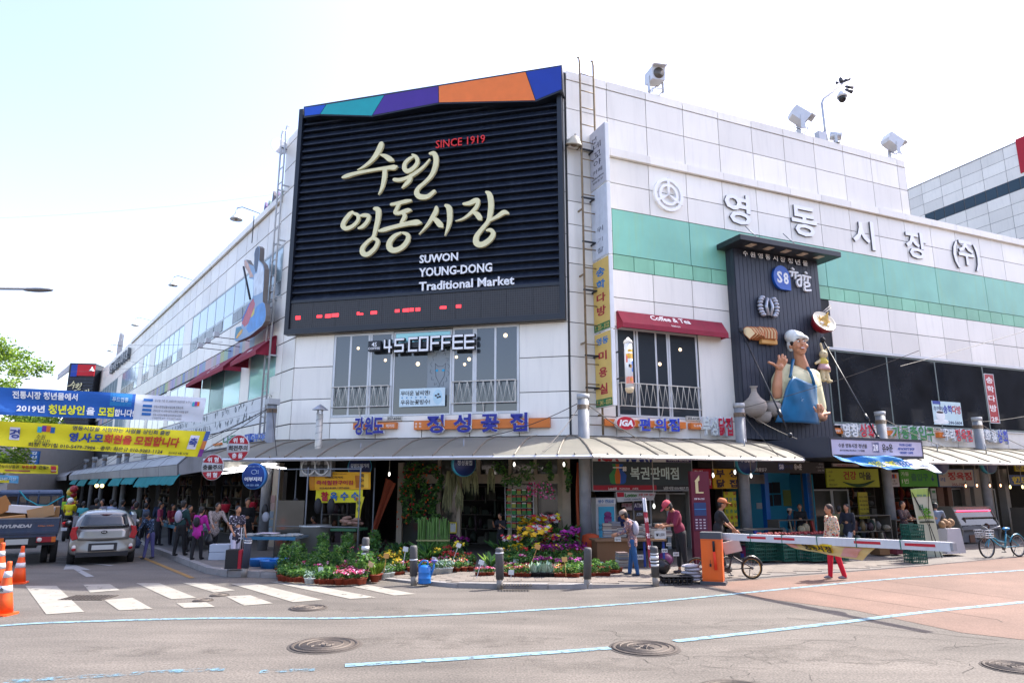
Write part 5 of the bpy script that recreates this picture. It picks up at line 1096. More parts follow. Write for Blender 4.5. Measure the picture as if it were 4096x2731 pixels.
for i in range(1,7):wire('guy wire from the '+('','nearest','second','third','fourth','fifth','farthest')[i]+' side canopy post down to its edge',LP3[i],FL.P(FL.uz(*LPU[i],.9)[0]+2.5,2.75,3.0),.05,.014,group='guy wires of the side canopy posts')
# flue pipe through the front canopy
u_,_=FC.uz(1277,1700,2.2)
t=thing('flue_pipe','white spiral flue pipe with a conical cap standing through the canopy','flue',loc=FC.P(u_,2.3,2.2),rz=FC.a)
Hf=FC.uz(1280,1655,2.2)[1]-2.3
q=MB();q.mats=[mat('flue_paint',srgb('#c5c2b8'),.4,var=.1,metal=.3,dirt=.3)];q.cyl((0,0,0),(0,0,Hf),.10,n=14);q.done('pipe',t)
q=MB();q.mats=[M_STEEL]
for i in range(9):z=.2+i*.2;q.tube([(.103*math.cos(j*.785),.103*math.sin(j*.785),z+j*.02)for j in range(9)],.008,4)
q.done('seam',t)
q=MB();q.mats=[cm('#aeb4bb',.3,metal=.6)];q.lathe([(.24,0),(.23,.01),(.10,.11),(.01,.17)],16,(0,0,Hf+.12));q.done('cone_cap',t)
for x in(-.07,.07):q=MB();q.mats=[cm('#aeb4bb')];q.box(x-.01,x+.01,-.03,.03,Hf-.02,Hf+.13);q.done('strut',t)
# entrance box with lit-panel sign
u0=FR.uz(3322,1785,3.6)[0];u1=FR.uz(3690,1800,3.6)[0];z0,z1=2.96,3.46
t=thing('entrance_box','black box canopy under the tower with a pale lettered sign on its front','canopy',**onwall(FR,0,0))
q=MB();q.mats=[M_TW];q.box(u0-.03,u1+.03,-3.6,-.5,z0-.04,z1+.05);q.done('box',t)
board('front_sign','pale sign on the black entrance box reading food court, art and crafts shop, dessert caffe',FR,u0,u1,z0,z1,3.6,.02,'#b9b7cf',
      [('수원 영동시장 청년몰',.23,.60,.25,.30,'#23252e',.01),('28 YOUNG PEOPLE / 二八靑春',.22,.32,.12,.26,'#33353e',0),('28',.47,.52,.38,.055,'#f0f2f8',.02),('유ə운',.60,.52,.5,.12,'#1d1f26',.02),('FOOD COURT',.81,.74,.15,.14,'#1d4aa0',.02),('ART&CRAFTS SHOP',.81,.5,.15,.19,'#1d4aa0',.02),('DESSERT CAFFE',.81,.26,.15,.15,'#1d4aa0',.02)],frame='#3a3d46',
      extra=lambda t_,w,h:[patch(t_,w,h,.432,.508,.22,.84,'#1d4fae',y=-.004)])
# sagging recruiting banner tied below it
def cloth(name,label,P,m,texts=(),nx=24,nz=6,wave=.05,cat='banner',seed=0,patches=()):
 """banner between four corner points P = (top left, top right, bottom right, bottom left) with folds"""
 tl,tr,br,bl=[Vector(p)for p in P];rn=random.Random(seed);org=bl.copy();nrm=(tr-tl).cross(bl-tl).normalized()
 if nrm.y>0:nrm=-nrm
 ph=rn.random()*6
 def S_(a,b_,o=0):
  p=(tl*(1-a)+tr*a)*b_+(bl*(1-a)+br*a)*(1-b_);w_=wave*(math.sin(a*9+ph+b_*2)*.5+math.sin(a*23+ph*2+b_*5)*.25+math.sin(b_*7+a*4)*.3)
  return p+nrm*(w_+o)-org
 t=thing(name,label,cat,loc=org);q=MB();q.mats=[m];q.smooth=True
 q.add([S_(i/nx,j/nz)for j in range(nz+1)for i in range(nx+1)],[(j*(nx+1)+i,j*(nx+1)+i+1,(j+1)*(nx+1)+i+1,(j+1)*(nx+1)+i)for j in range(nz)for i in range(nx)])
 o=q.done('cloth',t,fix=False);o_=.008
 for pt_,c in patches:
  q=MB();q.mats=[cm(c,.7)]
  a0,a1,b0,b1=pt_;k=max(3,int(abs(a1-a0)*nx*1.6));l=max(2,int(abs(b1-b0)*nz*1.6));o_+=.0012;q.add([S_(a0+(a1-a0)*i/k,b0+(b1-b0)*j/l,o_)for j in range(l+1)for i in range(k+1)],[(j*(k+1)+i,j*(k+1)+i+1,(j+1)*(k+1)+i+1,(j+1)*(k+1)+i)for i in range(k)for j in range(l)]);q.done('print',t,fix=False)
 W_=(tr-tl).length;H_=(tl-bl).length
 for tx in texts:
  s,fx,fz,hh,ww,c,bo=tx[:7];o=text(s,cm(c,.6),t,h=hh*H_,w=ww*W_ if ww else None,t=.002,bold=bo)
  for v in o.data.vertices:v.co=S_(fx+v.co.x/W_,fz+v.co.z/H_,.026-v.co.y)
 return t
pA=FR.P(u0-.05,z0-.03,3.66);pB=FR.P(u1+.0,z0-.05,3.66)
cloth('recruiting_banner','small sagging blue and white banner tied under the pale entrance sign',(pA,pB,pB+Vector((.45,-.1,-.38)),pA+Vector((.75,0,-.30))),cm('#c9cfd8',.7),[('청년상인',.30,.44,.4,.17,'#e4dc3a',.03),('을',.41,.4,.3,.04,'#eef0f4',.02),('모집',.48,.42,.4,.09,'#e4dc3a',.03),('합니다!',.575,.38,.32,.09,'#eef0f4',.02),('명동시장청년몰사업단에 전화신청',.80,.6,.12,.22,'#4a4f5a',0),('전화신청 시 신청서양식 신청인',.80,.4,.12,.22,'#4a4f5a',0)],
      wave=.12,seed=4,patches=[((0,.64,0,1),'#2378b8'),((.655,.70,.5,.62),'#2a5aa8'),((.655,.70,.32,.44),'#2a5aa8')])
# ================================================================ SHOP FRONTS UNDER THE CANOPY
def rbox(name,F,zf,x0,y0,x1,y1,out,th,m,parent=None,label=None,cat=None,zmin=None,group=None):
 a,c,z0,z1=bx(F,zf,x0,y0,x1,y1,out)
 if zmin is not None:z0=zmin
 q=MB();q.mats=[m if not isinstance(m,str)else cm(m,.6)];q.box(a,c,-out,-out+th,z0,z1);o=q.done(name,parent or(BLD if not label else None),loc=F.o,rz=F.a)
 if label:tag(o,label,cat,group)
 return o
FRM=mat('shop_frame',srgb('#a99c88'),.6,var=.12,sc=3,dirt=.3)
M_SG=mat('shop_glass',srgb('#3c3d38'),.08,var=.3,sc=1.2,spec=.8)
# C wall: piers, flower shop frame
for x0,x1 in((150,190),(1062,1100),(2262,2310)):rbox('pier',FC,Z2,x0,0,x1,700,.06,.3,FRM,zmin=.15)
FS=thing('flower_shop_front','brown framed glass front of the flower shop with an open dark doorway','shop front',**onwall(FC,0,0))
a0=FC.uz(*Z2(1100,300))[0];a1=FC.uz(*Z2(2262,300))[0];tz=FC.uz(*Z2(1600,150))[1]
q=MB();q.mats=[FRM]
q.box(a0,a1,-.10,.05,tz,tz+.28);q.box(a0,a1,-.13,.05,tz+.10,tz+.16);q.box(a0,a1,-.08,.05,3.1,3.4)
q.done('transom',FS)
for x in(1370,1515,1655,1885,2070):
 u_=FC.uz(*Z2(x,300))[0];q=MB();q.mats=[FRM];q.box(u_-.06,u_+.06,-.09,.05,.15 if x!=1655 else tz+.28,tz if x!=1655 else 3.1);q.box(u_-.05,u_+.05,-.07,.04,tz+.28,3.1)if x!=1655 else 0;q.done('post',FS)
for x0,x1,lo in((1100,1370,1),(1370,1515,1),(1885,2070,1),(2070,2262,1),(1515,1655,0),(1655,1885,0)):
 b0=FC.uz(*Z2(x0,300))[0]+.06;b1=FC.uz(*Z2(x1,300))[0]-.06
 for zz0,zz1 in((tz+.28,3.1),)+(((.3,tz),)if lo else()):q=MB();q.mats=[M_SG];q.box(b0,b1,.0,.01,zz0,zz1);q.done('pane',FS)
# R wall piers
for x0,x1 in((0,72),):rbox('pier',FR,Z3,x0,40,x1,800,.06,.3,FRM,zmin=.15)
for x0,x1,c in((1130,1168,'#8f8d88'),(1632,1650,'#8b8884'),(2205,2240,'#77746f')):rbox('pier',FR,Z3,x0,60,x1,740,.08,.3,c,zmin=.15)
for x0,x1,c in((1540,1600,'#6b4a3c'),(1640,1680,'#6b4a3c'),(1800,1850,'#8a7f78'),(1890,2070,'#8f8a84'),(2190,2225,'#a09c98')):rbox('pier',FR,Z4,x0,60,x1,640,.06,.3,c,zmin=.15)
q=MB();q.mats=[cm('#7d7a76',.6)]
for zf,x0,x1,y0,y1,c in((Z3,1210,1560,60,160,'#4a4644'),(Z4,1665,1890,0,60,'#4a4644'),(Z3,1650,1808,215,300,'#8a8682')):  # roller shutter boxes
 a,c_,z0,z1=bx(FR,zf,x0,y0,x1,y1,.1);t=thing('roller_shutter',{1210:'dark louvred shutter over the chicken shop',1665:'dark louvred shutter over the butcher',1650:'grey rolled-up shutter left of the blue entrance'}[x0],'shutter',**onwall(FR,a,z0,.1));n=7;h=(z1-z0)/n
 s_=MB();s_.mats=[cm(c,.5)];s_.prism([(0,0),(-.03,h*.1),(0,h*.92)],0,c_-a,ax='yz');sm_=s_.mesh('slat')
 for i in range(n):link(sm_,'slat',t,(0,0,i*h))
q=None
rbox('wall_infill',FR,Z3,1210,20,1560,60,.02,.2,'#6e6a66');
# blue painted entrance
BE=thing('blue_entrance','bright blue painted passage with notices on its wall','entrance',**onwall(FR,0,0));MBL=mat('blue_wall_paint',srgb('#2e8fb0'),.7,var=.1,sc=1)
a=FR.uz(*Z3(1835,400))[0];c=FR.uz(*Z3(2190,400))[0];tz2=FR.uz(*Z3(2000,215))[1]
q=MB();q.mats=[MBL];q.box(a,c+.4,1.1,1.15,.15,tz2+.3);q.done('back_wall',BE)
for x0_,y0_ in((a-.8,.2),(c+.35,.05)):q=MB();q.mats=[MBL];q.box(x0_,x0_+.05,y0_,1.1,.15,tz2);q.done('side_wall',BE)
for x in(1820,2200):u_=FR.uz(*Z3(x,400))[0];q=MB();q.mats=[cm('#1464b4',.45)];q.box(u_-.09,u_+.09,-.08,.1,.15,tz2+.1);q.done('jamb',BE)
for x0,y0,x1,y1,cc in((1845,290,1885,385,'#14181f'),(1890,285,1955,385,'#161a22'),(1845,400,1890,500,'#1a1e26'),(1900,395,1965,495,'#2a2f3a'),(1985,355,2055,500,'#7f8a4a'),(2120,390,2160,465,'#3d8aa3'),(1745,470,1800,525,'#b9bcc0')):
 a,c,z0,z1=bx(FR,Z3,x0,y0,x1,y1,-1.05);q=MB();q.mats=[cm(cc,.6)];q.box(a,c,1.075,1.095,z0,z1);q.done('notice',BE)
def bag(t,w,h):
 cx,cz=w*.245,h*.43;q=MB()
 for k,(f0,f1,cc)in enumerate(((-1,-.36,'#2c8a4a'),(-.36,.3,'#c8681e'),(.3,1,'#1c56b0'))):
  q=MB();q.mats=[cm(cc,.45)];e=[(-.30,.20),(-.24,.27),(-.02,.30),(.14,.17),(.2,.12),(.34,.20)];q.prism([(cx+f0*w_,cz+z_*.9)for z_,w_ in e]+[(cx+f1*w_,cz+z_*.9)for z_,w_ in e[::-1]],-.012,-.007);q.done('logo',t)
 q=MB();q.mats=[cm('#f0f2f2',.45)];q.box(cx-.17,cx+.17,-.016,-.012,cz+.19,cz+.22)
 for k in range(4):aa=R(45+90*k);q.ball((cx+.24+.045*math.cos(aa),-.014,cz+.17+.045*math.sin(aa)),(.04,.006,.04),8,5)
 q.done('logo',t)
a,c,z0,z1=bx(FR,Z3,262,42,1162,366,.6);MRT=z1+.05;H_=MRT-z0
def iga(t,w,h):
 patch(t,w,h,.0,1,0,.155,'#20252c',-.008);patch(t,w,h,.0,.62,.0,.154,'#a8172e',-.011);patch(t,w,h,0,1,.155,.77,'#2a3c42',-.008);patch(t,w,h,0,1,.77,1,'#d5d8dc',-.006);patch(t,w,h,.73,1,.775,1,'#35205c',-.009);patch(t,w,h,.76,.84,.93,1,'#c0142c',-.011)
 bag(t,w,h)
 for s,fx,fz,hh,ww,cc,bo in(('IGA',.16,.90,.26,.2,'#b3142c',.06),('MART',.47,.90,.26,.28,'#1c3486',.06),('복권판매점',.61,.47,.33,.49,'#cfe6e6',.02),('Lotto6/45',.19,.065,.07,.08,'#e8e8e8',.02),('연금복권520',.305,.065,.06,.1,'#e8e8e8',0),('스피또',.41,.065,.06,.06,'#e8e8e8',.01),('남문시장 010-9557-7559',.835,.075,.085,.285,'#dfe3e3',.01),('아이지에이',.80,.83,.06,.1,'#e8e8e8',.01),('Alliance',.905,.93,.05,.07,'#e8e8e8',.01),('남문시장점',.915,.83,.06,.095,'#e8e8e8',.01)):
  text(s,cm(cc,.5),t,x=fx*w,y=-.012,z=fz*h,h=hh*h,w=ww*w,t=.004,bold=bo)
board('lottery_sign','dark lottery shop sign with a money bag, white letters and a red foot strip',FR,a,c,z0,MRT,.6,.12,'#2a3c42',[],extra=iga,frame='#9aa0a6')
a,c,z0,z1=bx(FR,Z3,478,372,838,462,.75)
cloth('lotto_banner','small white banner reading Lotto hung under the lottery sign',(FR.P(a,z1,.75),FR.P(c,z1-.02,.75),FR.P(c-.08,z0+.05,.75),FR.P(a+.04,z0,.75)),cm('#c3c6ca',.7),
      [('Lotto',.36,.66,.42,.3,'#3a7a3a',.04),('2등 3번 당첨',.76,.72,.3,.42,'#b3202c',.02),('스피또 1000(즉석복권)',.5,.2,.22,.66,'#2a3a78',.01)],wave=.02,seed=3,patches=[((.02,.2,.5,.95),'#b3263a')])
# ice cream / drinks fridge
a,c,z0,z1=bx(FR,Z3,300,425,478,745,.8)
t=thing('drinks_fridge','pale upright drinks fridge with a purple iced coffee poster on its door','fridge',**onwall(FR,a,.15,.8));w=c-a;H_=z1-.15
q=MB();q.mats=[cm('#b9bcbf',.4)];q.box(0,w,0,.6,0,H_);q.done('cabinet',t,bevel=.02)
q=MB();q.mats=[cm('#c9ced2',.4)];q.box(.0,w,-.02,-.002,H_-.18,H_-.01);q.done('header',t);text('생수 캔음료',cm('#2a6aa8'),t,x=w/2,y=-.022,z=H_-.1,h=.1,w=w*.8,t=.004,bold=.02)
q=MB();q.mats=[cm('#3aa0c4',.35)];q.box(.08,w-.06,-.014,-.004,.5,H_-.25);q.done('poster',t)
q=MB();q.mats=[cm('#7a2f6e',.35)];q.lathe([(.05,0),(.09,.04),(.12,.3),(.13,.46)],10,(w*.58,-.016,.62),sy=.05);q.ball((w*.58,-.016,1.14),(.13,.008,.08),10,6);q.done('print',t);text('Iced',cm('#1c2c3c'),t,x=w*.25,y=-.018,z=.85,h=.08,t=.003);text('coffee',cm('#1c2c3c'),t,x=w*.28,y=-.018,z=.73,h=.08,t=.003)
for lb,x0,y0,x1,y1,cc,tx in(('white strip sign for prepaid phones under the lotto banner',525,465,630,545,'#b9a8ac',[('선불폰',.5,.65,.4,.9,'#8a2c4a',.01)]),('dark blue ATM sign under the lotto banner',632,460,720,545,'#3a3166',[('ATM',.5,.6,.45,.8,'#d8d8e4',.03)]),('small glass door sign reading ATM',655,548,722,600,'#50575c',[('ATM',.5,.5,.5,.8,'#d8dce4',.02)])):
 a,c,z0,z1=bx(FR,Z3,x0,y0,x1,y1,.3);board('window_sign',lb,FR,a,c,z0,z1,.3,.01,cc,tx)
def strip(name,lb,zf,x0,y0,x1,y1,out,cc,tx,frame=None,F=FR,**k):a,c,z0,z1=bx(F,zf,x0,y0,x1,y1,out);return board(name,lb,F,a,c,z0,z1,out,.05,cc,tx,frame=frame,**k)
strip('shop_board','red sign board half hidden by the information pillar',Z3,1166,158,1342,352,.3,'#b01c34',[('추가',.3,.8,.2,.5,'#e8dcdc',.01),('가',.8,.35,.3,.25,'#e8dcdc',.01)])
strip('shop_board','yellow chicken shop board with four dark brush letters',Z3,1342,158,1568,352,.3,'#d9a91c',[('부',.32,.74,.36,.34,'#33203a',.04),('성',.82,.74,.36,.32,'#33203a',.04),('닭',.32,.28,.38,.34,'#33203a',.04),('집',.82,.28,.38,.32,'#33203a',.04)])
strip('menu_board','tall yellow menu board listing poultry in red and blue',Z3,1450,362,1568,690,.25,'#cfc92e',[(s,.2+.32*j,.93-.165*i,.095,.22,['#a82c2c','#2a6aa8','#a82c2c','#2a8a6a','#a82c2c','#8a3a6a'][i],.02)for i,row in enumerate(('영 닭','생오리','훈제오리'[0:3],'토종닭','오골계','국내산'))for j,s in enumerate(row[:3])if s!=' '])
strip('entrance_fascia','long black fascia over the blue entrance with a mirrored 28 logo',Z3,1640,95,2352,213,1.4,'#1d1f24',[('가동출입구',.17,.32,.26,.16,'#d8dadc',0),('S8',.435,.55,.36,.055,'#dfe6f4',.02),('이팔',.53,.55,.36,.11,'#2a3f78',.01),('유ə운',.645,.55,.45,.10,'#d8dadc',.03),('푸드코트',.95,.78,.14,.06,'#b9bbbd',0),('아트&공예 상점',.93,.55,.14,.1,'#b9bbbd',0),('디저트 카페',.94,.3,.14,.08,'#b9bbbd',0)],extra=lambda t_,w,h:[patch(t_,w,h,.40,.47,.3,.8,'#24407e',-.005)])
strip('shop_board','lime green health shop board with red and black letters',Z4,480,48,985,238,.35,'#a9b42a',[('건강',.44,.62,.42,.24,'#a02c24',.03),('마을',.73,.60,.40,.22,'#20281c',.03),('010-7876-1963',.58,.14,.11,.24,'#1c3020',.01),('가루',.09,.78,.1,.08,'#1c3020',0),('환',.07,.58,.1,.03,'#1c3020',0),('견과류',.10,.38,.1,.11,'#1c3020',0),('먹는EM',.12,.16,.1,.14,'#1c3020',0)],
      extra=lambda t_,w,h:(lambda q:(q.tube([(w*(.30+.06*i),-.012,h*(.34-.22*math.sin(math.pi*(i+.5)/10)))for i in range(11)],[.01,.03,.045,.05,.06,.06,.06,.05,.045,.03,.01],5),q.done('swoosh',t_)))(MB(cm('#1f4a2a')).use(cm('#1f4a2a'))))
strip('shop_board','pale strip sign above the lime green board',Z4,540,0,800,44,.35,'#b3a8a8',[('각자의 체질에 맞게 안내',.45,.4,.35,.6,'#a03a4a',.01)])
strip('shop_board','white board with the small fan shaped market logo',Z4,1050,85,1176,234,.32,'#b5b2b8',[('수원',.5,.42,.16,.3,'#2a2a30',.0),('영동시장',.55,.24,.12,.5,'#2a2a30',0)],extra=lambda t_,w,h:[patch(t_,w,h,.2+.15*i,.35+.15*i,.58,.85,c_)for i,c_ in enumerate(('#1f6a7a','#a82c34','#2a2a5a','#c8641e'))])
strip('shop_board','green entrance board reading one with a down arrow',Z4,1178,58,1536,232,.32,'#3f9a2c',[('가동',.14,.72,.22,.2,'#d0dcd0',.01),('1번',.13,.34,.26,.17,'#d0dcd0',.01),('출입구',.52,.55,.42,.45,'#1f6a4a',.03),('↓',.86,.5,.34,None,'#123c7a',.03)])
strip('shop_board','white butcher board with a blue border and big red letters',Z4,1540,58,1880,228,.32,'#b3aba6',[('우',.12,.76,.24,.12,'#2a5aa0',.02),('리',.12,.40,.24,.12,'#2a5aa0',.02),('정육점',.60,.60,.46,.66,'#a8242c',.04),('255-7382',.55,.13,.15,.4,'#7a2a34',.02)],frame='#2a5a8c')
strip('shop_board','yellow letter board at the far right top',Z4,2262,0,2400,88,.3,'#c4b428',[('문지',.5,.5,.6,.9,'#2a2420',.03)]);strip('shop_board','blue handmade goods board with yellow letters at the far right',Z4,2215,108,2400,222,.35,'#2a4a86',[('핸드',.55,.5,.62,.85,'#d8c83a',.04)])
strip('menu_board','narrow yellow list board in the health shop doorway',Z4,790,270,888,535,.3,'#b3a82a',[(s,.5,.8-i*.145,.07,.8,'#2a2a1c',.01)for i,s in enumerate(('약초·가루','환·견과류','액상차','육초액','먹는EM','천연꿀'))])
strip('door_notice','white and green notice by the butcher door',Z4,1476,235,1530,405,.3,'#b9beb9',[('서울보증',.5,.35,.08,.9,'#3a4a3a',0)],extra=lambda t_,w,h:[patch(t_,w,h,.2,.8,.7,.85,'#2a7a4a'),patch(t_,w,h,0,1,0,.2,'#2a6a5a')])
# glazed fronts on R
for zf,x0,y0,x1,y1,n in((Z3,480,380,940,820,3),(Z3,955,380,1130,820,1),(Z4,360,250,540,640,1),(Z4,550,250,700,600,1),(Z4,1680,240,1820,560,1),(Z4,1850,240,1890,560,1),(Z4,1980,245,2090,560,1)):
 a,c,z0,z1=bx(FR,zf,x0,y0,x1,y1,-.1);t=thing('glass_door',{480:'wide glass front of the lottery shop',955:'glass door at the right of the lottery shop',360:'white framed glass door beside the blue entrance',550:'white framed glass door of the health shop',1680:'brown framed glass door of the butcher',1850:'narrow barred glass panel right of the butcher',1980:'greenish glass door near the right edge'}[x0],'door',**onwall(FR,a,.15,-.1));w,h=c-a,z1-.15
 for i in range(n):q=MB();q.mats=[M_SG];q.box(w*i/n+.03,w*(i+1)/n-.03,0,.01,.05,h-.05);q.done('pane',t)
 q=MB();q.mats=[cm('#9ea3a6',.4)]
 for i in range(n+1):q.box(w*i/n-.03,w*i/n+.03,-.02,.03,0,h)
 q.box(0,w,-.018,.028,h-.05,h-.001);q.done('frame',t)
# shelves of goods inside the shops
rs=random.Random(21);PAL=['#4a2420','#6a5a3a','#2a3a30','#2a3444','#5a5a58','#7a7466','#3a2a34','#6a4228','#222426','#43372a','#2a2a2c']
def goods(F,u0,u1,out,label,rows=4,z0=.15,h=1.9,deep=.4,dim=1.0,pal=PAL,name='goods_shelf',cat='shelf'):
 t=thing(name,label,cat,**onwall(F,u0,z0,out));w=u1-u0;q=MB();q.mats=[cm('#5a5650',.6)]
 for i in range(rows+1):q.box(0,w,0,deep,h*i/rows,h*i/rows+.025)
 q.box(0,.03,0.01,deep-.01,0,h);q.box(w-.03,w,.01,deep-.01,0,h);q.done('rack',t)
 q=MB();q.mats=[cm(c,.6)for c in pal]
 for i in range(rows):
  x=.05
  while x<w-.3:
   b_=rs.uniform(.08,.34);q.cur=rs.randrange(len(pal));zb=h*i/rows+.03;zh=rs.uniform(.25,.85)*h/rows;k_=rs.random()
   if k_<.35:q.ball((x+b_/2,rs.uniform(-.05,.15),zb+zh*.5),(b_*.5,.12,zh*.5),8,5)
   elif k_<.6:q.lathe([(b_*.3,0),(b_*.42,zh*.5),(b_*.2,zh*.9)],8,(x+b_/2,.1,zb))
   elif k_<.85:q.cbox((x+b_/2,.15,zb+zh*.5),(b_*.9,.2,zh),Matrix.Translation((0,rs.uniform(-.1,.05),0)))
   else:q.tube([(x+b_/2,-.05,zb+h/rows*.9),(x+b_/2+.03,-.08,zb+.1),(x+b_/2,-.05,zb-.1)],b_*.2,5)
   x+=b_*rs.uniform(.7,1.1)
 q.done('goods',t)['kind']='stuff';return t
goods(FC,.4,1.9,-1.6,'dim shelf at the back of the stall left of the corn banner');goods(FC,4.6,7.4,-2.6,'dim shelf of vases inside the flower shop',pal=['#3a4a34','#4a3a44','#5a5a50','#2c3a30'])
goods(FR,1.2,4.6,-1.6,'shelf of socks and phone goods in the lottery shop');goods(FR,6.3,7.4,-.8,'shelf in the chicken shop',3);goods(FR,12.2,13.7,-.8,'shelf of jars in the health shop',5);goods(FR,15.0,16.5,-1.2,'reddish shelf inside the entrance shop',4,pal=['#7a2420','#8a3a24','#4a1c1c','#a8582a'])
for i,u in enumerate((-4.5,-8.5,-12.5,-17,-22,-28)):goods(FL,u,u+2.8,-.2,['hanging goods rack nearest the corner on the side street','second goods rack on the side street','third goods rack on the side street','fourth goods rack on the side street','fifth goods rack on the side street','farthest goods rack on the side street'][i],5,h=2.4)
# round blue hanging signs, bare bulbs, pendant lamps
def disc(label,F,zf,x,y,r,out,c1='#1c2c5c',tx=(),yaw=25,name='hanging_round_sign',ring_='#3f9ab0',stem=True,**k):
 u_,z_=F.uz(*zf(x,y),out);t=thing(name,label,'sign',loc=F.P(u_,z_,out),rz=F.a+R(yaw),**k)
 q=MB();q.mats=[cm(ring_,.4)];q.lathe([(r,0),(r,.16)],24,M=Matrix.Translation((0,.08,0))@Matrix.Rotation(R(90),4,'X'));q.done('rim',t)
 q=MB();q.mats=[cm(c1,.4)];q.lathe([(r*.95,0),(r*.95,.01)],24,M=Matrix.Translation((0,-.08,0))@Matrix.Rotation(R(90),4,'X'));q.done('face',t)
 if stem:q=MB();q.mats=[M_STEEL];q.cyl((0,0,r),(0,0,r+.35),.02,n=6);q.done('hanger',t)
 for s,dx,dz,h,w,cc,bo in tx:text(s,cm(cc,.5),t,x=dx*r,y=-.091,z=dz*r,h=h*r,w=w*r if w else None,t=.004,bold=bo)
 return t
GR='round signs hanging under the canopy edge'
disc('dark blue round sign hanging left of the flower shop',FC,Z2,795,30,.34,2.2,tx=[('강원도먹거리',0,.1,.35,1.5,'#c8d0e0',.02)],group=GR);disc('dark blue round sign with a teal rim hanging in front of the flower shop',FC,Z2,1545,10,.34,2.2,tx=[('정성꽃집',0,.1,.4,1.3,'#c8d0e0',.02)],yaw=40,group=GR)
disc('dark blue round sign beside the chicken shop post',FR,Z3,1640,110,.36,1.9,tx=[('부성닭집',0,.2,.4,1.4,'#d8dce8',.02)],yaw=-5,group=GR);disc('dark blue round sign in front of the butcher',FR,Z4,1550,10,.36,2.0,tx=[('우리정육점',0,.25,.38,1.5,'#d8dce8',.02)],yaw=-5,group=GR)
disc('dark blue round sign near the far right post',FR,Z4,2010,10,.36,2.0,tx=[('화홍상회',0,.25,.38,1.5,'#d8dce8',.02)],yaw=-5,group=GR)
M_BULB=mat('glowing_bulb',(1,.45,.22),.4,emit=1.6,var=0);M_BULBW=mat('white_bulb',(1,.95,.85),.4,emit=1.2,var=0)
def hangbulb(label,F,zf,x,y,out,m,r=.05,ztop=3.0,group='bare bulbs hanging under the canopy',shade=True):
 u_,z_=F.uz(*zf(x,y),out);t=thing('hanging_bulb',label,'lamp',loc=F.P(u_,z_,out),group=group)
 q=MB();q.mats=[cm('#8a857c',.5)];q.cyl((0,0,r*2.2),(0,0,ztop-z_),.012,n=5);q.done('cord',t)
 q=MB();q.mats=[cm('#3a3a38',.5)];q.cyl((0,0,r*1.2),(0,0,r*2.4),r*.5,n=8);q.done('socket',t)
 q=MB();q.mats=[m];q.ball((0,0,0),(r*.5,r*.5,r*1.1),10,7);q.done('bulb',t)
for i,(x,y)in enumerate(((1802,218),(1908,214),(2030,215),(2131,214))):hangbulb(['first','second','third','fourth'][i]+' reddish bulb from the left in the row before the butcher',FR,Z4,x,y,2.2,M_BULB)
for i,(x,y)in enumerate(((2222,228),(2338,228))):hangbulb(['yellow white bulb near the right edge','yellow white bulb at the very right edge'][i],FR,Z4,x,y,2.2,mat('warm_bulb',(1,.8,.3),.4,emit=1.2,var=0),.06)
for i,(x,y)in enumerate(((1008,82),(1505,60),(1912,12),(2272,12),(583,205))):hangbulb(['white tube bulb left of the flower shop above the orange tarpaulin','white tube bulb by the teal rimmed round sign','white tube bulb above the seed rack','white tube bulb at the right pier of the flower shop','white tube bulb in front of the yellow corn banner'][i],FC,Z2,x,y,2.0,M_BULBW,.055)
for i,(x,y)in enumerate(((1350,225),(1690,228),(1545,195),(820,500))):hangbulb(['flat pendant lamp before the yellow board','flat pendant lamp right of the post','pendant lamp under the black fascia','small pendant lamp inside the lottery shop'][i],FR,Z3,x,y,2.2,mat('dim_lamp',(.9,.9,.85),.4,emit=1.2,var=0),.06)
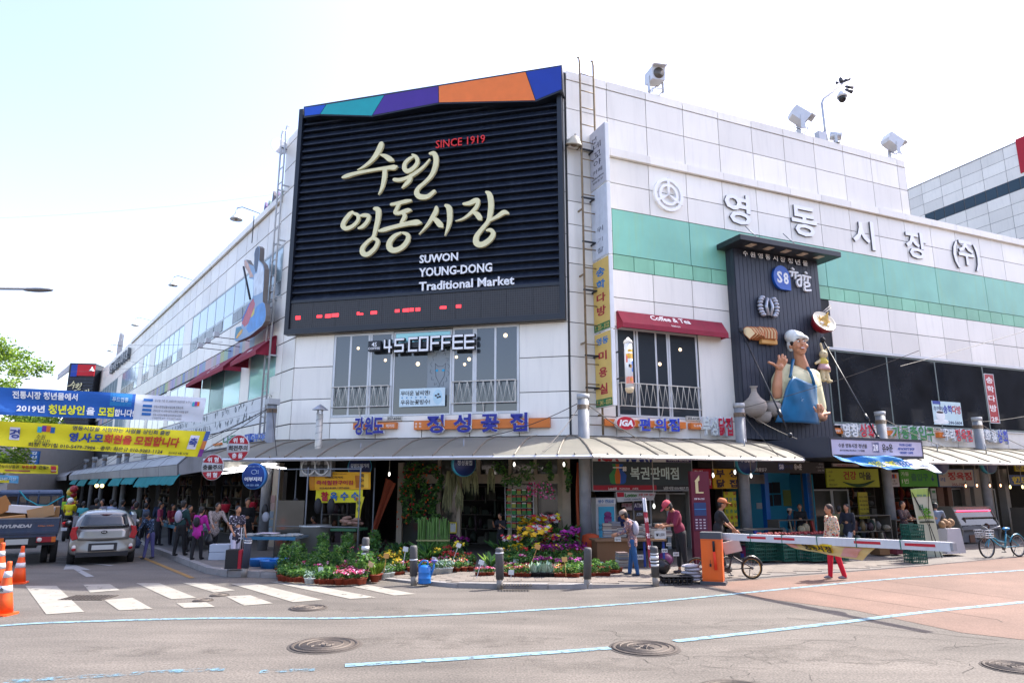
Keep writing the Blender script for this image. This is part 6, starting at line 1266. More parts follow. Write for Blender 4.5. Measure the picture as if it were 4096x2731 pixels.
# people-scale clutter written further down
# yellow corn banners, fans, tarpaulins
def cornban():
 P=lambda x,y,o=2.4:FC.P(*FC.uz(*Z2(x,y),o),o)
 def kernels(t):pass
 cloth('corn_banner','orange yellow banner for grilled snacks with corn pictures',(P(432,66),P(872,68),P(872,192),P(432,198)),cm('#dba018',.7),
      [('전통의 맛을 만들어 갑니다',.41,.90,.08,.42,'#3a2a1c',0),('강원도먹거리',.41,.70,.12,.3,'#3a2a1c',.02),('즉석철판구이김',.42,.40,.26,.60,'#a82030',.03),('010-427-8189 / 257-6266',.42,.10,.10,.48,'#2a2420',.02),('옥',.87,.80,.2,.07,'#26261e',.02),('수',.87,.52,.2,.07,'#26261e',.02),('수',.87,.2,.2,.07,'#26261e',.02)],wave=.03,seed=2,patches=[((.0,.09,.03,.97),'#b8780c'),((.76,.84,.1,.8),'#a86410'),((.90,.97,.1,.9),'#e8b83a')])
 cloth('corn_banner','bright yellow banner with red and blue corn letters below the orange one',(P(475,196),P(818,196),P(816,286),P(474,290)),cm('#d6cc1c',.7),[('찰',.2,.5,.72,.17,'#b0242c',.04),('옥',.40,.5,.66,.16,'#1f5fa0',.04),('수',.62,.5,.66,.16,'#1f5fa0',.04),('수',.84,.5,.66,.16,'#1f5fa0',.04)],wave=.03,seed=9)
 cloth('corn_banner','narrow yellow vertical corn banner on the stall frame',(P(762,248,2.7),P(828,246,2.7),P(790,425,2.7),P(764,425,2.7)),cm('#c8bc2a',.7),[('옥',.5,.75,.18,.5,'#2a4a3a',.02),('수',.5,.5,.18,.5,'#2a4a3a',.02),('찰',.25,.92,.12,.3,'#b0242c',.02)],wave=.04,seed=5,nx=8)
 for x,s,lb in((425,0,'left metal extractor fan above the corn banner'),(520,0,'right metal extractor fan above the corn banner')):
  u_,z_=FC.uz(*Z2(x,30),2.5);t=thing('extractor_fan',lb,'fan',**onwall(FC,u_,z_,2.5),group='pair of extractor fans at the corn stall');q=MB();q.mats=[cm('#8f9296',.4,metal=.4)]
  q.box(-.29,.29,.02,.25,-.27,.27);q.done('housing',t);ring('ring',.2,.24,cm('#b3b6ba',.3,metal=.5),t,-.02,.02,20)
  q=MB();q.mats=[cm('#3a3a3a',.5)]
  for k in range(4):q.box(0,.19,.0,.01,-.06,.06,Matrix.Rotation(k*math.pi/2,4,'Y'))
  q.cyl((0,-.03,0),(0,.02,0),.07,n=10);q.done('blades',t)
cornban()
def tarp(name,label,pts,m,F,zf,out,cat='tarpaulin'):
 P=[F.P(*F.uz(*zf(x,y),out),out)for x,y in pts];cloth(name,label,P,m,wave=.10,seed=6,nx=14,nz=14,cat=cat)
tarp('tarpaulin','rust orange tarpaulin gathered diagonally beside the corn stall',((990,110),(1052,150),(880,600),(845,590)),cm('#8c3e22',.75),FC,Z2,1.2)
tarp('tarpaulin','rust orange tarpaulin hanging straight beside the grey post',((118,110),(165,110),(235,860),(140,850)),cm('#9a4420',.75),FR,Z3,.9)
# ================================================================ PEOPLE
SKN=mat('skin',srgb('#a87658'),.55,var=.05);HAIR=mat('dark_hair',srgb('#1c1715'),.6,var=.2,sc=20)
def handmesh():
 q=MB();q.mats=[SKN];q.ball((0,0,-.045),(.028,.042,.05),8,6)
 for i,(y,l)in enumerate(((-.03,.06),(-.01,.07),(.01,.065),(.03,.05))):q.tube([(0,y,-.08),(-.006,y*1.05,-.08-l*.55),(-.018,y*1.0,-.08-l)],[.0095,.008,.006],5)
 q.tube([(0,-.03,-.03),(-.01,-.055,-.06),(-.018,-.06,-.085)],[.011,.010,.007],5);return q.mesh('hand')
HANDM=handmesh()
def floral(name,base,cols,sc=14,th=.5):
 m=mat(name,srgb(base),.8,var=.0);n=m.node_tree;b=n.nodes['Principled BSDF'];tc=n.nodes.new('ShaderNodeTexCoord');last=None
 for i,c in enumerate(cols):
  v=n.nodes.new('ShaderNodeTexVoronoi');v.inputs['Scale'].default_value=sc*(1+.3*i);mp=n.nodes.new('ShaderNodeMapping');mp.inputs['Location'].default_value=(i*3.7,i,0)
  n.links.new(tc.outputs['Object'],mp.inputs[0]);n.links.new(mp.outputs[0],v.inputs['Vector']);lt=n.nodes.new('ShaderNodeMath');lt.operation='LESS_THAN';lt.inputs[1].default_value=th*(.8-.1*i);n.links.new(v.outputs['Distance'],lt.inputs[0])
  mx=n.nodes.new('ShaderNodeMix');mx.data_type='RGBA';n.links.new(lt.outputs[0],mx.inputs['Factor'])
  if last is None:mx.inputs['A'].default_value=(*srgb(base),1)
  else:n.links.new(last,mx.inputs['A'])
  mx.inputs['B'].default_value=(*srgb(c),1);last=mx.outputs['Result']
 n.links.new(last,b.inputs['Base Color']);return m
def V3(*a):return Vector(a)
def person(label,fx,fy,hy,face,top,bot,z=.14,hair=HAIR,lean=0,legs=((8,0),(-8,0)),arms=((12,15),(-8,12)),spread=8,sleeve=.45,leglen=1.0,hat=None,shoes='#1c1c1e',fat=1.0,coat=0.0,head=0,group=None,hem=None,near=False,foot=None,H=None,beard=False,long_hair=False,vox=.03):
 """a figure standing with its sole at photograph point (fx, fy) and its crown at height hy; faces local -y, turned by face degrees"""
 ft=foot if foot is not None else G(fx,fy,z)
 if H is None:H=CAM_H+ray(fx,hy)[2]/ray(fx,hy)[1]*ft.y-ft.z
 la=R(lean);up=V3(0,-math.sin(la),math.cos(la));pel=V3(0,0,.90);chest=pel+up*.36;neck=pel+up*.55;ha=la+R(head);hu=V3(0,-math.sin(ha),math.cos(ha));hd_=neck+hu*.15+V3(0,-.02,0)
 topz=(hd_+hu*.12).z;low=0;J=[]
 for sgn,(a1,kn)in zip((-1,1),legs):
  hip=pel+V3(sgn*.09,0,-.02);a=R(a1);k=hip+V3(sgn*.01,-math.sin(a),-math.cos(a))*.43;b_=a-R(kn);an=k+V3(0,-math.sin(b_),-math.cos(b_))*.41;J.append((hip,k,an,b_));low=min(low,an.z-.07)
 s=H/(topz-low);off=V3(0,0,-low)
 t=thing('person',label,'person',loc=ft,rz=R(face),group=group);t.scale=(s,s,s)
 M_=Matrix.Translation(off)
 def tr(p):return p+off
 tm=top if not isinstance(top,str)else cm(top,.85);bm_=bot if not isinstance(bot,str)else cm(bot,.85)
 body=[('e',tr(hd_),(.078,.095,.115),(ha*.9,0,0)),('e',tr(hd_+V3(0,-.03,-.055)),(.055,.06,.06)),('e',tr(hd_+V3(0,-.098,-.015)),(.014,.02,.024)),('e',tr(hd_+V3(-.08,0,-.01)),(.014,.02,.03)),('e',tr(hd_+V3(.08,0,-.01)),(.014,.02,.03)),
   ('c',tr(neck-up*.05),tr(hd_-hu*.05),.052,.05),('c',tr(pel),tr(chest),.10,.10)]
 shirt=[('e',tr(pel+up*.10),(.155*fat,.115*fat,.17)),('e',tr(chest),(.165*fat,.115*fat,.19)),('c',tr(chest+up*.10+V3(-.13,0,0)),tr(chest+up*.10+V3(.13,0,0)),.075,.075),('e',tr(neck-up*.06),(.075,.07,.06))]
 pants=[('e',tr(pel),(.155*fat,.12*fat,.13))];shoe=[]
 for(hip,k,an,b_)in J:
  body.append(('c',tr(hip),tr(k),.07,.05));body.append(('c',tr(k),tr(an),.05,.034))
  e=an if leglen>=1 else k+(an-k)*max(0,leglen*2-1);pants+=[('c',tr(hip),tr(k),.092*fat,.068),('c',tr(k),tr(e),.068,.055)]
  shoe+=[('e',tr(an+V3(0,-.055,-.03)),(.045,.12,.038),(R(-12)if b_<-.4 else 0,0,0)),('e',tr(an+V3(0,0,-.01)),(.042,.05,.05))]
 hands=[]
 for sgn,(a1,el)in zip((-1,1),arms):
  sh=chest+up*.13+V3(sgn*.185*fat,0,0);a=R(a1)+la;sp=R(spread)*sgn;d=V3(math.sin(sp),-math.sin(a)*math.cos(sp),-math.cos(a)*math.cos(sp));e=sh+d*.28;b_=a+R(el);d2=V3(-math.sin(sp)*1.6*(el>40),-math.sin(b_),-math.cos(b_)).normalized();w=e+d2*.24
  body+=[('c',tr(sh),tr(e),.05,.038),('c',tr(e),tr(w),.038,.025)];shirt.append(('c',tr(sh),tr(sh+(e-sh)*min(1,sleeve*2)),.066,.055))
  if sleeve>.5:shirt.append(('c',tr(e),tr(e+(w-e)*min(1,sleeve*2-1)),.052,.042))
  hands.append((tr(w),d2))
 if coat:shirt+=[('e',tr(pel+V3(0,0,-.06*coat)),(.175*fat,.135*fat,.16*coat+.1)),('b',tr(pel+V3(0,0,-.12*coat)),(.32*fat,.22*fat,.12))]
 blob('body',body,SKN,t,vox*.75 if near else vox,2);blob('shirt',shirt,tm,t,vox,2);blob('trousers',pants,bm_,t,vox,2);blob('shoes',shoe,cm(shoes,.6),t,vox*.75,1)
 hp=[('e',tr(hd_+hu*.03+V3(0,.022,0)),(.092,.098,.105)),('e',tr(hd_+V3(0,.045,-.02)),(.085,.07,.09))]
 if long_hair:hp.append(('e',tr(hd_+V3(0,.06,-.09)),(.07,.05,.1)))
 blob('hair',hp,hair,t,vox*.75,1)
 for w,d in hands:
  o=link(HANDM,'hand',t,w);o.rotation_euler=d.to_track_quat('-Z','Y').to_euler()
 if near:
  q=MB();q.mats=[cm('#241a16',.4)]
  for x in(-.03,.03):q.ball(tr(hd_+V3(x,-.09,.012)),(.011,.008,.007),6,5)
  q.tube([tr(hd_+V3(-.022,-.094,-.065)),tr(hd_+V3(.022,-.094,-.065))],.005,5);q.done('face_features',t)
 if hat:
  hc,kind=hat;q=MB();q.mats=[cm(hc,.8)];c=tr(hd_+hu*.045)
  HM=Matrix.Translation(c)@Matrix.Rotation(ha,4,'X');q.lathe([(.108,-.01),(.108,.03),(.09,.075),(.05,.10),(.0,.105)],14,M=HM,sy=1.08)
  if kind=='cap':q.ball((0,-.14,.005),(.075,.085,.012),10,5,HM)
  if kind=='visor':q.ball((0,-.06,.0),(.14,.16,.012),12,5,HM)
  q.done('hat',t)
 return t,s,dict(chest=tr(chest),pel=tr(pel),up=up,hands=hands,head=tr(hd_),neck=tr(neck))
def part(t,name,m,fn):q=MB();q.mats=[m if not isinstance(m,str)else cm(m,.7)];fn(q);return q.done(name,t)
def backpack(t,k,c,w=.14,h=.19):part(t,'backpack',c,lambda q:q.ball(k['chest']+V3(0,.17,-.04),(w,.09,h),12,8));part(t,'strap',c,lambda q:[q.tube([k['chest']+V3(x,.14,.12),k['chest']+V3(x,-.02,.2),k['chest']+V3(x,-.125,.1),k['chest']+V3(x,-.10,-.08),k['chest']+V3(x,.12,-.12)],.016,5)for x in(-.1,)])
def bag(label,person_,hand,m,r=(.11,.05,.15),name='carrier_bag'):
 t,s,k=person_;w,d=k['hands'][hand];p=t.matrix_basis@(w+d*.09);b_=thing(name,label,'bag',loc=p,group=None)
 q=MB();q.mats=[m if not isinstance(m,str)else cm(m,.4)];rn=random.Random(len(label));q.smooth=True
 q.lathe([(.0,0),(r[0]*.8,-.04-2*r[2]+.05),(r[0],-2*r[2]+.12),(r[0]*.9,-r[2]),(r[0]*.5,-.08),(.02,-.02),(.012,.01)][1:],10,sy=r[1]/r[0]*1.3);q.done('bag',b_);return b_
FLR=floral('floral_red_blouse','#c9b49a',['#a8242c','#2f7a74','#d88a2c','#3a4a7a'],13,.42);FLD=floral('floral_dark_blouse','#2a2836',['#c9c6cf','#8f8aa0'],14,.36);FLB=floral('floral_brown_blouse','#7a5a5a',['#3a4a6a','#b89a8a','#3a2c34'],12,.4);FLG=floral('grey_pattern_blouse','#8f8480',['#5a5050','#b3a8a0'],22,.4);FLJ=floral('blue_flower_jacket','#2a3a52',['#7f9ac0','#18202e'],16,.4)
p1=person('woman in a bright floral blouse and red trousers walking left across the red paving',3345,2316,2016,-88,FLR,'#c3142e',z=.01,legs=((7,2),(-7,9)),arms=((2,18),(-6,16)),sleeve=.85,shoes='#7a7478',coat=.9,fat=1.05,head=6,near=True,hair=cm('#2a1c18',.7),vox=.022)
person('man in a dark jacket and pale trousers walking behind the barrier arm',3405,2230,2014,-60,'#1b1e2a','#8f95a3',z=.08,legs=((-10,4),(24,4)),arms=((14,55),(0,10)),sleeve=.95,coat=.7,near=True,shoes='#1a1a1c')
person('man in a khaki jacket standing behind the man in the dark jacket',3372,2222,2022,150,'#6a6646','#4a4a4c',z=.1,sleeve=.95,coat=.6)
person('woman in black standing behind the green crates in the blue passage',3212,2192,2014,-25,'#15161a','#1b1c22',z=.15,sleeve=.7,arms=((10,20),(14,10)),near=True)
person('person in a checked blue shirt and pale cap half hidden in the blue passage',3168,2190,2033,60,'#2a4460','#22252c',z=.15,sleeve=.9,hat=('#a59a90','cap'))
pm=person('man in a maroon T-shirt and faded red cap bending over the sock stall',2730,2294,2009,-82,'#6e1a36','#16171b',z=.06,lean=16,legs=((3,2),(-4,2)),arms=((0,66),(4,60)),sleeve=.5,leglen=.86,hat=('#b0404e','cap'),head=32,near=True,fat=1.12,vox=.022,shoes='#3a3438')
pw=person('woman in a brown patterned top, visor hat and blue jeans browsing the magazines',2535,2302,2043,-105,FLB,'#1f4a78',z=.06,lean=12,head=18,sleeve=.9,arms=((2,62),(8,54)),hat=('#8f8074','visor'),coat=.8,near=True,vox=.022,shoes='#2a2a30')
backpack(pw[0],pw[2],'#9a9aa8',.15,.2)
person('stall keeper in a navy shirt behind the magazine stacks',2500,2215,2026,15,'#24305c','#22242c',z=.15,sleeve=.45,head=12)
pb=person('man in a black T-shirt and orange cap leaning on the bicycle behind the information pillar',2880,2286,1995,80,'#1a1c20','#1c1d22',z=.06,lean=10,arms=((24,8),(12,30)),hat=('#a8603a','cap'),near=True,fat=1.1)
person('woman in a dark apron with striped sleeves at the entrance shop',3630,2216,2003,25,floral('striped_sleeves','#2a1c22',['#8a5a5a'],30,.3),'#1c181c',z=.12,arms=((24,70),(24,70)),sleeve=.8,coat=.9)
person('shopper in a grey T-shirt with a shoulder strap right of the standing banner',3760,2215,2012,140,'#6f7a8c','#3a3a3c',z=.08,lean=14,arms=((30,60),(20,50)),head=15,near=True)
person('woman in a black T-shirt looking at her phone in the flower shop doorway',2003,2228,2052,-28,'#16161c','#141418',z=.15,arms=((34,96),(22,96)),head=24,near=True)
person('stall keeper with dark hair sitting low behind the corn stall pots',1250,2232,2098,-60,'#5a2420','#2a2420',z=.15,foot=G(1250,2232,.0),H=1.2,head=20)
pf=person('woman in a dark blouse with white flowers and white trousers beside the shopping cart',935,2262,2022,50,FLD,'#b9b6c6',z=.14,coat=.9,sleeve=.35,near=True,arms=((8,40),(5,20)),long_hair=True,vox=.022)
person('man in black behind the woman in the flowered blouse',975,2218,1991,40,'#101114','#101114',z=.14,sleeve=.8)
p16=person('short haired woman in a grey patterned blouse bending to the fish table',845,2230,2012,45,FLG,'#17171a',z=.14,lean=12,coat=.9,sleeve=.9,arms=((20,20),(30,20)),head=20,near=True)
pp_=person('woman in a magenta jacket with a black rucksack seen from behind',783,2238,2026,165,'#a31c86','#141418',z=.14,sleeve=.95,coat=.7,lean=6,near=True,vox=.022);backpack(pp_[0],pp_[2],'#17171c',.12,.17)
bag('black carrier bag held by the woman in magenta',pp_,0,'#141519',(.13,.07,.17))
pg=person('woman in dark green carrying a pale tote on her back',715,2222,2001,160,'#17393a','#121316',z=.14,sleeve=.9,near=True);backpack(pg[0],pg[2],'#9a94a4',.13,.2)
bag('black carrier bag held by the woman in dark green',pg,0,'#16171b',(.12,.07,.17))
ph=person('stooped woman in a blue flowered jacket and lavender trousers stepping off the kerb',592,2234,2050,-20,FLJ,'#5a5a8c',z=.02,lean=14,arms=((20,10),(-4,20)),sleeve=.9,near=True,hat=('#20242e','visor'),head=22)
bag('dark blue dotted bag of the stooped woman by the kerb',ph,0,floral('dotted_navy','#1c2c4a',['#8fa0c0'],40,.25),(.2,.12,.2))
person('woman in a coral pink top among the shoppers',628,2180,2008,100,'#9a3a58','#1a1a20',z=.14);person('girl in a dark red top with bare arms among the shoppers',678,2178,2014,60,'#7a1c30','#26262c',z=.14)
person('man in a dark green shirt walking away with hands behind his back',528,2192,2007,175,'#1f2c1e','#1a1c1c',z=.02,arms=((-20,30),(-20,30)),fat=1.15);person('woman in dark red between the magenta jacket and the tote',745,2205,2020,60,'#4a1420','#16161a',z=.14)
person('man in a slate blue shirt beyond the silver car',570,2172,2010,150,'#3f4c60','#1b1d22',z=.14)
rs=random.Random(31);cr=[(420,1996,'#6f6a72','man in a grey T-shirt looking aside beyond the silver car'),(455,1996,'#8a94aa','youth in a pale shirt with a rucksack beyond the silver car'),(470,2008,'#2f5a8c','child in a bright blue jacket beyond the silver car'),(395,1992,'#15161a','person in black just left of the grey T-shirt man'),(345,2004,'#3a8a90','person in a turquoise scarf deep in the crowd'),(320,1998,'#141418','woman in black by the balloons'),
     (262,1988,'#7fb02c','person in a lime green T-shirt deep in the side street'),(238,1988,'#16181c','person in black left of the lime green T-shirt'),(205,1990,'#3a3a40','person in dark grey far down the street'),(192,1990,'#5a4a4a','person in brown far down the street'),(176,1994,'#8a8f9a','person in pale grey far down the street'),(290,1990,'#2a8a88','person in a teal coat near the balloons'),(300,1990,'#5f5a20','person in olive near the balloons'),(500,1998,'#33363c','person in charcoal behind the green shirt man'),(650,1998,'#22304a','person in navy under the side canopy'),(600,1990,'#4a3c38','person in brown under the side canopy'),(545,1996,'#5a3040','person in plum under the side canopy')]
for i,(x,hy,c,lb)in enumerate(cr):
 d=2.15*2730/max(40,hy-1934)*.27 if False else(hy-1934);Y={True:38,False:27}[x<330];r_=ray(x,1934);ft=Vector((r_[0]*Y/r_[1],Y,.03));a_=rs.uniform(-20,20)
 person(lb,x,0,hy,rs.choice((0,180,160,20,90,-90))+a_,c,rs.choice(('#1a1b20','#22252e','#3a3a42')),foot=ft,sleeve=rs.choice((.45,.9)),vox=.045,group='shoppers crowding the side street')
# ================================================================ VEHICLES
def wheel(t,x,y,r,w,rimc='#8d9094',z=None):
 q=MB();q.mats=[cm('#1a1a1b',.85)];z=r if z is None else z;MR=Matrix.Translation((x,y,z))@Matrix.Rotation(R(90),4,'Y');q.lathe([(r*.62,-w/2),(r*.93,-w/2),(r,-w*.36),(r,w*.36),(r*.93,w/2),(r*.62,w/2)],22,M=MR);o=q.done('tyre',t)
 q=MB();q.mats=[cm(rimc,.35,metal=.5)];q.lathe([(.04,-w*.42),(r*.6,-w*.46),(r*.64,w*.46),(.04,w*.42)],18,M=MR);q.done('rim',o);return o
def car():
 rc_=G(402,2256);t=thing('parked_car','silver grey hatchback seen from behind in the side street','car',loc=rc_,rz=R(31));m=mat('silver_car_paint',srgb('#8b8984'),.28,metal=.55,var=.05,sc=2,coat=.7)
 St=[(-.02,.30,.60,.76,.60),(.02,.24,.74,.80,.72),(.25,.22,.78,.82,.78),(.7,.2,.79,.82,.79),(1.5,.2,.79,.81,.78),(2.3,.2,.79,.81,.77),(2.8,.2,.78,.8,.74),(3.3,.22,.72,.76,.66),(3.52,.3,.5,.6,.5)]
 roof_=[1.32,1.36,1.40,1.42,1.43,1.36,1.02,.88,.74];wr=[.50,.53,.55,.56,.56,.54,.62,.58,.44];belt=[.92,.94,.94,.93,.92,.92,.92,.84,.70]
 q=MB();q.mats=[m];q.smooth=True;vs=[];n=0
 for(y,zb,wb,w1,wbe),zr,w_,zbe in zip(St,roof_,wr,belt):
  half=[(0,zb),(wb*.6,zb),(wb,zb+.03),(w1,zb+.18),(w1,.62),(wbe,zbe),((wbe+w_)/2+.03,(zbe+zr)/2),(w_,zr-.06),(w_*.7,zr),(0,zr+.015)]
  ringp=half+[(-x,z)for x,z in half[-2:0:-1]];n=len(ringp);k=max(0,1-y/.8)
  for x,z in ringp:vs.append((x,y+k*max(0,(z-.80))*.42-.06*k*math.cos(x*1.9)*(z<.8),z))
 fs=[(i*n+j,i*n+(j+1)%n,(i+1)*n+(j+1)%n,(i+1)*n+j)for i in range(len(St)-1)for j in range(n)]+[tuple(range(n))[::-1],tuple(range((len(St)-1)*n,len(St)*n))]
 q.add(vs,fs);o=q.done('body',t);s_=o.modifiers.new('s','SUBSURF');s_.levels=1;s_.render_levels=2
 def patch_(name,pts,m2,nx=6):
  q=MB();q.mats=[m2 if not isinstance(m2,str)else cm(m2,.25)];q.smooth=True;tl,tr,br,bl=map(Vector,pts)
  g=[[(tl.lerp(tr,i/nx)).lerp(bl.lerp(br,i/nx),j/4)+V3(0,-.035*(1-(2*i/nx-1)**2),0)for i in range(nx+1)]for j in range(5)]
  q.add([v for r_ in g for v in r_],[(j*(nx+1)+i,j*(nx+1)+i+1,(j+1)*(nx+1)+i+1,(j+1)*(nx+1)+i)for j in range(4)for i in range(nx)]);o=q.done(name,t,fix=False);z_=o.modifiers.new('z','SOLIDIFY');z_.thickness=.02;return o
 G_=mat('car_glass',srgb('#22272c'),.05,var=.2,sc=2,spec=.8,coat=.5)
 patch_('rear_window',[(-.50,.20,1.31),(.50,.20,1.31),(.60,.02,.97),(-.60,.02,.97)],G_);patch_('tailgate',[(-.62,-.01,.93),(.62,-.01,.93),(.60,-.10,.66),(-.60,-.10,.66)],m);patch_('brake_light',[(-.14,.19,1.325),(.14,.19,1.325),(.14,.185,1.30),(-.14,.185,1.30)],'#5a0c14')
 for s in(-1,1):
  q=MB();q.mats=[cm('#9c1222',.2)];q.prism([(s*.60,.70),(s*.74,.66),(s*.80,.82),(s*.76,1.0),(s*.62,1.02),(s*.66,.88)],-.085,.10);q.done('tail_light',t,bevel=.01)
  q=MB();q.mats=[cm('#c9c4c0',.3)];q.ball((s*.67,-.10,.47),(.055,.03,.07),8,6);q.cur=0;q.done('reflector',t);q=MB();q.mats=[cm('#a01420',.3)];q.ball((s*.67,-.105,.43),(.052,.03,.05),8,6);q.done('reflector',t)
  q=MB();q.mats=[G_];q.prism([(.42,.97),(.62,1.28),(1.5,1.34),(2.25,1.28),(2.6,.97)],s*.66-.115*(s<0),s*.66+.115*(s>0),ax='yz');q.done('side_window',t)
  q=MB();q.mats=[m];q.ball((s*.90,2.35,1.0),(.1,.06,.08),8,6);q.done('mirror',t)
  for y in(.45,2.75):wheel(t,s*.72,y,.29,.17)
 part(t,'bumper_trim','#202124',lambda q:q.box(-.62,.62,-.13,.1,.22,.33));part(t,'number_plate','#b9bcb9',lambda q:q.box(-.26,.26,-.16,-.14,.40,.52));part(t,'plate_recess','#2a2a2c',lambda q:q.box(-.34,.34,-.142,-.10,.36,.57))
 part(t,'badge','#1a1a1c',lambda q:q.ball((0,-.115,.86),(.075,.02,.045),12,6));text('KIA',cm('#c9cccf',.3,metal=.5),t,x=0,y=-.135,z=.86,h=.04,w=.09,t=.004,bold=.02)
 part(t,'wiper','#111214',lambda q:q.tube([(.42,.0,1.0),(.05,.0,1.02)],.012,5));part(t,'antenna','#111214',lambda q:q.tube([(0,.45,1.42),(.0,.6,1.58)],.008,5))
car()
def truck():
 t=thing('pickup_truck','dark blue open bed truck loaded with cardboard at the left edge','truck',loc=G(62,2264),rz=R(32));bl=mat('truck_blue',srgb('#1c3350'),.4,var=.12,sc=2,dirt=.3,dirtcol=srgb('#4a5560'),coat=.2)
 part(t,'tailgate',bl,lambda q:(q.box(-.84,.84,-.03,.0,.82,1.22),q.box(-.80,.80,-.045,-.03,1.12,1.16),q.box(-.80,.80,-.045,-.03,.86,.9)))
 for s in(-1,1):part(t,'side_gate',bl,lambda q:q.box(s*.84-.02,s*.84+.02,.0,2.7,.82,1.22))
 part(t,'bed',bl,lambda q:q.box(-.82,.82,.01,2.7,.74,.82));part(t,'top_rail','#6d7074',lambda q:q.box(-.87,.87,-.04,.03,1.22,1.25))
 part(t,'chassis','#141416',lambda q:(q.box(-.4,.4,.05,4.5,.45,.74),q.box(-.8,.8,-.02,.1,.52,.74)))
 C_=t;q=MB();q.mats=[bl];q.prism([(2.85,.5),(2.85,1.9),(3.0,1.97),(3.9,1.95),(4.4,1.3),(4.55,1.1),(4.55,.45)],-.8,.8,ax='yz');q.done('cab',t,bevel=.05)
 for x0,x1 in((-.66,-.1),(-.04,.5),(.55,.72)):part(t,'cab_window',mat('car_glass'),lambda q:q.box(x0,x1,2.80,2.84,1.38,1.78))
 part(t,'guard_rail','#1c3350',lambda q:[q.tube([(x,2.72,1.2),(x,2.72,1.85),(x*.96,2.78,1.92)],.025,6)for x in(-.8,-.3,.2,.8)][:1]+[q.tube([(-.8,2.72,1.85),(.8,2.72,1.85)],.025,6)])
 part(t,'rope','#1c8a9a',lambda q:q.tube([(-.3,2.68,1.95),(-.1,2.66,1.7),(.2,2.66,1.52),(.45,2.66,1.5),(.7,2.66,1.68),(.86,2.68,1.78)],.02,5))
 text('HYUNDAI',cm('#a9acb0',.4),t,x=-.12,y=-.048,z=1.04,h=.09,w=.72,t=.006,bold=.05,slant=.2);text('133ps CRDi',cm('#b86a2a',.4),t,x=.56,y=-.048,z=1.03,h=.045,w=.36,t=.004,bold=.02)
 for s in(-1,1):
  o=part(t,'tail_light','#8a1420',lambda q:q.box(s*.58-.20,s*.58+.14,-.06,-.02,.60,.74));part(o,'reverse_lamp','#c9c2bc',lambda q:q.ball((s*.58-.13,-.06,.67),(.06,.02,.06),10,6));part(o,'indicator','#c8641a',lambda q:q.box(s*.58+.14,s*.58+.24,-.06,-.02,.60,.74))
  for x in(.58,.80):wheel(t,s*x,.75,.30,.16,'#3a3a3c')
  wheel(t,s*.68,3.7,.30,.18,'#3a3a3c')
 part(t,'number_plate','#a9aca9',lambda q:q.box(-.3,.2,-.05,-.03,.56,.70))
 B=t.matrix_basis=Matrix.Translation(t.location)@Matrix.Rotation(R(32),4,'Z')
 rn=random.Random(2)
 for i,(x,y,z,w,d,h,c,rz,ry,lb)in enumerate(((-.35,.45,1.12,.8,.5,.16,'#a97a45',4,-6,'flat brown carton at the tailgate of the truck'),(.42,.5,1.22,.62,.06,.30,'#a8845c',-4,-14,'leaning printed carton at the right of the truck bed'),(.05,1.0,1.34,1.25,.5,.20,'#c3c4c6',-6,5,'long white foam box lying across the truck load'),(-.5,.8,1.36,.5,.05,.42,'#9a6c3c',10,-30,'tilted brown carton flap on the truck load'),(.1,1.7,1.0,1.4,1.2,.5,'#8f6a40',0,0,'pile of cartons deeper in the truck bed'))):
  o=MB();o.mats=[cm(c,.8,dirt=.2)];o.box(-w/2,w/2,-d/2,d/2,0,h);o=o.done('cardboard_box',loc=B@V3(x,y,z),rz=R(32+rz),bevel=.006);o.rotation_euler.y=R(ry);tag(o,lb,'box','boxes loaded on the truck')
truck()
# scooter and rider
sp=G(250,2165,0);t=thing('scooter','small red scooter driving away beside the silver car','scooter',loc=sp,rz=R(25))
part(t,'body','#6a1420',lambda q:(q.ball((0,.5,.62),(.15,.5,.16),12,8),q.ball((0,1.25,.6),(.16,.12,.3),10,8),q.tube([(0,1.2,.7),(0,1.1,1.05)],.04,6)));part(t,'tail_light','#e02020',lambda q:q.ball((0,-.0,.68),(.1,.04,.05),8,6));part(t,'handlebar','#1a1a1a',lambda q:q.tube([(-.35,1.0,1.05),(0,1.1,1.08),(.35,1.0,1.05)],.02,6));part(t,'number_plate','#b9bcc0',lambda q:q.box(-.1,.1,-.06,-.05,.4,.52));part(t,'seat','#141416',lambda q:q.ball((0,.4,.78),(.14,.42,.06),10,6))
for y in(.2,1.3):wheel(t,0,y,.25,.1)
rd_=person('scooter rider in a yellow vest and white helmet',250,2150,2020,205,'#c8bc14','#191b20',foot=sp+V3(-.12,.35,.18),H=1.42,legs=((62,70),(62,70)),arms=((40,20),(40,20)),sleeve=.9,near=True)
part(rd_[0],'helmet','#d5d8dc',lambda q:q.ball(rd_[2]['head']+V3(0,.01,.02),(.13,.15,.14),14,9))
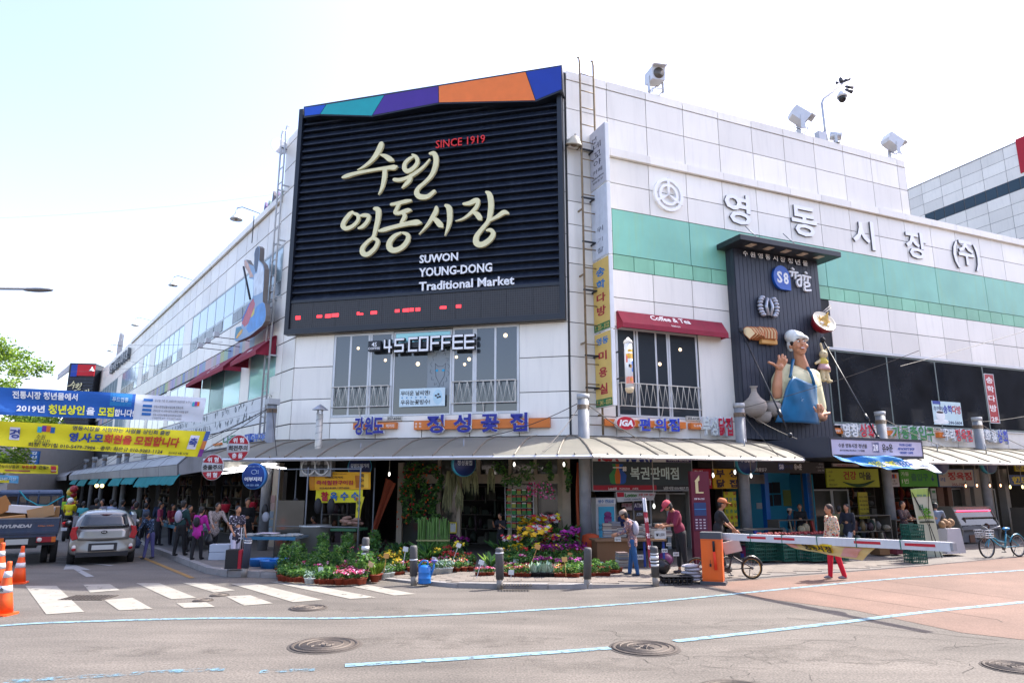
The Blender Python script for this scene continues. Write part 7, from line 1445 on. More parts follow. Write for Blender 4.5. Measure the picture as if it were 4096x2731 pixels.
# ================================================================ CONES, BOLLARDS, BARRIER
def cone(label,p,H,txt=None,rz=0):
 t=thing('traffic_cone',label,'traffic cone',loc=p,rz=R(rz),group='orange traffic cones at the left');o_=mat('cone_orange',srgb('#e2551c'),.55,var=.08,sc=3,dirt=.25,dirtcol=srgb('#8a4a30'))
 part(t,'base',o_,lambda q:(q.prism([(-.21*H,-.17*H),(-.17*H,-.21*H),(.17*H,-.21*H),(.21*H,-.17*H),(.21*H,.17*H),(.17*H,.21*H),(-.17*H,.21*H),(-.21*H,.17*H)],0,.03,ax='xy'),q.lathe([(.175*H,.03),(.17*H,.06*H+.02),(.15*H,.08*H)],20)))
 f=lambda z:.155*H*(1-z/H)+.03*H;part(t,'body',o_,lambda q:q.lathe([(f(z*H),z*H)for z in(.06,.3,.6,.9)]+[(.05*H,.93*H),(.045*H,.97*H),(.04*H,H)],20))
 for z0,z1 in((.42,.55),(.70,.82)):part(t,'reflective_band','#c9ccd0',lambda q:q.lathe([(f(z0*H)+.003,z0*H),(f(z1*H)+.003,z1*H)],20))
 if txt:text(txt,cm('#2a2a2a'),t,x=0,y=-f(.48*H)-.004,z=.48*H,h=.07,t=.003,bold=.02)
cone('traffic cone nearest the camera with a hand written mark on its white band',G(8,2458),.86,'송');cone('whole traffic cone behind the nearest one by the truck wheel',G(72,2332),.80,None,20);cone('traffic cone cut by the left edge, marked with two letters',G(-14,2350),.92,'수원')
def bollard(label,x,y,bands,sleeve_=True,r=.085,H=.83,z=0.0,c='#4a4a4c'):
 t=thing('bollard',label,'bollard',loc=G(x,y,z),group='grey bollards along the kerb');t.rotation_euler=(R(random.Random(x).uniform(-3,3)),R(random.Random(y).uniform(-3,3)),0)
 part(t,'core',cm('#8f8a84',.7,dirt=.5),lambda q:q.cyl((0,0,0),(0,0,H*.3),r*.8,n=16));part(t,'sleeve',cm(c,.65,dirt=.35,dirtcol=srgb('#8a8682')),lambda q:q.lathe([(r,H*.24),(r,H*.93),(r*.95,H*.97),(r*.7,H),(0.01,H+.004)],18))
 for z0,z1 in bands:part(t,'reflective_band',cm('#cfd2d5',.5,dirt=.3),lambda q:q.lathe([(r+.003,H*z0),(r+.003,H*z1)],18))
bollard('bollard beside the blue watering can with one narrow white band',1655,2340,((.63,.66),));bollard('bollard in front of the flower shop door with a torn white sticker',2000,2355,((.86,.89),));bollard('plain dark bollard leaning in front of the lottery shop',2348,2352,());bollard('bollard with four white bands left of the orange barrier box',2623,2344,((.80,.83),(.68,.77),(.60,.64),(.50,.56)))
bollard('bollard with white bands half buried in the potted plants',1453,2322,((.70,.80),(.60,.64)),z=.0,H=.95);bollard('slate grey bollard on the kerb by the shopping cart',975,2308,((.92,.94),(.86,.89)),c='#3a4050',H=.9)
bc=G(2856,2334);t=thing('barrier_box','orange barrier gate cabinet with a grey lid beside the road','barrier box',loc=bc,rz=R(-22));OR=mat('barrier_orange',srgb('#e0600f'),.45,var=.04,dirt=.15)
part(t,'plinth','#4a4c50',lambda q:q.box(-.27,.27,-.22,.22,0,.07));part(t,'cabinet',OR,lambda q:q.box(-.22,.22,-.17,.17,.07,.96));part(t,'door_seam','#a8440a',lambda q:(q.box(-.2,.2,-.173,-.170,.93,.935),q.box(-.2,.2,-.173,-.170,.1,.105)));part(t,'lid','#45484e',lambda q:q.box(-.225,.225,-.175,.175,.96,1.1));part(t,'padlock','#1a1a1c',lambda q:(q.box(-.05,-.01,-.19,-.172,.38,.44),q.tube([(-.03,-.18,.44),(-.03,-.18,.52)],.004,4)))
part(t,'baton_grip','#16161a',lambda q:q.cyl((.06,-.2,.7),(.06,-.2,.92),.026,n=8));part(t,'baton','#e83a18',lambda q:q.cyl((.08,-.2,.32),(.06,-.2,.7),.034,.026,n=10))
a=AT(2895,2145,15.75);e=AT(3812,2187,11.2);v=e-a;yw=math.atan2(v.y,v.x);Lg=math.hypot(v.x,v.y);t=thing('barrier_pole','long white barrier arm with red reflective strips reaching right','barrier arm',loc=a,rz=yw);t.rotation_euler=(0,-math.atan2(v.z,Lg),yw);M_AW=mat('arm_white',srgb('#c9c9cc'),.55,var=.06,sc=2,dirt=.3);zz=v.length
n5=6
for k in range(n5):part(t,'padding',M_AW,lambda q:q.box(zz*k/n5+.01,zz*(k+1)/n5-.01,-.055,.055,-.07,.075))
for f in(.20,.345,.71,.90):part(t,'red_strip','#b81c2c',lambda q:q.box(zz*f-.26,zz*f+.26,-.059,-.055,-.01,.035))
for k in range(1,6):part(t,'tie','#1a6a5a',lambda q:q.box(zz*k/n5-.006,zz*k/n5+.006,-.062,.062,-.078,.082))
part(t,'end_cap','#8f9094',lambda q:q.box(zz-.005,zz+.03,-.05,.05,-.06,.065))
f_=lambda s,dz:a+v*s+V3(.02,-.07,dz)
cloth('arm_banner','crumpled yellow and pink banner slung under the barrier arm',(f_(.30,-.03),f_(.72,-.05),f_(.66,-.30),f_(.38,-.16)),cm('#c9a86a',.75),[('영동시장',.4,.5,.6,.4,'#1a1a1a',.03)],wave=.06,seed=3,patches=[((.25,.6,.2,.95),'#d8b414'),((.0,.12,.2,.8),'#c9806a'),((.72,.9,.1,.8),'#c98a7a')])
# ================================================================ INFORMATION PILLAR, BANNERS, BICYCLES
a,c,z0,z1=bx(FR,Z3,1170,190,1338,1020,0);lp=G(2818,2258,.05);s_=.62;t=thing('information_pillar','tall maroon information pillar with a map and a cream arrow','information pillar',loc=lp,rz=R(8));Hh=(CAM_H+ray(2818,1884)[2]/ray(2818,1884)[1]*lp.y)-.05
part(t,'post','#5a1228',lambda q:q.box(-.26,.26,0,.16,0,Hh));part(t,'panel','#4a1c3a',lambda q:q.box(-.22,.14,-.012,-.002,Hh*.36,Hh*.52));part(t,'map','#233a66',lambda q:q.box(-.21,.13,-.016,-.004,Hh*.52,Hh*.66));part(t,'map_road','#3a7ab0',lambda q:q.box(-.2,.12,-.019,-.017,Hh*.585,Hh*.593));part(t,'arrow','#c9bc8a',lambda q:(q.box(-.14,-.06,-.014,-.002,Hh*.76,Hh*.90),q.prism([(-.16,Hh*.89),(-.02,Hh*.955),(-.02,Hh*.90),(-.06,Hh*.89)],-.0145,-.002),q.box(-.06,.08,-.0135,-.002,Hh*.76,Hh*.775)))
text('관광 명소 안내',cm('#d8d0d4'),t,x=-.05,y=-.006,z=Hh*.70,h=.05,w=.28,t=.003,bold=.02)
for k in range(12):part(t,'print','#b3a8b4',lambda q:q.box(-.19+(k%3)*.11,-.13+(k%3)*.11,-.016,-.013,Hh*(.38+.03*(k//3)),Hh*(.393+.03*(k//3))))
def P_(x,y,Y):return AT(x,y,Y)
cloth('feather_banner','narrow red leaning banner with white Korean letters before the magazine stall',(P_(2567,1988,17.2),P_(2583,1988,17.2),P_(2613,2272,16.6),P_(2598,2268,16.6)),cm('#8c1a2a',.75),[('편',.5,.44,.07,.8,'#d8d0d4',.03),('의',.5,.27,.07,.8,'#d8d0d4',.03),('점',.5,.10,.07,.8,'#d8d0d4',.03),('담배',.5,.66,.07,.8,'#d8d0d4',.02)],nx=3,nz=14,wave=.03,patches=[((0,1,.78,.99),'#b3b6bc')])
xa=AT(3640,1954,20.4);xb=AT(3713,1950,20.4);xc=AT(3772,2226,21);xd=AT(3700,2226,21)
t=cloth('standing_banner','leaning white and green standing banner on a thin black frame',(xa,xb,xc,xd),cm('#c3c8b4',.6),[('춘',.62,.66,.13,.4,'#5aa02c',.03),('터',.35,.72,.1,.25,'#2a7a5a',.03),('청년 28',.5,.9,.035,.5,'#2a6a8a',.01),('28아트포럼',.5,.52,.02,.7,'#3a3a3a',0)],nx=6,nz=12,wave=.02,patches=[((0,1,.88,.995),'#a8c46a'),((.1,.9,.56,.60),'#9ab45a'),((.1,.9,.50,.525),'#4a5a4a')])
part(t,'frame','#1a1a1a',lambda q:[q.tube([xa-xd,(xa+xc)/2-xd+V3(0,-.1,-.1),xb-xd],.012,5),q.tube([(xa+xc)/2-xd+V3(0,-.1,-.1),(xc-xd)*.5+V3(0,-.1,.0)],.012,5)][:0]or(q.tube([xa-xd,(xa+xc)/2-xd+V3(0,-.12,0),xb-xd],.012,5),q.tube([(xa+xc)/2-xd+V3(0,-.12,0),(xc-xd)*.6+V3(0,-.3,-.0)],.012,5)))
def bike(label,rear,front,r,col,rimc,basket=False,step=False,seatc='#17171a'):
 d=front-rear;L_=d.length;t=thing('bicycle',label,'bicycle',loc=rear,rz=math.atan2(d.y,d.x));F_=cm(col,.35,coat=.4);k=.024
 for x,nm in((0,'rear'),(L_,'front')):
  o=part(t,'tyre',cm('#1c1b1a',.85),lambda q:q.tube([(x+r*math.cos(j*math.pi/12),0,r+r*math.sin(j*math.pi/12)*.97)for j in range(24)],.024,6,closed=True));part(o,'rim',cm(rimc,.4,metal=.4),lambda q:q.tube([(x+r*.9*math.cos(j*math.pi/12),0,r+r*.9*math.sin(j*math.pi/12))for j in range(24)],.013,5,closed=True))
  part(o,'spokes',cm('#9a9a9a',.3,metal=.5),lambda q:[q.cyl((x,0,r),(x+r*.88*math.cos(j*.5236),0,r+r*.88*math.sin(j*.5236)),.0035,n=4)for j in range(12)])['kind']='stuff';part(o,'hub','#6a6a6c',lambda q:q.cyl((x,-.05,r),(x,.05,r),.03,n=8))
 bb_=(L_*.42,0,r*.9);st_=(L_*.34,0,r*2.15);hd_=(L_*.84,0,r*2.2);hb=(L_*.86,0,r*1.85)
 part(t,'frame',F_,lambda q:(q.tube([bb_,st_],k,6),q.tube([bb_,(L_*.62,0,r*1.15),hb]if step else[bb_,hb],k,6),q.tube([(L_*.36,0,r*(1.35 if step else 2.0)),(L_*.6,0,r*1.5),(L_*.85,0,r*2.05)]if step else[(L_*.35,0,r*1.95),(L_*.85,0,r*2.05)],k,6),q.tube([(0,.04,r),bb_],.014,5),q.tube([(0,.04,r),st_],.014,5),q.tube([hb,hd_],k,6)))
 part(t,'fork',F_,lambda q:(q.tube([hb,(L_*.97,.04,r*1.3),(L_,.04,r)],.015,5),q.tube([hb,(L_*.97,-.04,r*1.3),(L_,-.04,r)],.015,5)));part(t,'saddle',cm(seatc,.4),lambda q:(q.ball((L_*.31,0,r*2.62),(.14,.08,.045),12,6),q.cyl(st_,(L_*.32,0,r*2.55),.015,n=6)))
 part(t,'handlebar',cm('#a9acb0',.3,metal=.5),lambda q:(q.tube([(L_*.78,-.28,r*2.95),(L_*.83,-.12,r*2.75),(L_*.85,0,r*2.55),(L_*.83,.12,r*2.75),(L_*.78,.28,r*2.95)],.014,6),q.cyl(hd_,(L_*.85,0,r*2.55),.016,n=6)))
 part(t,'crank','#5a5a5c',lambda q:(q.cyl((bb_[0],-.05,bb_[2]),(bb_[0],-.04,bb_[2]),.09,n=14),q.tube([(bb_[0],-.06,bb_[2]),(bb_[0]-.08,-.07,bb_[2]-.14)],.012,5),q.box(bb_[0]-.13,bb_[0]-.03,-.15,-.07,bb_[2]-.16,bb_[2]-.14)));part(t,'mudguard',F_,lambda q:[q.tube([(x+(r+.03)*math.cos(R(j)),0,r+(r+.03)*math.sin(R(j)))for j in range(20,171,15)],.018,5)for x in(0,)]);part(t,'kickstand','#2a2a2a',lambda q:q.tube([(.02,-.05,r),(.0,-.18,0)],.010,5))
 if basket:part(t,'basket',cm('#b9bcc0',.35,metal=.4),lambda q:[q.tube([(L_*.9,y,r*1.9),(L_*.9-.02,y*1.15,r*2.55)],.006,4)for y in[-.15+.05*i for i in range(7)]]+[q.tube([(L_*.9+.32,y,r*1.9),(L_*.9+.36,y*1.15,r*2.55)],.006,4)for y in[-.15+.05*i for i in range(7)]]+[q.tube([(L_*.9,-.16*s,z),(L_*.9+.34,-.16*s,z),(L_*.9+.34,.16*s,z),(L_*.9,.16*s,z)],.007,4,closed=True)for z,s in((r*1.9,1),(r*2.1,1.04),(r*2.3,1.08),(r*2.55,1.14))])['kind']='stuff'
 return t
bike('black folding bicycle with golden rims behind the barrier box',G(3010,2312,.02),G(2790,2314,.02),.23,'#1c1c1f','#a8803c');t=bike('turquoise city bicycle with a wire basket at the right edge',G(4078,2224,.02),G(3962,2232,.02)+V3(.0,.1,0),.31,'#1c86a0','#8a8d90',True,True,'#1a7ab4');
q=MB();q.mats=[cm('#b3a4a0',.5)];q.box(-.19,.19,-.04,.04,-.26,0);o=q.done('carrier_bag',loc=AT(2920,2162,16.0),rz=R(-10));o.rotation_euler.y=R(-14);tag(o,'pale printed paper bag hanging on the folding bicycle','bag')
# ================================================================ CRATES, STACKS, STALL GOODS
cr=MB();cr.mats=[mat('crate_green',srgb('#155245'),.5,var=.1,sc=4)]
for(x0,x1,y0,y1)in((-.26,.26,-.18,-.165),(-.26,.26,.165,.18),(-.26,-.245,-.165,.165),(.245,.26,-.165,.165)):
 for z in(0,.10,.19,.28):cr.box(x0,x1,y0,y1,z,z+.022)
for i in range(9):
 x=-.26+i*.062;cr.box(x,x+.02,-.179,-.166,.022,.28);cr.box(x,x+.02,.166,.179,.022,.28)
for i in range(6):y=-.16+i*.062;cr.box(-.259,-.246,y,y+.02,.022,.28);cr.box(.246,.259,y,y+.02,.022,.28)
cr.box(-.25,.25,-.17,.17,.0,.012);crm=cr.mesh('crate');cn={}
def crate(p,rz,label,s=1):o=link(crm,'plastic_crate',None,p,rz);o.scale=(s,s,s);return tag(o,label,'crate','dark green plastic crates')
for i in range(5):crate(G(3665,2252,.02)+V3(0,0,i*.19),R(12+(i%2)*3),['lowest','second','middle','fourth','topmost'][i]+' green crate of the stack before the standing banner',.92)
nm=['leftmost','second','third','fourth','fifth','sixth','rightmost']
for i,x in enumerate((3035,3085,3150,3210,3262,3310,3345)):
 for k in range(2):crate(G(x,2240,.12)+V3(0,.1*(i%2),k*.3),R(20),nm[i]+(' lower' if k==0 else ' upper')+' green crate in the row before the blue passage',1.0)
t=thing('produce_tray','long tray of dark red produce on top of the green crates','tray',loc=G(3190,2240,.12)+V3(0,.1,.62),rz=R(20));part(t,'tray','#3a3f44',lambda q:q.box(-1.2,1.2,-.25,.25,0,.05));rn=random.Random(5);part(t,'produce','#7a1c1c',lambda q:[q.ball((rn.uniform(-1.1,1.1),rn.uniform(-.2,.2),.07),.05,6,4)for i in range(60)])['kind']='stuff'
# magazines
MG=[cm(c,.7)for c in('#b9b3a6','#8f8a84','#a89a8a','#7a7f8a','#c9c4b8','#6a5a5a')]
def stack(label,x,y,z0,n,w=.24,name='magazine_stack',grp='stacks of magazines on the stall'):
 p=G(x,y,.1);t=thing(name,label,'magazines',loc=p+V3(0,0,z0),rz=R(rn.uniform(-6,14)),group=grp);h=.022
 for i in range(n):q=MB();q.mats=[rn.choice(MG)];dx,dy=rn.uniform(-.012,.012),rn.uniform(-.012,.012);q.box(-w/2+dx,w/2+dx,-.15+dy,.15+dy,i*h,i*h+h-.004);q.done('magazine',t)
 return t
tb=thing('stall_table','low brown carton table under the magazine stacks','table',loc=G(2520,2262,.1),rz=R(6));part(tb,'table_top','#6a5038',lambda q:q.box(-.95,.9,-.3,.5,.62,.66));part(tb,'carton_front','#6b4c30',lambda q:q.box(-.9,.1,-.26,.4,0,.62));[part(tb,'leg','#1c3a8a',lambda q:q.box(x,x+.05,-.25,-.2,0,.62))for x in(.3,.8)]
W_=['leftmost','second','third','fourth','fifth','sixth','seventh','rightmost']
for i,(x,n)in enumerate(((2432,16),(2462,18),(2490,12),(2560,13),(2590,15),(2618,12),(2645,16),(2668,8))):stack(W_[i]+' stack of magazines from the left on the stall table',x,2248,.66,n)
stack('lower stack of dark magazines beside the floral woman',2490,2285,.12,15)
for i,(x,y,z,w,tx)in enumerate(((2470,2270,.70,.16,'잡지'),(2640,2262,.78,.3,'₩1,000'),(2655,2285,.50,.14,'양말'),(2672,2275,.60,.12,'90'),(2700,2285,.42,.14,'2,000'),(2555,2282,.34,.18,'5,000'))):
 p=G(x,y,.1)+V3(0,-.2,z);t=thing('price_card',('small','large','narrow','square','low','lower left')[i]+' white handwritten price card on the magazine and sock stall','price card',loc=p,rz=R(4));part(t,'card','#c3c6c4',lambda q:q.box(-w/2,w/2,0,.004,-w*.32,w*.32));text(tx,cm('#22242a'),t,y=-.001,h=w*.3,w=w*.75,t=.002,bold=.01)
goods(FR,3.9,5.6,2.6,'low blue trays of socks and goods before the lottery shop',2,.1,.75,.5,pal=['#1c2c7a','#2a3a8a','#7a1c4a','#3a3a40','#8fb0c4','#c4c4c8'],name='sock_trays',cat='stall')
for i,(x,y,rx,lb)in enumerate(((2650,2292,.2,'black rubbish bag beside the banded bollard'),(2660,2262,.22,'grey and magenta bundle under the sock trays'))):q=MB();q.mats=[cm(('#17171a','#6a2a5a')[i],.35)];q.ball((0,0,.16),(rx,.16,.17),10,7);o=q.done('bag',loc=G(x,y,.08));tag(o,lb,'bag');d_=o.modifiers.new('d','DISPLACE');tx_=bpy.data.textures.new('lumps','CLOUDS');tx_.noise_scale=.12;d_.texture=tx_;d_.strength=.07
for k in range(5):q=MB();q.mats=[cm('#a9a6ac',.6)];q.ball((0,0,.04),(.24,.16,.045),12,6);o=q.done('sack',loc=G(2765+(k%2)*12,2322,.05)+V3(0,0,.07*k),rz=R(8*k));tag(o,['lowest','second','middle','fourth','topmost'][k]+' white plastic sack piled left of the barrier box','sack','white sacks by the barrier')
t=thing('seedling_trays','stack of black seedling trays lying on the pavement by the barrier','trays',loc=G(2705,2332,.02),rz=R(3));[part(t,'tray','#1c1c20',lambda q:(q.box(-.34,.34,-.2,.2,.10+.05*k,.115+.05*k),[q.cyl((-.3+.1*j,y,.0+.05*k),(-.3+.1*j,y,.10+.05*k),.012,.03,5)for j in range(7)for y in(-.15,0,.15)]))for k in range(2)]
def orange_roll():q=MB();q.mats=[cm('#b0451f',.8)];q.lathe([(.22,0),(.27,.1),(.26,.5),(.22,.7),(.1,.74)],14);tag(q.done('rolled_tarpaulin',loc=G(2365,2248,.1)),'bulging rust orange bundle under the hanging tarpaulin','bundle')
orange_roll()
# display case, white table
a,c,z0,z1=bx(FR,Z4,1650,480,2000,780,1.6);t=thing('meat_display_case','chrome meat display case with red strip lights before the butcher','display case',**onwall(FR,a,.15,1.9));w=c-a
part(t,'base','#5a5c60',lambda q:q.box(0,w,-.1,.7,0,.42));part(t,'deck','#6f7276',lambda q:q.prism([(-.18,.42),(-.2,.55),(.7,.6),(.7,.42)],0,w,ax='yz'));part(t,'glass_front',M_SG,lambda q:q.prism([(-.12,.58),(.1,1.12),(.14,1.12),(-.08,.58)],.04,w-.04,ax='yz'));part(t,'hood','#7a7468',lambda q:q.box(0,w,.08,.75,1.12,1.2));part(t,'grille','#2a2a2c',lambda q:q.box(w*.4,w*.75,-.106,-.1,.08,.36))
part(t,'strip_light',mat('red_tube',(1,.05,.12),.4,emit=1.5,var=0),lambda q:q.cyl((.1,.02,1.06),(w-.1,.02,1.06),.018,n=6));part(t,'meat','#7a2a2a',lambda q:[q.ball((.15+.14*i,.2,.66),(.08,.12,.05),6,5)for i in range(int((w-.2)/.14))])['kind']='stuff';[part(t,'end_panel','#77746c',lambda q:q.prism([(-.2,.4),(-.14,.6),(.1,1.2),(.75,1.2),(.75,0),(-.1,0)],x,x+.05,ax='yz'))for x in(-.05,w)]
t=thing('cloth_table','small white clothed table between standing banner and display case','table',loc=G(3800,2210,.12),rz=R(22));part(t,'cloth','#b3b0b4',lambda q:q.prism([(-.42,.0),(-.28,.72),(.28,.72),(.4,0)],-.22,.22));part(t,'snack_sacks','#8a6a4a',lambda q:[q.ball((-.2+.13*i,0,.82+.06*(i%2)),(.1,.12,.12),8,6)for i in range(4)])
for i,(x,y,w,h,c,lb)in enumerate(((3520,2216,.4,.3,'#7a5a3a','brown carton on the pavement left of the crate stack'),(3585,2214,.35,.28,'#6a3040','maroon carton on the pavement left of the crate stack'))):q=MB();q.mats=[cm(c,.8)];q.box(-w/2,w/2,-.18,.18,0,h);tag(q.done('carton',loc=G(x,y,.1),rz=R(22),bevel=.005),lb,'box')
goods(FR,11.6,14.4,1.6,'low table of jars and dried goods before the health shop',2,.12,.8,.5,pal=['#6a5a3a','#3a3a3a','#8a7a5a','#7a3a2a','#a89a7a','#2a4a4a'],name='goods_table',cat='stall');goods(FR,14.6,16.3,2.0,'low table of boxed goods beside the third post',2,.12,.85,.5,pal=['#7a6a4a','#8a8a80','#5a3a2a','#3a4a3a'],name='goods_table',cat='stall');goods(FR,6.4,7.9,1.6,'table with a red tray before the chicken shop',2,.12,.9,.5,pal=['#8a2c24','#5a5a58','#a89a7a'],name='goods_table',cat='stall');goods(FR,9.2,11.0,1.9,'table of bottles behind the green crates',2,.12,1.0,.5,name='goods_table',cat='stall');goods(FR,18.8,22,1.6,'stall of baskets and dried goods at the right edge',3,.12,1.1,.6,pal=['#7a5a2a','#2a4a6a','#2a5a3a','#5a3a2a','#9a7a3a'],name='goods_table',cat='stall')
# side street: fish stall
tb=thing('fish_stall','long low stall table of fish trays at the corner of the side street','stall',loc=FL.P(-2.6,.14,2.35),rz=FL.a);part(tb,'table_top','#5a6a74',lambda q:q.box(-2.2,2.4,-.5,.5,.6,.66));part(tb,'blue_edge','#2a6a7a',lambda q:q.box(-2.2,2.4,-.52,-.5,.58,.68))
[part(tb,'leg','#6a6d70',lambda q:q.box(x,x+.05,-.45,-.4,0,.6))for x in(-2.1,0,2.2)];part(tb,'fish','#7a7d80',lambda q:[q.ball((rn.uniform(-2.1,2.3),rn.uniform(-.4,.4),.68+rn.random()*.05),(.12,.05,.03),6,4)for i in range(120)])['kind']='stuff';part(tb,'price_sheet','#b9b9c0',lambda q:q.box(.3,.7,-.4,-.1,.72,.74))
t2=thing('fish_stall','fish table in front of the flower stall with blue basins beneath','stall',loc=G(1085,2245,.14),rz=R(-8));part(t2,'table_top','#4a5a64',lambda q:q.box(-.9,.8,-.35,.45,.6,.65));part(t2,'blue_edge','#2a6a8a',lambda q:q.box(-.9,.8,-.37,-.35,.58,.66));part(t2,'fish','#8a8d8a',lambda q:[q.ball((rn.uniform(-.8,.7),rn.uniform(-.3,.4),.68),(.12,.06,.03),6,4)for i in range(50)])['kind']='stuff';part(t2,'price_sheet','#c3b9c4',lambda q:q.box(-.3,.2,-.3,0,.73,.745));[part(t2,'leg','#6a6d70',lambda q:q.box(x,x+.04,-.3,-.26,0,.6))for x in(-.85,.7)]
for i,(x,y)in enumerate(((1040,2262),(1085,2270),(1115,2262))):q=MB();q.mats=[cm('#1c6ab0',.4)];q.lathe([(.22,0),(.26,.16),(.27,.18),(.24,.17),(.2,.05)],14,sx=1.1);tag(q.done('basin',loc=G(x,y,.14)),['left','middle','right'][i]+' blue plastic basin under the corner fish table','basin','blue basins')
for i in range(2):q=MB();q.mats=[cm('#a9b3c0',.7)];q.box(-.26,.26,-.18,.18,0,.2);tag(q.done('foam_box',loc=G(880,2236,.14)+V3(0,0,.205*i),rz=R(10),bevel=.012),('lower','upper')[i]+' white foam box stacked beside the shopping cart','box')
t=thing('shopping_cart','black and red folding shopping cart with a silver handle','cart',loc=G(938,2280,.14),rz=R(6));part(t,'box','#17171a',lambda q:q.box(-.19,.1,-.16,.16,.05,.48));part(t,'red_side','#a8142a',lambda q:q.box(.1,.18,-.15,.15,.05,.47));part(t,'handle','#a9acb0',lambda q:q.tube([(.12,.1,.45),(.12,.1,.98),(.12,-.1,.98),(.12,-.1,.45)],.012,6));[part(t,'wheel','#a8142a',lambda q:q.cyl((.2,y,.05),(.22,y,.05),.05,n=12))for y in(-.1,.12)]
for i,(x,y,c)in enumerate(((900,2030,'#a81c34'),(1010,2022,'#a81c34'))):q=MB();q.mats=[cm(c,.5)];q.lathe([(.11,0),(.15,.24),(.155,.25)],14);q.use(cm('#5a1420'));q.tube([(-.15,0,.25),(0,0,.5),(.15,0,.25)],.008,5);tag(q.done('bucket',loc=AT(x,y+18,22.3)),('left','right')[i]+' red bucket hanging in the fish shop','bucket')
q=MB();q.mats=[cm('#1a1a1e',.4)];q.ball((0,0,.1),(.10,.07,.2),10,8);q.use(cm('#aeb2bc',.4));q.ball((.06,-.05,-.08),(.11,.06,.15),10,8);tag(q.done('hanging_bags',loc=AT(1058,2055,20.8)),'black and white carrier bags hanging on the corner post','bags')
# danger discs, fish disc, tubes
def danger(label,x,y,Y,tx,yaw):
 p=AT(x,y,Y);t=thing('danger_sign',label,'sign',loc=p,rz=R(yaw),group='round red danger signs');r=.36;Mx=Matrix.Rotation(R(90),4,'X');part(t,'disc','#b9bbbf',lambda q:q.lathe([(r,-.01),(r,.01)],30,M=Mx))
 for s in(1,-1):part(t,'red_field','#a8182a',lambda q:q.prism([(r*.95*math.cos(R(v_)),s*r*.95*math.sin(R(v_)))for v_ in range(17,164,7)],-.014,-.010))
 for i,s in enumerate(tx):text(s,cm('#e3e3e6' if i!=1 else '#1a1a1e'),t,y=-.015,z=(.58,0,-.58)[i]*r,h=.14,w=(.36,.62,.34)[i],t=.003,bold=.03)
danger('higher danger disc reading turn caution at the canopy corner',953,1791,19.0,('위 험','회전주의','충 돌'),-16);danger('lower danger disc reading collision caution by the side canopy',851,1868,19.4,('위 험','충돌주의','위 험'),-14)
p=AT(1024,1904,20.0);t=thing('fish_shop_sign','round blue fish shop sign with a white fish outline hung before the corner post','sign',loc=p,rz=R(-14));r=.37;Mx=Matrix.Rotation(R(90),4,'X');part(t,'rim','#4a8ad0',lambda q:q.lathe([(r,-.02),(r,.12)],28,M=Mx));part(t,'face','#143c86',lambda q:q.lathe([(r*.95,-.0),(r*.95,.13)],28,M=Mx))
part(t,'fish_outline','#b9cfe6',lambda q:(q.tube([(.02+.09*math.cos(j*.52),-.135,.12+.06*math.sin(j*.52))for j in range(12)],.008,5,closed=True),q.tube([(.1,-.135,.14),(.16,-.135,.17),(.16,-.135,.07),(.1,-.135,.1)],.007,5)))
text('어부지리',cm('#dfe6ee'),t,y=-.133,z=-.08,h=.12,w=.56,t=.004,bold=.04);text('HAPPY FISH / 수산물',cm('#9fc0e6'),t,y=-.133,z=.27,h=.045,w=.38,t=.003);text('010. 2231. 6298',cm('#9fc0e6'),t,y=-.133,z=-.25,h=.05,w=.4,t=.003,bold=.01)
M_TUBE=mat('fluorescent_tube',(1,.97,1),.4,emit=3,var=0)
for i,(x0,y0,x1,y1)in enumerate(((1024,1858,1106,1854),(1066,1864,1122,1870),(1090,1867,1145,1874),(962,1864,1010,1866),(905,1870,980,1874),(885,1876,940,1879),(886,1893,980,1881))):
 a,c=AT(x0,y0,21.5),AT(x1,y1,21.0 if i>2 else 21.5);q=MB();q.mats=[M_TUBE];q.cyl((0,0,0),c-a,.022,n=6);tag(q.done('fluorescent_tube',loc=a),['first','second','third','fourth','fifth','sixth','lowest'][i]+' lit fluorescent tube counted from the corner post leftward','lamp','lit tubes over the fish stall')
for i,(x,y)in enumerate(((387,1942),(408,1942))):q=MB();q.mats=[mat('warm_bulb')];q.ball((0,0,0),.09,8,6);tag(q.done('lamp',loc=AT(x,y,34)),('left','right')[i]+' warm lamp glowing deep under the side canopy','lamp')
rn=random.Random(77)
for i in range(12):
 q=MB();q.mats=[cm(('#8a1c24','#1c6a34','#b8961c')[i%3],.4)];q.ball((0,0,0),.17,10,7);tag(q.done('balloon',loc=AT(290+rn.uniform(-9,9),1955+i*7,32+rn.random()*.4)),('red','green','yellow')[i%3]+' balloon number %s from the top of the balloon column'%('one two three four five six seven eight nine ten eleven twelve'.split()[i]),'balloon','balloon column in the side street')
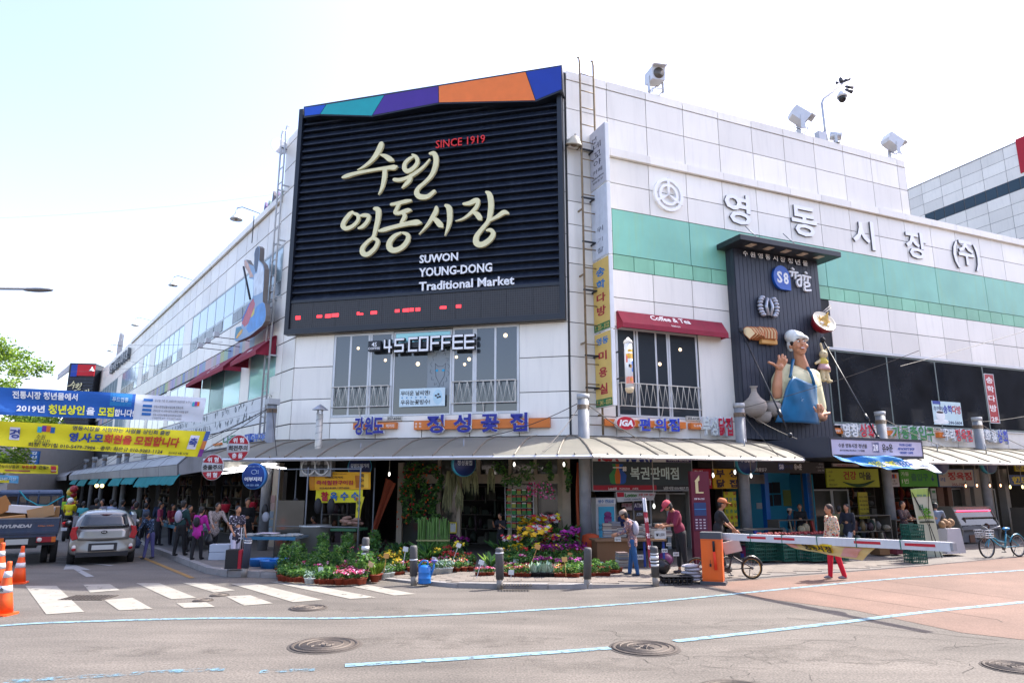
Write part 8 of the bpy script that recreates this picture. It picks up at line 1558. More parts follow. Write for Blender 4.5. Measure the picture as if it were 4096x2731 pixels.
# ================================================================ STREET BANNERS AT THE LEFT
A3=lambda x,y,Y:AT(x,y,Y)
cloth('street_banner','blue and white recruiting banner strung across the street, highest of the banners',(A3(-260,1535,15.2),A3(826,1590,17.6),A3(808,1688,17.6),A3(-260,1650,15.2)),cm('#c3cad6',.7),
      [('전통시장 청년몰에서',.375,.76,.27,.235,'#dfe3ea',.03),('2019년',.325,.28,.27,.10,'#dfe3ea',.03),('청년상인',.455,.28,.36,.135,'#d8d820',.04),('을',.545,.26,.30,.032,'#dfe3ea',.03),('모집',.605,.26,.36,.06,'#d8d820',.04),('합니다!',.675,.24,.28,.076,'#dfe3ea',.03),('푸드업종',.655,.74,.18,.062,'#bcd4e6',.01),('공고일 기준 만 39세이하 청년이면 누구나',.865,.78,.10,.15,'#3a3f4a',0),('영동시장청년몰사업단에 전화신청',.85,.54,.10,.12,'#3a3f4a',0),('전화신청 시 신청서양식 신청인 이메일 송부',.862,.38,.09,.145,'#3a3f4a',0),('영동시장청년몰활성화및확장사업단',.85,.22,.09,.12,'#3a3f4a',0),('(사업단장 H.P : 010-2675-6099)',.85,.09,.09,.12,'#3a3f4a',0)],
      wave=.05,seed=1,nx=50,patches=[((0,.712,0,1),'#0f55a8'),((.615,.70,.50,.99),'#1c78b8'),((.745,.782,.74,.84),'#1c60a8'),((.745,.782,.50,.60),'#1c60a8'),((.745,.782,.34,.44),'#1c60a8'),((.745,.782,.18,.28),'#1c60a8'),((.945,.955,.62,.8),'#2a9ab0'),((.955,.965,.64,.82),'#7a2a8a'),((.965,.975,.64,.82),'#c8501e')])
cloth('street_banner','yellow members wanted banner strung across the street below the blue one',(A3(-300,1670,14.6),A3(842,1725,17.2),A3(806,1827,17.2),A3(-300,1765,14.6)),cm('#cfc614',.7),
      [('경',.285,.52,.36,.035,'#2a3f8a',.03),('수원',.375,.44,.2,.03,'#2a2a2a',.0),('영동시장',.382,.25,.2,.055,'#2a2a2a',0),('영동시장을 사랑하는 사람들 상인회 출범',.66,.86,.18,.36,'#26324a',.02),('영.사.모',.535,.50,.36,.125,'#1c3f8c',.05),('회원을 모집합니다',.745,.50,.38,.29,'#b03a24',.04),('회장: 박기철 010-5479-7986 · 총무: 최은규 010-9283-1124',.585,.12,.17,.50,'#2a2a24',.02),('2019년 4월 12일',.90,.10,.09,.08,'#2a2a24',.01),('축',.945,.55,.34,.034,'#2a3f8a',.03)],
      wave=.06,seed=7,nx=50,patches=[((.268,.302,.28,.78),'#c9cbd8'),((.927,.963,.28,.82),'#c9cbd8'),((.36,.375,.62,.85),'#2aa0b8'),((.375,.39,.66,.9),'#6a2a8a'),((.39,.405,.66,.9),'#c8641e'),((.405,.42,.62,.85),'#1c5a9a'),((.982,1,.62,1),'#3a5a9a'),((.982,1,.3,.62),'#b8703a'),((.982,1,0,.3),'#6a2a7a')])
cloth('street_banner','smaller yellow banner with a red warning hand farther down the street',(A3(-60,1850,24),A3(233,1860,26),A3(231,1895,26),A3(-60,1890,24)),cm('#c3b81c',.7),[('온누리상품권',.3,.68,.34,.28,'#2a2a24',.01),('부정유통',.58,.68,.36,.2,'#a82a1c',.03),('근절!!',.78,.68,.36,.14,'#2a2a24',.03),('NO!',.93,.35,.2,.07,'#d8d0b0',.03)],wave=.04,seed=2,patches=[((.89,.97,.15,.9),'#a8242c'),((.25,.6,.2,.36),'#8a4a3a')])
cloth('street_banner','small pale blue banner low at the left edge',(A3(-40,1898,27),A3(76,1902,28),A3(74,1932,28),A3(-40,1928,27)),cm('#5a9ac0',.7),[('전통시장',.6,.5,.4,.6,'#d0e0ea',.01)],wave=.03,seed=3,patches=[((.0,.65,.0,.4),'#c3b81c')])
# ================================================================ FAR LEFT: TREE, BUILDINGS, DARK TOWER, LAMP
LEAF=[mat('leaf_%d'%i,srgb(c),.6,var=.25,sc=3,back=srgb(c2))for i,(c,c2)in enumerate((('#66862a','#9ab83a'),('#7a9a2c','#b0c84a'),('#48682a','#6a8a2a')))]
def leaves(q,c,r,n,rn,size,flat=.6):
 for _ in range(n):
  d=V3(rn.gauss(0,1),rn.gauss(0,1),rn.gauss(0,1));d.normalize();p=Vector(c)+V3(d.x*r[0],d.y*r[1],d.z*r[2])*rn.random()**.45
  a=V3(rn.gauss(0,1),rn.gauss(0,1),rn.gauss(0,.6)).normalized();b_=a.cross(V3(rn.gauss(0,1),rn.gauss(0,1),rn.gauss(0,1))).normalized();s=size*rn.uniform(.6,1.3)
  q.cur=rn.randrange(len(q.mats));q.add([p-a*s,p+b_*s*.4,p+a*s,p-b_*s*.4],[(0,1,2,3)])
tp=G(15,1990,0);t=thing('tree','tall bright green street tree rising behind the blue banner at the left','tree',loc=(-31,40,0));rn=random.Random(12)
part(t,'trunk',cm('#4a3f34',.9),lambda q:(q.tube([(0,0,0),(.2,0,3.5),(-.1,0,6.5),(.1,0,9)],[.32,.26,.18,.08],10),[q.tube([(0,0,z),(dx*.5,dy*.5,z+1.2),(dx,dy,z+2.2)],[.12,.08,.03],6)for z,dx,dy in((3.5,2,.5),(4,-2,0),(5,1.6,-1),(5.5,-1.4,1),(6,.8,1.2))]))
q=MB();q.mats=LEAF
for i in range(70):
 a=rn.uniform(0,6.28);z=rn.uniform(2.8,10.6);rr=3.9*math.sqrt(max(.05,1-((z-6.6)/4.1)**2))*rn.uniform(.45,1);leaves(q,(rr*math.cos(a),rr*math.sin(a),z),(.85,.85,.6),230,rn,.13)
o=q.done('crown',t,fix=False)
DT=thing('dark_sign_tower','distant black louvred tower with a blue and red cap and cream brush letters','tower',loc=AT(262,1934,66)*1,rz=R(10));DT.location.z=0;k=66/2730
part(DT,'tower_body',mat('navy_frame'),lambda q:q.box(-1.0,1.35,0,2.5,0,2.15+(1934-1455)*k*1.0));
for i in range(26):part(DT,'louver',M_NAVY,lambda q:q.box(-.95,1.3,-.08,-.005,5+i*.32,5.2+i*.32))
zt=2.15+(1934-1470)*k;part(DT,'cap_panel','#1c3f9a',lambda q:q.box(-.75,-.2,-.2,-.09,zt-1.0,zt+.2));part(DT,'cap_panel','#b81c2a',lambda q:q.box(-.19,1.35,-.2,-.09,zt-.9,zt+.2));part(DT,'side_panel','#b9bcc0',lambda q:q.prism([(-1.0,zt+.3),(-2.0,zt-.8),(-2.0,zt-1.3),(-1.0,zt-.4)],.1,.3))
us,zs=[],[];brush(STR,lambda x,y:(-.9+(x-340)/880*2.2,zt-1.45-(y-480)/600*1.7),M_CREAM,DT,k=2.2/880*.5,y0=-.22,t=.05)
def block(label,x0,x1,ytop,Y,depth,col,rows=4,cols=4,name='building',roofc=None):
 a,c=AT(x0,1934,Y),AT(x1,1934,Y);H=CAM_H+(1934-ytop)/FPX*Y;w=c.x-a.x;t=thing(name,label,'building',loc=(a.x,Y,0));part(t,'wall',cm(col,.8,dirt=.3),lambda q:q.box(0,w,0,depth,0,H))
 for i in range(cols):
  for j in range(rows):
   x=w*(i+.2)/cols;z=H*(j+.35)/(rows+.3);o=part(t,'window','#8f9498',lambda q:q.box(x-.05,x+w*.6/cols+.05,-.05,.0,z-.05,z+H*.45/rows+.05));part(o,'pane',cm('#3a444c',.15),lambda q:q.box(x,x+w*.6/cols,-.06,-.05,z,z+H*.45/rows))
 return t
block('grey market hall wing beyond the side canopy with dark windows',150,300,1880,75,10,'#8f9296',3,6);block('pale low building at the street end behind the yellow banner',10,190,1760,60,12,'#a89a94',3,4);block('beige building at the left edge behind the tree',-700,30,1700,55,12,'#9a9490',4,8);block('tall white block far behind the street end',160,330,1690,95,15,'#b9bdc2',5,4);block('long grey block closing the horizon behind the left pavement',-2600,-600,1750,60,14,'#93908c',4,14)
block('far grey block beyond the red paving at the right edge',4180,5200,1650,45,14,'#98948f',4,8)
for i,(x,y0,y1,c,s)in enumerate(((178,1840,1880,'#7a1c2c','경복궁'),(132+138,1805,1870,'#1c5a9a','갑신양행'),(275,1500,1600,'#2a2a30',''))[:2]):
 a=AT((80,130)[i],y1,50);h=(y1-y0)/FPX*50;t=thing('vertical_sign',('dark red vertical shop sign at the end of the street','blue vertical shop sign at the end of the street')[i],'sign',loc=a);part(t,'board',c,lambda q:q.box(-.3,.3,0,.2,0,h));[text(ch_,cm('#d8dce0'),t,y=-.01,z=h*(1-(j+.5)/len(s)),h=h*.7/len(s),w=.42,t=.01,bold=.03)for j,ch_ in enumerate(s)]
t=thing('street_lamp','grey street lamp head on a thin arm entering at the left edge','street lamp',loc=(-18.6,17.5,0));z=CAM_H+(1934-1155)/FPX*17.5*1.0;zl=AT(100,1158,17.5);part(t,'pole','#8a8d90',lambda q:(q.cyl((0,0,0),(0,0,zl.z-.4),.09,.06,10),q.tube([(0,0,zl.z-.4),(1.5,0,zl.z+.05),(zl.x+18.6+.2,0,zl.z+.02)],.04,6)));part(t,'lamp_head','#7d7f84',lambda q:q.ball((zl.x+18.6+.35,0,zl.z-.01),(.42,.14,.055),12,6))
# building at the right behind the roof
BP=AT(4088,463,60);BF=Facade((BP.x,BP.y),R(-68.4));zpx=lambda y:CAM_H+(1934-y)/FPX*60;HB=zpx(463);rb=thing('office_building','pale panelled building with a dark blue window strip and red corner behind the roof','building',loc=BF.o,rz=BF.a)
part(rb,'wall','#5a5d60',lambda q:q.box(-46,14,.03,14,0,HB));part(rb,'parapet_cap','#a9adb0',lambda q:q.box(-46,14,-.05,.3,HB,HB+.12));pm_=MB();pm_.mats=[mat('white_panel')];pm_.box(.02,2.18,-.03,0,.02,1.16);pm_=pm_.mesh('wall_panel')
for i in range(24):
 for j in range(14):
  z=HB-1.18*(j+1)
  if j==3 and i%6!=2:continue
  link(pm_,'wall_panel',rb,(-44+i*2.2,.03,z))
 if i%6!=2:
  for k in range(2):part(rb,'window',mat('blue_black_glass',srgb('#16323f'),.08,var=.2,sc=.5,spec=.5),lambda q:q.box(-44+i*2.2+k*1.1+.05,-44+i*2.2+k*1.1+1.05,.0,.03,HB-1.18*4+.06,HB-1.18*3-.02))
part(rb,'red_corner','#b0182c',lambda q:q.box(-.9,3,-.08,-.0,HB-3.2,HB+.3))
t=thing('rusty_roof_frame','dark rusty steel frame standing behind the roof step at the right','frame',**onwall(FR,17.1,13.3,-1.5));part(t,'frame','#3a2a22',lambda q:(q.box(0,1.3,0,.15,2.6,2.8),q.box(1.15,1.3,.001,.149,0,2.6)))
for i,(u,c)in enumerate(((2,'#3a3634'),(22,'#454240'),(42,'#3c3a3a'))):
 o_=Vector((24,3,0))+FR.d*u;t=thing('building',['dark brick','grey','dark grey'][i]+' shop building facing the market across the right hand street','building',loc=o_,rz=FR.a+math.pi);part(t,'wall',cm(c,.85),lambda q:q.box(-18,0,0.1,10,0,14));wm=MB();wm.mats=[cm('#8f8f8c',.5)];wm.box(0,1.6,0,.09,0,1.4);wm=wm.mesh('shuttered_window');[link(wm,'shuttered_window',t,(-16+k_*4,0,4+l*3.6))for k_ in range(4)for l in range(2)]
# street opposite, behind the camera: it darkens the reflections in the glass
for i,(x,w,h,c)in enumerate(((-34,16,8,'#b3aaa2'),(-16,14,6,'#a9a6a2'),(0,16,7,'#a39c94'),(18,18,7,'#a9a098'))):
 t=thing('building',['grey brown','low grey','tall taupe','brown','beige'][i]+' shop building across the road behind the viewer','building',loc=(x,-13,0));part(t,'wall',cm(c,.85),lambda q:q.box(0,w-1,-8,0,0,h));wm=MB();wm.mats=[cm('#2f3438',.2)];wm.box(0,1.5,0,.04,0,1.3);wm=wm.mesh('window');[link(wm,'window',t,(1+k_*2.6,0,2.5+l*3))for k_ in range(int(w/2.8))for l in range(int(h/3.3))]
for i,(a,c,s)in enumerate((((-26,22,9.5),(-20,60,10.5),.6),((-30,30,8.5),tuple(FL.P(-22,9.2,.2)),.9),((-30,30,8.0),tuple(FL.P(-34,8.6,.2)),.8),((-22,19,7.6),tuple(FL.P(-9,8.4,.2)),.7))):
 wire(['overhead wire running up the side street at the left edge','upper sagging wire across the side street','middle sagging wire across the side street','nearest sagging wire across the side street'][i],Vector(a),Vector(c),s,.006,col='#4a4a50')
# ================================================================ MANHOLES, DRAINS, SMALL THINGS
def manhole(label,x,y,r,sq=False):
 p=G(x,y,.010);t=thing('manhole_cover',label,'manhole cover',loc=p,group='iron covers in the road');m=mat('cast_iron',srgb('#4a433e'),.7,metal=.2,var=.25,sc=8,bump=.5)
 if sq:part(t,'cover',m,lambda q:q.box(-.42,.42,-.28,.28,-.01,.004));part(t,'studs',m,lambda q:[q.box(-.38+.07*i,-.345+.07*i,-.24+.07*j,-.205+.07*j,.004,.012)for i in range(11)for j in range(7)])['kind']='stuff';return
 part(t,'collar',cm('#4a4541',.95),lambda q:q.lathe([(r*1.14,-.012),(r*1.13,-.005),(r*1.05,-.003)],30));part(t,'ring',m,lambda q:q.lathe([(r*1.04,-.01),(r*1.04,.008),(r*.94,.008),(r*.93,-.004)],32));part(t,'cover',m,lambda q:q.lathe([(r*.9,-.01),(r*.9,.004),(.01,.006)],30));rn=random.Random(x)
 part(t,'relief',cm('#5f5750',.7,metal=.2),lambda q:[q.tube([(r*s*math.cos(j*.21),r*s*math.sin(j*.21),.007)for j in range(30)],.012,4,closed=True)for s in(.55,.78)]+[q.tube([(r*.5*rn.uniform(-1,1)*.7,r*.5*rn.uniform(-1,1)*.7,.008)for _ in range(3)],.012,4)for _ in range(7)])['kind']='stuff'
manhole('large ringed manhole cover in the left foreground with a cracked collar',1300,2577,.44);manhole('large patterned manhole cover on the blue line in the middle foreground',2578,2588,.42);manhole('manhole cover at the lower right corner',4050,2664,.30);manhole('manhole cover cut by the bottom edge',2950,2762,.40);manhole('manhole cover at the end of the crosswalk',1233,2429,.30);manhole('small manhole cover between the crosswalk stripes, upper',878,2378,.17);manhole('small manhole cover between the crosswalk stripes, lower',812,2399,.17);manhole('pale manhole cover in the pavement shade line',3182,2279,.35);manhole('square studded iron cover on the crosswalk',355,2388,.3,True)
t=thing('drain_grate','small iron drain grate in the pavement beside the sticker bollard','drain',loc=G(2063,2338,.11));[part(t,'bar','#3a3632',lambda q:q.box(-.3+.06*i,-.27+.06*i,-.12,.12,-.01,.006))for i in range(11)]
t=thing('watering_can','bright blue plastic watering can beside the first bollard','watering can',loc=G(1698,2332,.06));B_=cm('#1a6ab4',.35);part(t,'body',B_,lambda q:q.lathe([(.115,0),(.12,.02),(.12,.10),(.125,.11),(.12,.12),(.12,.22),(.125,.23),(.12,.24),(.12,.33),(.09,.37),(.05,.38)],18,sx=1.15));part(t,'spout',B_,lambda q:q.tube([(.1,0,.1),(.18,0,.3),(.2,0,.42)],[.03,.022,.018],8));part(t,'rose',cm('#5a5aa8',.4),lambda q:q.lathe([(.03,.42),(.075,.47),(.07,.48)],12,(.2,0,0)));part(t,'handle',B_,lambda q:q.tube([(-.12,0,.2),(-.13,0,.38),(-.05,0,.47),(.05,0,.46),(.07,0,.36)],.018,7))
# ================================================================ FLOWER SHOP DISPLAY
GRN=[mat('plant_green_%d'%i,srgb(c),.55,var=.25,sc=8,back=srgb(b_))for i,(c,b_)in enumerate((('#4a7a34','#7aaa44'),('#3a642c','#5a8a34'),('#68904a','#9ac05a'),('#2f5632','#4a7a40')))]
GRY=[mat('grey_green_%d'%i,srgb(c),.6,var=.2,sc=8)for i,c in enumerate(('#7f9a84','#9ab0a0'))]
YEL=[mat('yellow_green_%d'%i,srgb(c),.6,var=.2,sc=8,back=srgb('#8aa83a'))for i,c in enumerate(('#7a9430','#5f8a2a'))]
POTC={'r':cm('#8a3a24',.6),'w':cm('#c0c8cc',.45),'g':cm('#2a5a44',.5),'b':cm('#2a2a2c',.5)}
rn=random.Random(101)
def kit(kind,seed,pot='r',r=.075,h=.16,n=70,leaf=.035,cols=GRN,fl=None,nf=0,fr=.02,stems=0,blade=False,spread=1.0):
 """one potted plant: pot, foliage, blossoms"""
 rk=random.Random(seed);t=thing('potted_plant','x','potted plant',loc=(0,0,-50));ph_=r*1.3
 q=MB();q.mats=[POTC[pot]];q.lathe([(r*.7,0),(r*.98,ph_),(r*1.06,ph_),(r*1.06,ph_*.84+.01)],12);q.done('pot',t)
 q=MB();q.mats=list(cols)
 if blade:
  for _ in range(n):
   a=rk.uniform(0,6.28);l=h*rk.uniform(.6,1.1);w=leaf;b0=V3(r*.5*math.cos(a),r*.5*math.sin(a),ph_);d=V3(math.cos(a)*.45*spread,math.sin(a)*.45*spread,1).normalized()*l;s_=V3(-math.sin(a),math.cos(a),0)*w*.5
   m_=b0+d*.55;e=b0+d+V3(math.cos(a),math.sin(a),-.3)*l*.12*spread;q.cur=rk.randrange(len(cols));q.add([b0-s_*.5,b0+s_*.5,m_+s_,e,m_-s_],[(0,1,2,3,4)])
 else:
  leaves(q,(0,0,ph_+h*.5),(r*1.25*spread,r*1.25*spread,h*.55),n,rk,leaf)
  for _ in range(stems):a=rk.uniform(0,6.28);x,y=r*spread*math.cos(a)*.8,r*spread*math.sin(a)*.8;q.cur=0;q.tube([(x*.3,y*.3,ph_),(x*.7,y*.7,ph_+h*.5),(x,y,ph_+h)],.006,4)
 q.done('foliage',t,fix=False)
 if fl:
  q=MB();q.mats=[cm(c,.6)for c in fl]
  for _ in range(nf):
   a=rk.uniform(0,6.28);rr=r*1.2*spread*math.sqrt(rk.random());c=V3(rr*math.cos(a),rr*math.sin(a),ph_+h*rk.uniform(.75,1.12));q.cur=rk.randrange(len(fl));nrm=V3(rk.gauss(0,.5),rk.gauss(0,.5)-.5,1).normalized();u1=nrm.orthogonal().normalized();u2=nrm.cross(u1);k=5
   q.add([c]+[c+(u1*math.cos(j*6.283/(2*k))+u2*math.sin(j*6.283/(2*k)))*fr*(1 if j%2==0 else .62)+nrm*fr*.25 for j in range(2*k)],[(0,1+j,1+(j+1)%(2*k))for j in range(2*k)])
  q.done('blossoms',t,fix=False)
 _ch[t]=[(c,[])for c in kids(t)];return t
K={'leafy':[kit('l',s,n=80)for s in(1,2,3)],'low':[kit('w',s+10,h=.08,n=50,leaf=.022)for s in(1,2)],'white':[kit('w',20,'w',h=.12,n=60,leaf=.03,fl=['#c9c9c0'],nf=6),kit('w',21,'w',h=.14,n=60,leaf=.03,cols=GRY)],
     'pink':[kit('p',s+30,h=.11,n=46,leaf=.026,fl=['#c8447a','#d8a0b4','#a82c54','#c93a3a'],nf=16,fr=.026)for s in(1,2,3)],'yellow':[kit('y',s+40,h=.24,n=90,leaf=.03,fl=['#d8c020','#c9a81c'],nf=14,fr=.03)for s in(1,2)],
     'red':[kit('r',s+50,h=.2,n=80,leaf=.03,fl=['#a81c24','#c83a2a'],nf=18,fr=.028)for s in(1,2)],'magenta':[kit('m',s+60,h=.26,n=70,leaf=.03,fl=['#8a1c7a','#a8248a','#6a1c6a'],nf=34,fr=.03,spread=1.5)for s in(1,2)],
     'grass':[kit('g',70,h=.26,n=150,leaf=.010,blade=True,cols=YEL,r=.11)],'arum':[kit('a',71,'b',h=.22,n=9,leaf=.07,blade=True,cols=GRY,spread=.8)],'mixed':[kit('x',s+80,h=.12,n=60,leaf=.025,fl=['#c96a2a','#c9b8a0','#c93a3a','#d8b020'],nf=10,fr=.022)for s in(1,2)],
     'bush':[kit('b',s+90,'g',r=.13,h=.42,n=200,leaf=.06,stems=5,spread=1.3)for s in(1,2,3)],'tall':[kit('t',s+100,'r',r=.12,h=.85,n=280,leaf=.07,stems=7,spread=1.5)for s in(1,2,3)],'broad':[kit('o',s+110,'b',r=.12,h=.45,n=34,leaf=.12,blade=True,spread=1.5)for s in(1,2)],
     'rose':[kit('ro',120,'r',r=.12,h=.75,n=200,leaf=.05,stems=6,spread=1.3,fl=['#c98a7a','#b8446a'],nf=7,fr=.05)],'dark':[kit('dk',121,'b',r=.12,h=.35,n=120,leaf=.06,cols=[cm('#3a1c1c',.6),cm('#2a3a20',.6)])],'fern':[kit('fe',122,'b',r=.12,h=.4,n=60,leaf=.04,blade=True,spread=2.0)],'bouq':[kit('bq',123,'b',r=.13,h=.3,n=60,leaf=.04,fl=['#d8c81c','#c9303a','#c9c0c0','#c86a8a'],nf=70,fr=.04,spread=1.5)],'sun':[kit('su',124,'b',r=.13,h=.34,n=60,leaf=.05,fl=['#d8a818'],nf=12,fr=.07,spread=1.4)]}
for L_ in K.values():
 for o in L_:o.location=FC.P(6.4,.2,-3.2)
DESC={'leafy':'leafy green seedling','low':'tiny low seedling','white':'plant in a white pot','pink':'pink and red flowering plant','yellow':'yellow flowering plant','red':'red flowering plant','magenta':'magenta azalea like plant','grass':'tuft of bright green grass','arum':'pale grey leaved plant','mixed':'small mixed colour flower',
  'bush':'dense green bush','tall':'tall leafy green plant','broad':'broad leaved plant','rose':'tall rose plant with pale blooms','dark':'dark red leaved plant','fern':'arching fern','bouq':'mixed bouquet of bright flowers','sun':'sunflower like yellow bouquet'}
used_=set();PUT=[]
def put(kind,px,py,where,s=1.0,z=None,dy=0.0):
 o=rn.choice(K[kind]);p=G(px,py,.03 if z is None else z)+V3(0,dy,0);g_='potted plants '+where;lb=DESC[kind]+' in a pot '+where;s=s*rn.uniform(.9,1.12)
 if o not in used_:used_.add(o);o.location=p;o.rotation_euler=(0,0,rn.uniform(0,6));o.scale=(s,s,s);o['label']=lb;o['group']=g_
 else:o=dup(o,p,rn.uniform(0,6),lb,g_,s)
 PUT.append((where,py,kind,px,o));return o
def row(kind,x0,y0,x1,y1,n,where,s=1.0,z=None,jit=3):
 ks=kind if isinstance(kind,(list,tuple))else[kind]
 for i in range(n):f=(i+.5)/n;put(ks[i%len(ks)]if len(ks)<3 else rn.choice(ks),x0+(x1-x0)*f+rn.uniform(-jit,jit),y0+(y1-y0)*f+rn.uniform(-1,1)*jit*.3,where,s,z)
wA,wB,wC_,wD,wE_,wF_='in the left bed by the crosswalk','beside the first bollards','before the dark shop window','in the middle tray near the blue can','in the right bed before the shop','in front of the lottery shop'
SHORT={wA:'of the left bed',wB:'beside the bollards',wC_:'before the window',wD:'near the blue can',wE_:'of the right bed',wF_:'before the lottery shop'}
row('leafy',1115,2322,1225,2330,7,wA,1.1);row('white',1222,2332,1252,2333,2,wA,1.2);row('leafy',1262,2334,1340,2336,5,wA);row('pink',1350,2338,1455,2334,8,wA,1.25);row('pink',1358,2328,1450,2325,7,wA,1.2);row('leafy',1120,2312,1330,2322,12,wA,1.2);put('grass',1498,2326,wB,1.2);put('grass',1512,2318,wB)
row('white',1528,2312,1572,2308,4,wB,1.1);row(['yellow','leafy'],1575,2305,1612,2302,4,wB);row('yellow',1520,2292,1600,2286,5,wB,1.2);put('pink',1625,2280,wB,1.8);put('bush',1460,2322,wA,1.0)
for y,xs,ks,s in((2304,(1130,1180,1235,1290,1345,1400),('bush','rose','tall'),.68),(2284,(1120,1170,1225,1285,1340,1395,1450),('tall','bush','rose'),.66),(2262,(1150,1205,1262,1320,1380),('tall','bush'),.62),(2290,(1475,1530),('bush','broad'),.62)):
 for x in xs:put(rn.choice(ks),x+rn.uniform(-8,8),y,wA,s)
put('tall',1285,2272,wA,.95);put('tall',1385,2270,wA,.9)
for y,xs,ks,s in((2268,(1500,1550,1600,1650),('bush','fern','broad'),.75),(2246,(1500,1550,1610,1660,1700),('tall','bush','dark'),.75),(2228,(1530,1590,1640,1700),('dark','tall','broad'),.9),(2256,(1710,1750,1790),('red','fern'),1.3),(2232,(1745,1800,1850),('magenta','magenta'),1.5)):
 for x in xs:put(rn.choice(ks),x+rn.uniform(-8,8),y,wC_,s,.12)
row('white',1725,2296,1800,2292,6,wD,1.3,.1);row(['white','mixed'],1735,2286,1870,2284,9,wD,1.2,.1);row(['mixed','leafy','red'],1760,2272,1880,2268,9,wD,1.2,.1);row(['mixed','pink','fern'],1700,2280,1730,2262,3,wD,1,.1)
row('pink',1905,2304,1975,2304,6,wD,.9,.1);row(['arum','broad'],1935,2286,1985,2284,3,wD,.9,.1)
row(['pink','mixed','leafy'],2015,2308,2115,2311,9,wE_,1,.09);row('arum',2125,2310,2210,2310,7,wE_,1.25,.09);row(['leafy','mixed','low'],2218,2310,2310,2311,8,wE_,1,.09);row(['low','leafy','mixed'],2010,2298,2310,2300,18,wE_,1,.09);row(['pink','leafy','magenta'],2010,2288,2320,2290,16,wE_,.9,.1)
row('leafy',2010,2276,2320,2278,14,wE_,1.2,.12);row(['red','yellow','magenta','leafy'],2015,2262,2330,2264,13,wE_,1.4,.14)
for x,y,k_,s in((2050,2248,'bouq',1.3),(2095,2246,'yellow',2.0),(2120,2250,'sun',1.5),(2150,2246,'bouq',1.6),(2185,2248,'red',2.0),(2220,2246,'bouq',1.4),(2245,2248,'magenta',1.8),(2285,2246,'magenta',2.0),(2070,2232,'fern',1.2),(2010,2240,'fern',1.2),(2130,2228,'sun',1.9),(2180,2226,'bouq',2.0),(2320,2250,'magenta',1.5),(2005,2262,'yellow',1.3),(2240,2228,'broad',1.8)):put(k_,x,y,wE_,s,.15)
row(['low','leafy','mixed'],2262,2312,2440,2306,14,wF_,1,.07);row(['low','leafy','leafy'],2262,2302,2480,2294,16,wF_,1.05,.07);row(['leafy','low','white'],2290,2290,2490,2284,12,wF_,1.1,.08)
for y,s in((2286,1.1),(2272,1.3),(2256,1.4)):row(['leafy','mixed','low','pink','yellow'],1480,y,1900,y,15,wD,s,.11,6)
for y,s in((2306,1.2),(2294,1.4),(2280,1.6)):row(['leafy','leafy','pink','low'],1105,y,1500,y,15,wA,s,None,6)
for y,s in((2268,1.3),(2254,1.5)):row(['leafy','mixed','pink','magenta','leafy'],2000,y,2330,y,12,wE_,s,.13,6)
ORD='first second third fourth fifth sixth seventh eighth ninth tenth eleventh twelfth thirteenth fourteenth fifteenth sixteenth seventeenth eighteenth'.split()
for wh in{p[0]for p in PUT}:
 P_s=sorted((p for p in PUT if p[0]==wh),key=lambda p:-p[1]);rows_=[];last=9999
 for p in P_s:
  if not rows_ or rows_[-1][0][1]-p[1]>9:rows_.append([])
  rows_[-1].append(p)
 for ri,rw in enumerate(rows_):
  cnt={}
  for p in sorted(rw,key=lambda p:p[3]):
   cnt[p[2]]=cnt.get(p[2],0)+1;p[4]['label']=ORD[min(17,cnt[p[2]]-1)]+' '+DESC[p[2]].replace(' and red','')+' from the left, '+(['front']+ORD[1:])[ri]+' row '+SHORT[wh]
for L_ in K.values():
 for o in L_:
  if o not in used_:[bpy.data.objects.remove(c)for c in kids(o)];bpy.data.objects.remove(o)
# bundle of green stakes, seed rack, price tags, hanging plants
t=thing('stake_bundle','standing bundle of green garden stakes before the shop window','bundle',loc=G(1732,2240,.15));part(t,'stakes',GRN[2],lambda q:[q.cyl((x:=rn.uniform(-.42,.42),y:=rn.uniform(-.08,.08),0),(x+rn.uniform(-.05,.05),y,rn.uniform(.95,1.15)),.018,.014,5)for i in range(60)])['kind']='stuff';part(t,'band','#8f8a5a',lambda q:q.box(-.45,.45,-.11,-.10,.5,.54))
t=thing('seed_rack','white wire rack hung with rows of red and green seed packets','rack',loc=FC.P(FC.uz(*Z2(1950,400),.5)[0],FC.uz(*Z2(1950,480),.5)[1],.5),rz=FC.a);part(t,'wire_frame','#b9bcc0',lambda q:(q.tube([(-.42,0,0),(-.44,0,1.32),(.42,0,1.34),(.42,0,0)],.012,5,closed=True),[q.cyl((-.42,.01,.2*j),(.42,.01,.2*j),.005,n=4)for j in range(1,7)]))
for j in range(6):
 for i in range(5):o=part(t,'seed_packet',('#2c7a3a','#8a8f3a','#3a6a34')[(i+j)%3],lambda q:q.box(-.38+i*.155,-.26+i*.155,-.02,-.012,.04+j*.19,.19+j*.19));part(o,'packet_header',('#a8242c','#c3b8b0')[(i*j)%2],lambda q:q.box(-.38+i*.155,-.26+i*.155,-.024,-.021,.15+j*.19,.185+j*.19))
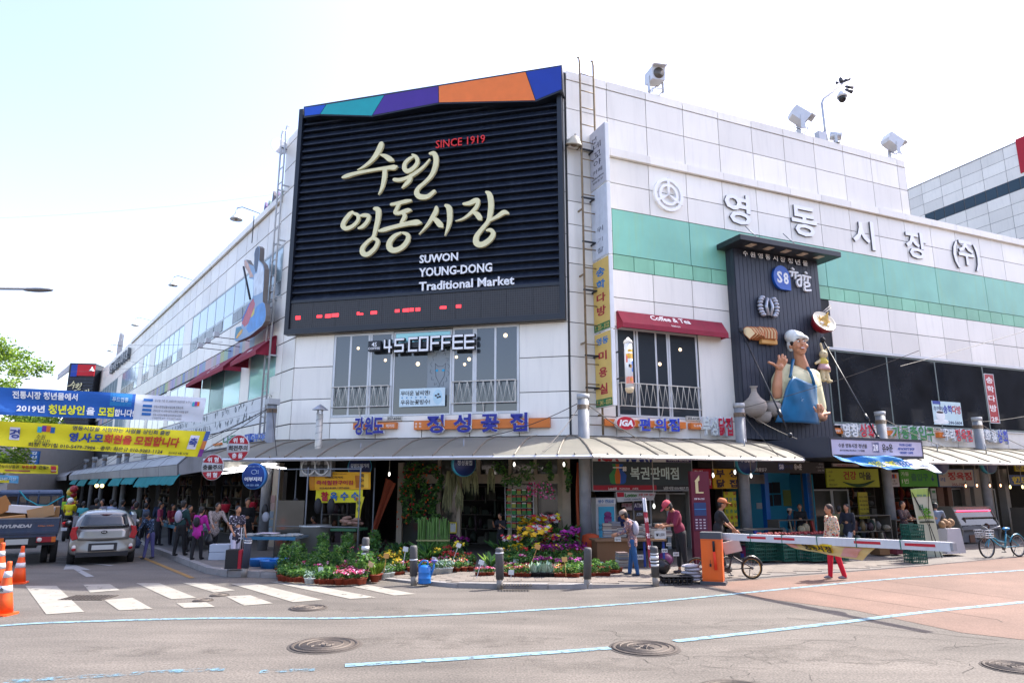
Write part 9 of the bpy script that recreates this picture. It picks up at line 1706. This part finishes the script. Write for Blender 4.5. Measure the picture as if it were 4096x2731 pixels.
for i,(x,y,c)in enumerate(((1283,2276,'#c3c6c4'),(1622,2195,'#b9c0c4'),(1545,2222,'#b98a4a'),(1597,2240,'#b98a4a'),(1483,2256,'#b9a07a'),(1736,2235,'#c3c6cc'),(2150,2186,'#b98a4a'),(2280,2218,'#b98a4a'),(2258,2236,'#c39a5a'),(2063,2242,'#c3c6c4'),(2045,2288,'#c3c9cc'),(1835,2180,'#c3c6c4'),(1925,2248,'#c3c9cc'))):
 p=AT(x,y,(15.9,17.6)[i%2 if i>2 else 0]-.3);q=MB();q.mats=[cm(c,.7)];q.box(-.06,.06,0,.004,-.05,.05);q.box(-.006,.006,.004,.008,-.35,-.04);o=q.done('price_tag',loc=p,rz=R(rn.uniform(-20,20)));o.rotation_euler.y=R(rn.uniform(-25,25));tag(o,('pale','kraft')[c[1:3]=='b9' and c!='#b9c0c4']+' plant tag stuck among the flowers, '+'first second third fourth fifth sixth seventh eighth ninth tenth eleventh twelfth thirteenth'.split()[i]+' counted loosely from the left bed','tag','plant tags')
def hang(name,label,F,zf,spots,out,cols,leaf,n,fl=None,droop=1.0):
 for i,(x,y0,y1,w)in enumerate(spots):
  u_,z1=F.uz(*zf(x,y0),out);_,z0=F.uz(*zf(x,y1),out);t=thing(name,label[i],'hanging plant',loc=F.P(u_,z0,out),rz=F.a,group=name.replace('_',' ')+'s at the flower shop');H_=z1-z0;q=MB();q.mats=list(cols)
  if leaf:
   for k in range(max(2,int(H_/.16))):leaves(q,(rn.uniform(-w,w)*.35+w*.5*math.sin(k*.8+i*2),0,H_-k*.16-.08),(w*rn.uniform(.3,.9),.14,.13),n,rn,leaf)
  else:
   for k in range(n):x_=rn.uniform(-w,w);l=H_*rn.uniform(.5,1);q.cur=rn.randrange(len(cols));q.tube([(x_*.4,rn.uniform(-.05,.05),H_),(x_*.9,rn.uniform(-.08,.08),H_-l*.5),(x_,rn.uniform(-.05,.05),H_-l)],[.012,.022,.006],4,caps=False)
  q.done('foliage',t,fix=False)
  if fl:q=MB();q.mats=[cm(c,.6)for c in fl];[(setattr(q,'cur',rn.randrange(len(fl))),q.ball((rn.uniform(-w,w),rn.uniform(-.2,-.05),rn.uniform(0,H_)),.028,5,4))for _ in range(int(6*H_/.5)if w<.38 else 60)];q.done('blossoms',t)
hang('hanging_ivy',['ivy garland at the left pier of the flower shop','ivy garland with red flowers, second from the left pier','thick ivy garland, third from the left pier','ivy garland with orange fruit beside the hanging moss'],FC,Z2,((1130,10,470,.22),(1190,40,400,.20),(1255,0,450,.34),(1345,20,440,.26)),.6,GRN,.07,60,['#a8242c','#c8601c'])
hang('ivy_crown',['bushy ivy left of the third tube bulb above the transom','large bushy ivy above the seed rack','bushy ivy right of the seed rack','thin ivy at the right pier of the flower shop'],FC,Z2,((1825,0,180,.32),(2000,0,190,.36),(2185,0,150,.26),(2290,0,230,.12)),.9,GRN,.06,60)
hang('hanging_petunia',['basket of pink petunias hanging right of the seed rack'],FC,Z2,((2105,140,260,.40),),1.0,GRN,.05,50,['#a8245a','#c86a9a'])
hang('hanging_moss',['first grey moss tassel from the left','second grey moss tassel','third long grey moss tassel','fourth grey moss tassel','fifth grey moss tassel at the door','lone grey moss tassel over the doorway','low moss tassel left of the notice'],FC,Z2,((1440,60,380,.12),(1490,40,250,.12),(1515,180,370,.12),(1570,40,230,.14),(1625,60,240,.12),(1745,40,230,.12),(1420,200,350,.1)),.9,[cm('#8a8a64',.9),cm('#6a6a4a',.9)],0,26)
t=board('shop_notice','small yellow framed notice on the flower shop window',FC,*bx(FC,Z2,1443,430,1496,508,.15),.15,.01,'#b9bcb8',[('공지',.5,.85,.12,.5,'#3a3a3a',.01)],frame='#c9b81c')
o=part(thing('corn_stall','grey steel framed corn stall with a white drum counter and glass panel','stall',loc=G(1280,2238,.1),rz=FC.a),'frame','#6a6e72',lambda q:[q.cyl((x,y,0),(x,y,2.5),.022,n=6)for x in(-1.25,-.35,1.25)for y in(-.3,.6)]+[q.cyl((-1.25,-.3,z),(1.25,-.3,z),.018,n=6)for z in(.9,2.45)]);st=o.parent
part(st,'drum',cm('#a9aca9',.35,metal=.5),lambda q:q.lathe([(.42,0),(.42,.82),(.45,.83),(.45,.88),(.4,.88)],24,(-.2,0,.05)));part(st,'counter','#2a5a3a',lambda q:q.box(.45,1.2,-.35,.4,.80,.86));part(st,'corn_heap',cm('#8a6a5a',.8),lambda q:[q.ball((.8+rn.uniform(-.28,.28),rn.uniform(-.25,.25),.95+rn.uniform(0,.2)),(.10,.06,.05),7,5)for _ in range(30)])['kind']='stuff';part(st,'net_panel',M_SG,lambda q:q.box(-1.25,-.4,-.31,-.305,.1,1.6));part(st,'hanging_bags','#1a1a1e',lambda q:[q.ball((x,-.1,1.45),(.12,.1,.22),8,6)for x in(-.8,-.1,.3)])
for i,(x0,y0,x1,y1,c)in enumerate(((150,235,182,290,'#9a7a74'),(148,295,180,340,'#a08a84'),(142,350,170,400,'#7a8a98'),(138,410,166,460,'#7a8f9a'),(135,468,162,515,'#8a9aa8'))):a,c_,z0,z1=bx(FC,Z2,x0,y0,x1,y1,.08);q=MB();q.mats=[cm(c,.7)];q.box(a,c_,-.085,-.07,z0,z1);tag(q.done('pasted_notice',loc=FC.o,rz=FC.a),['topmost','second','third','fourth','lowest'][i]+' notice pasted on the corner pier','notice','notices on the corner pier')
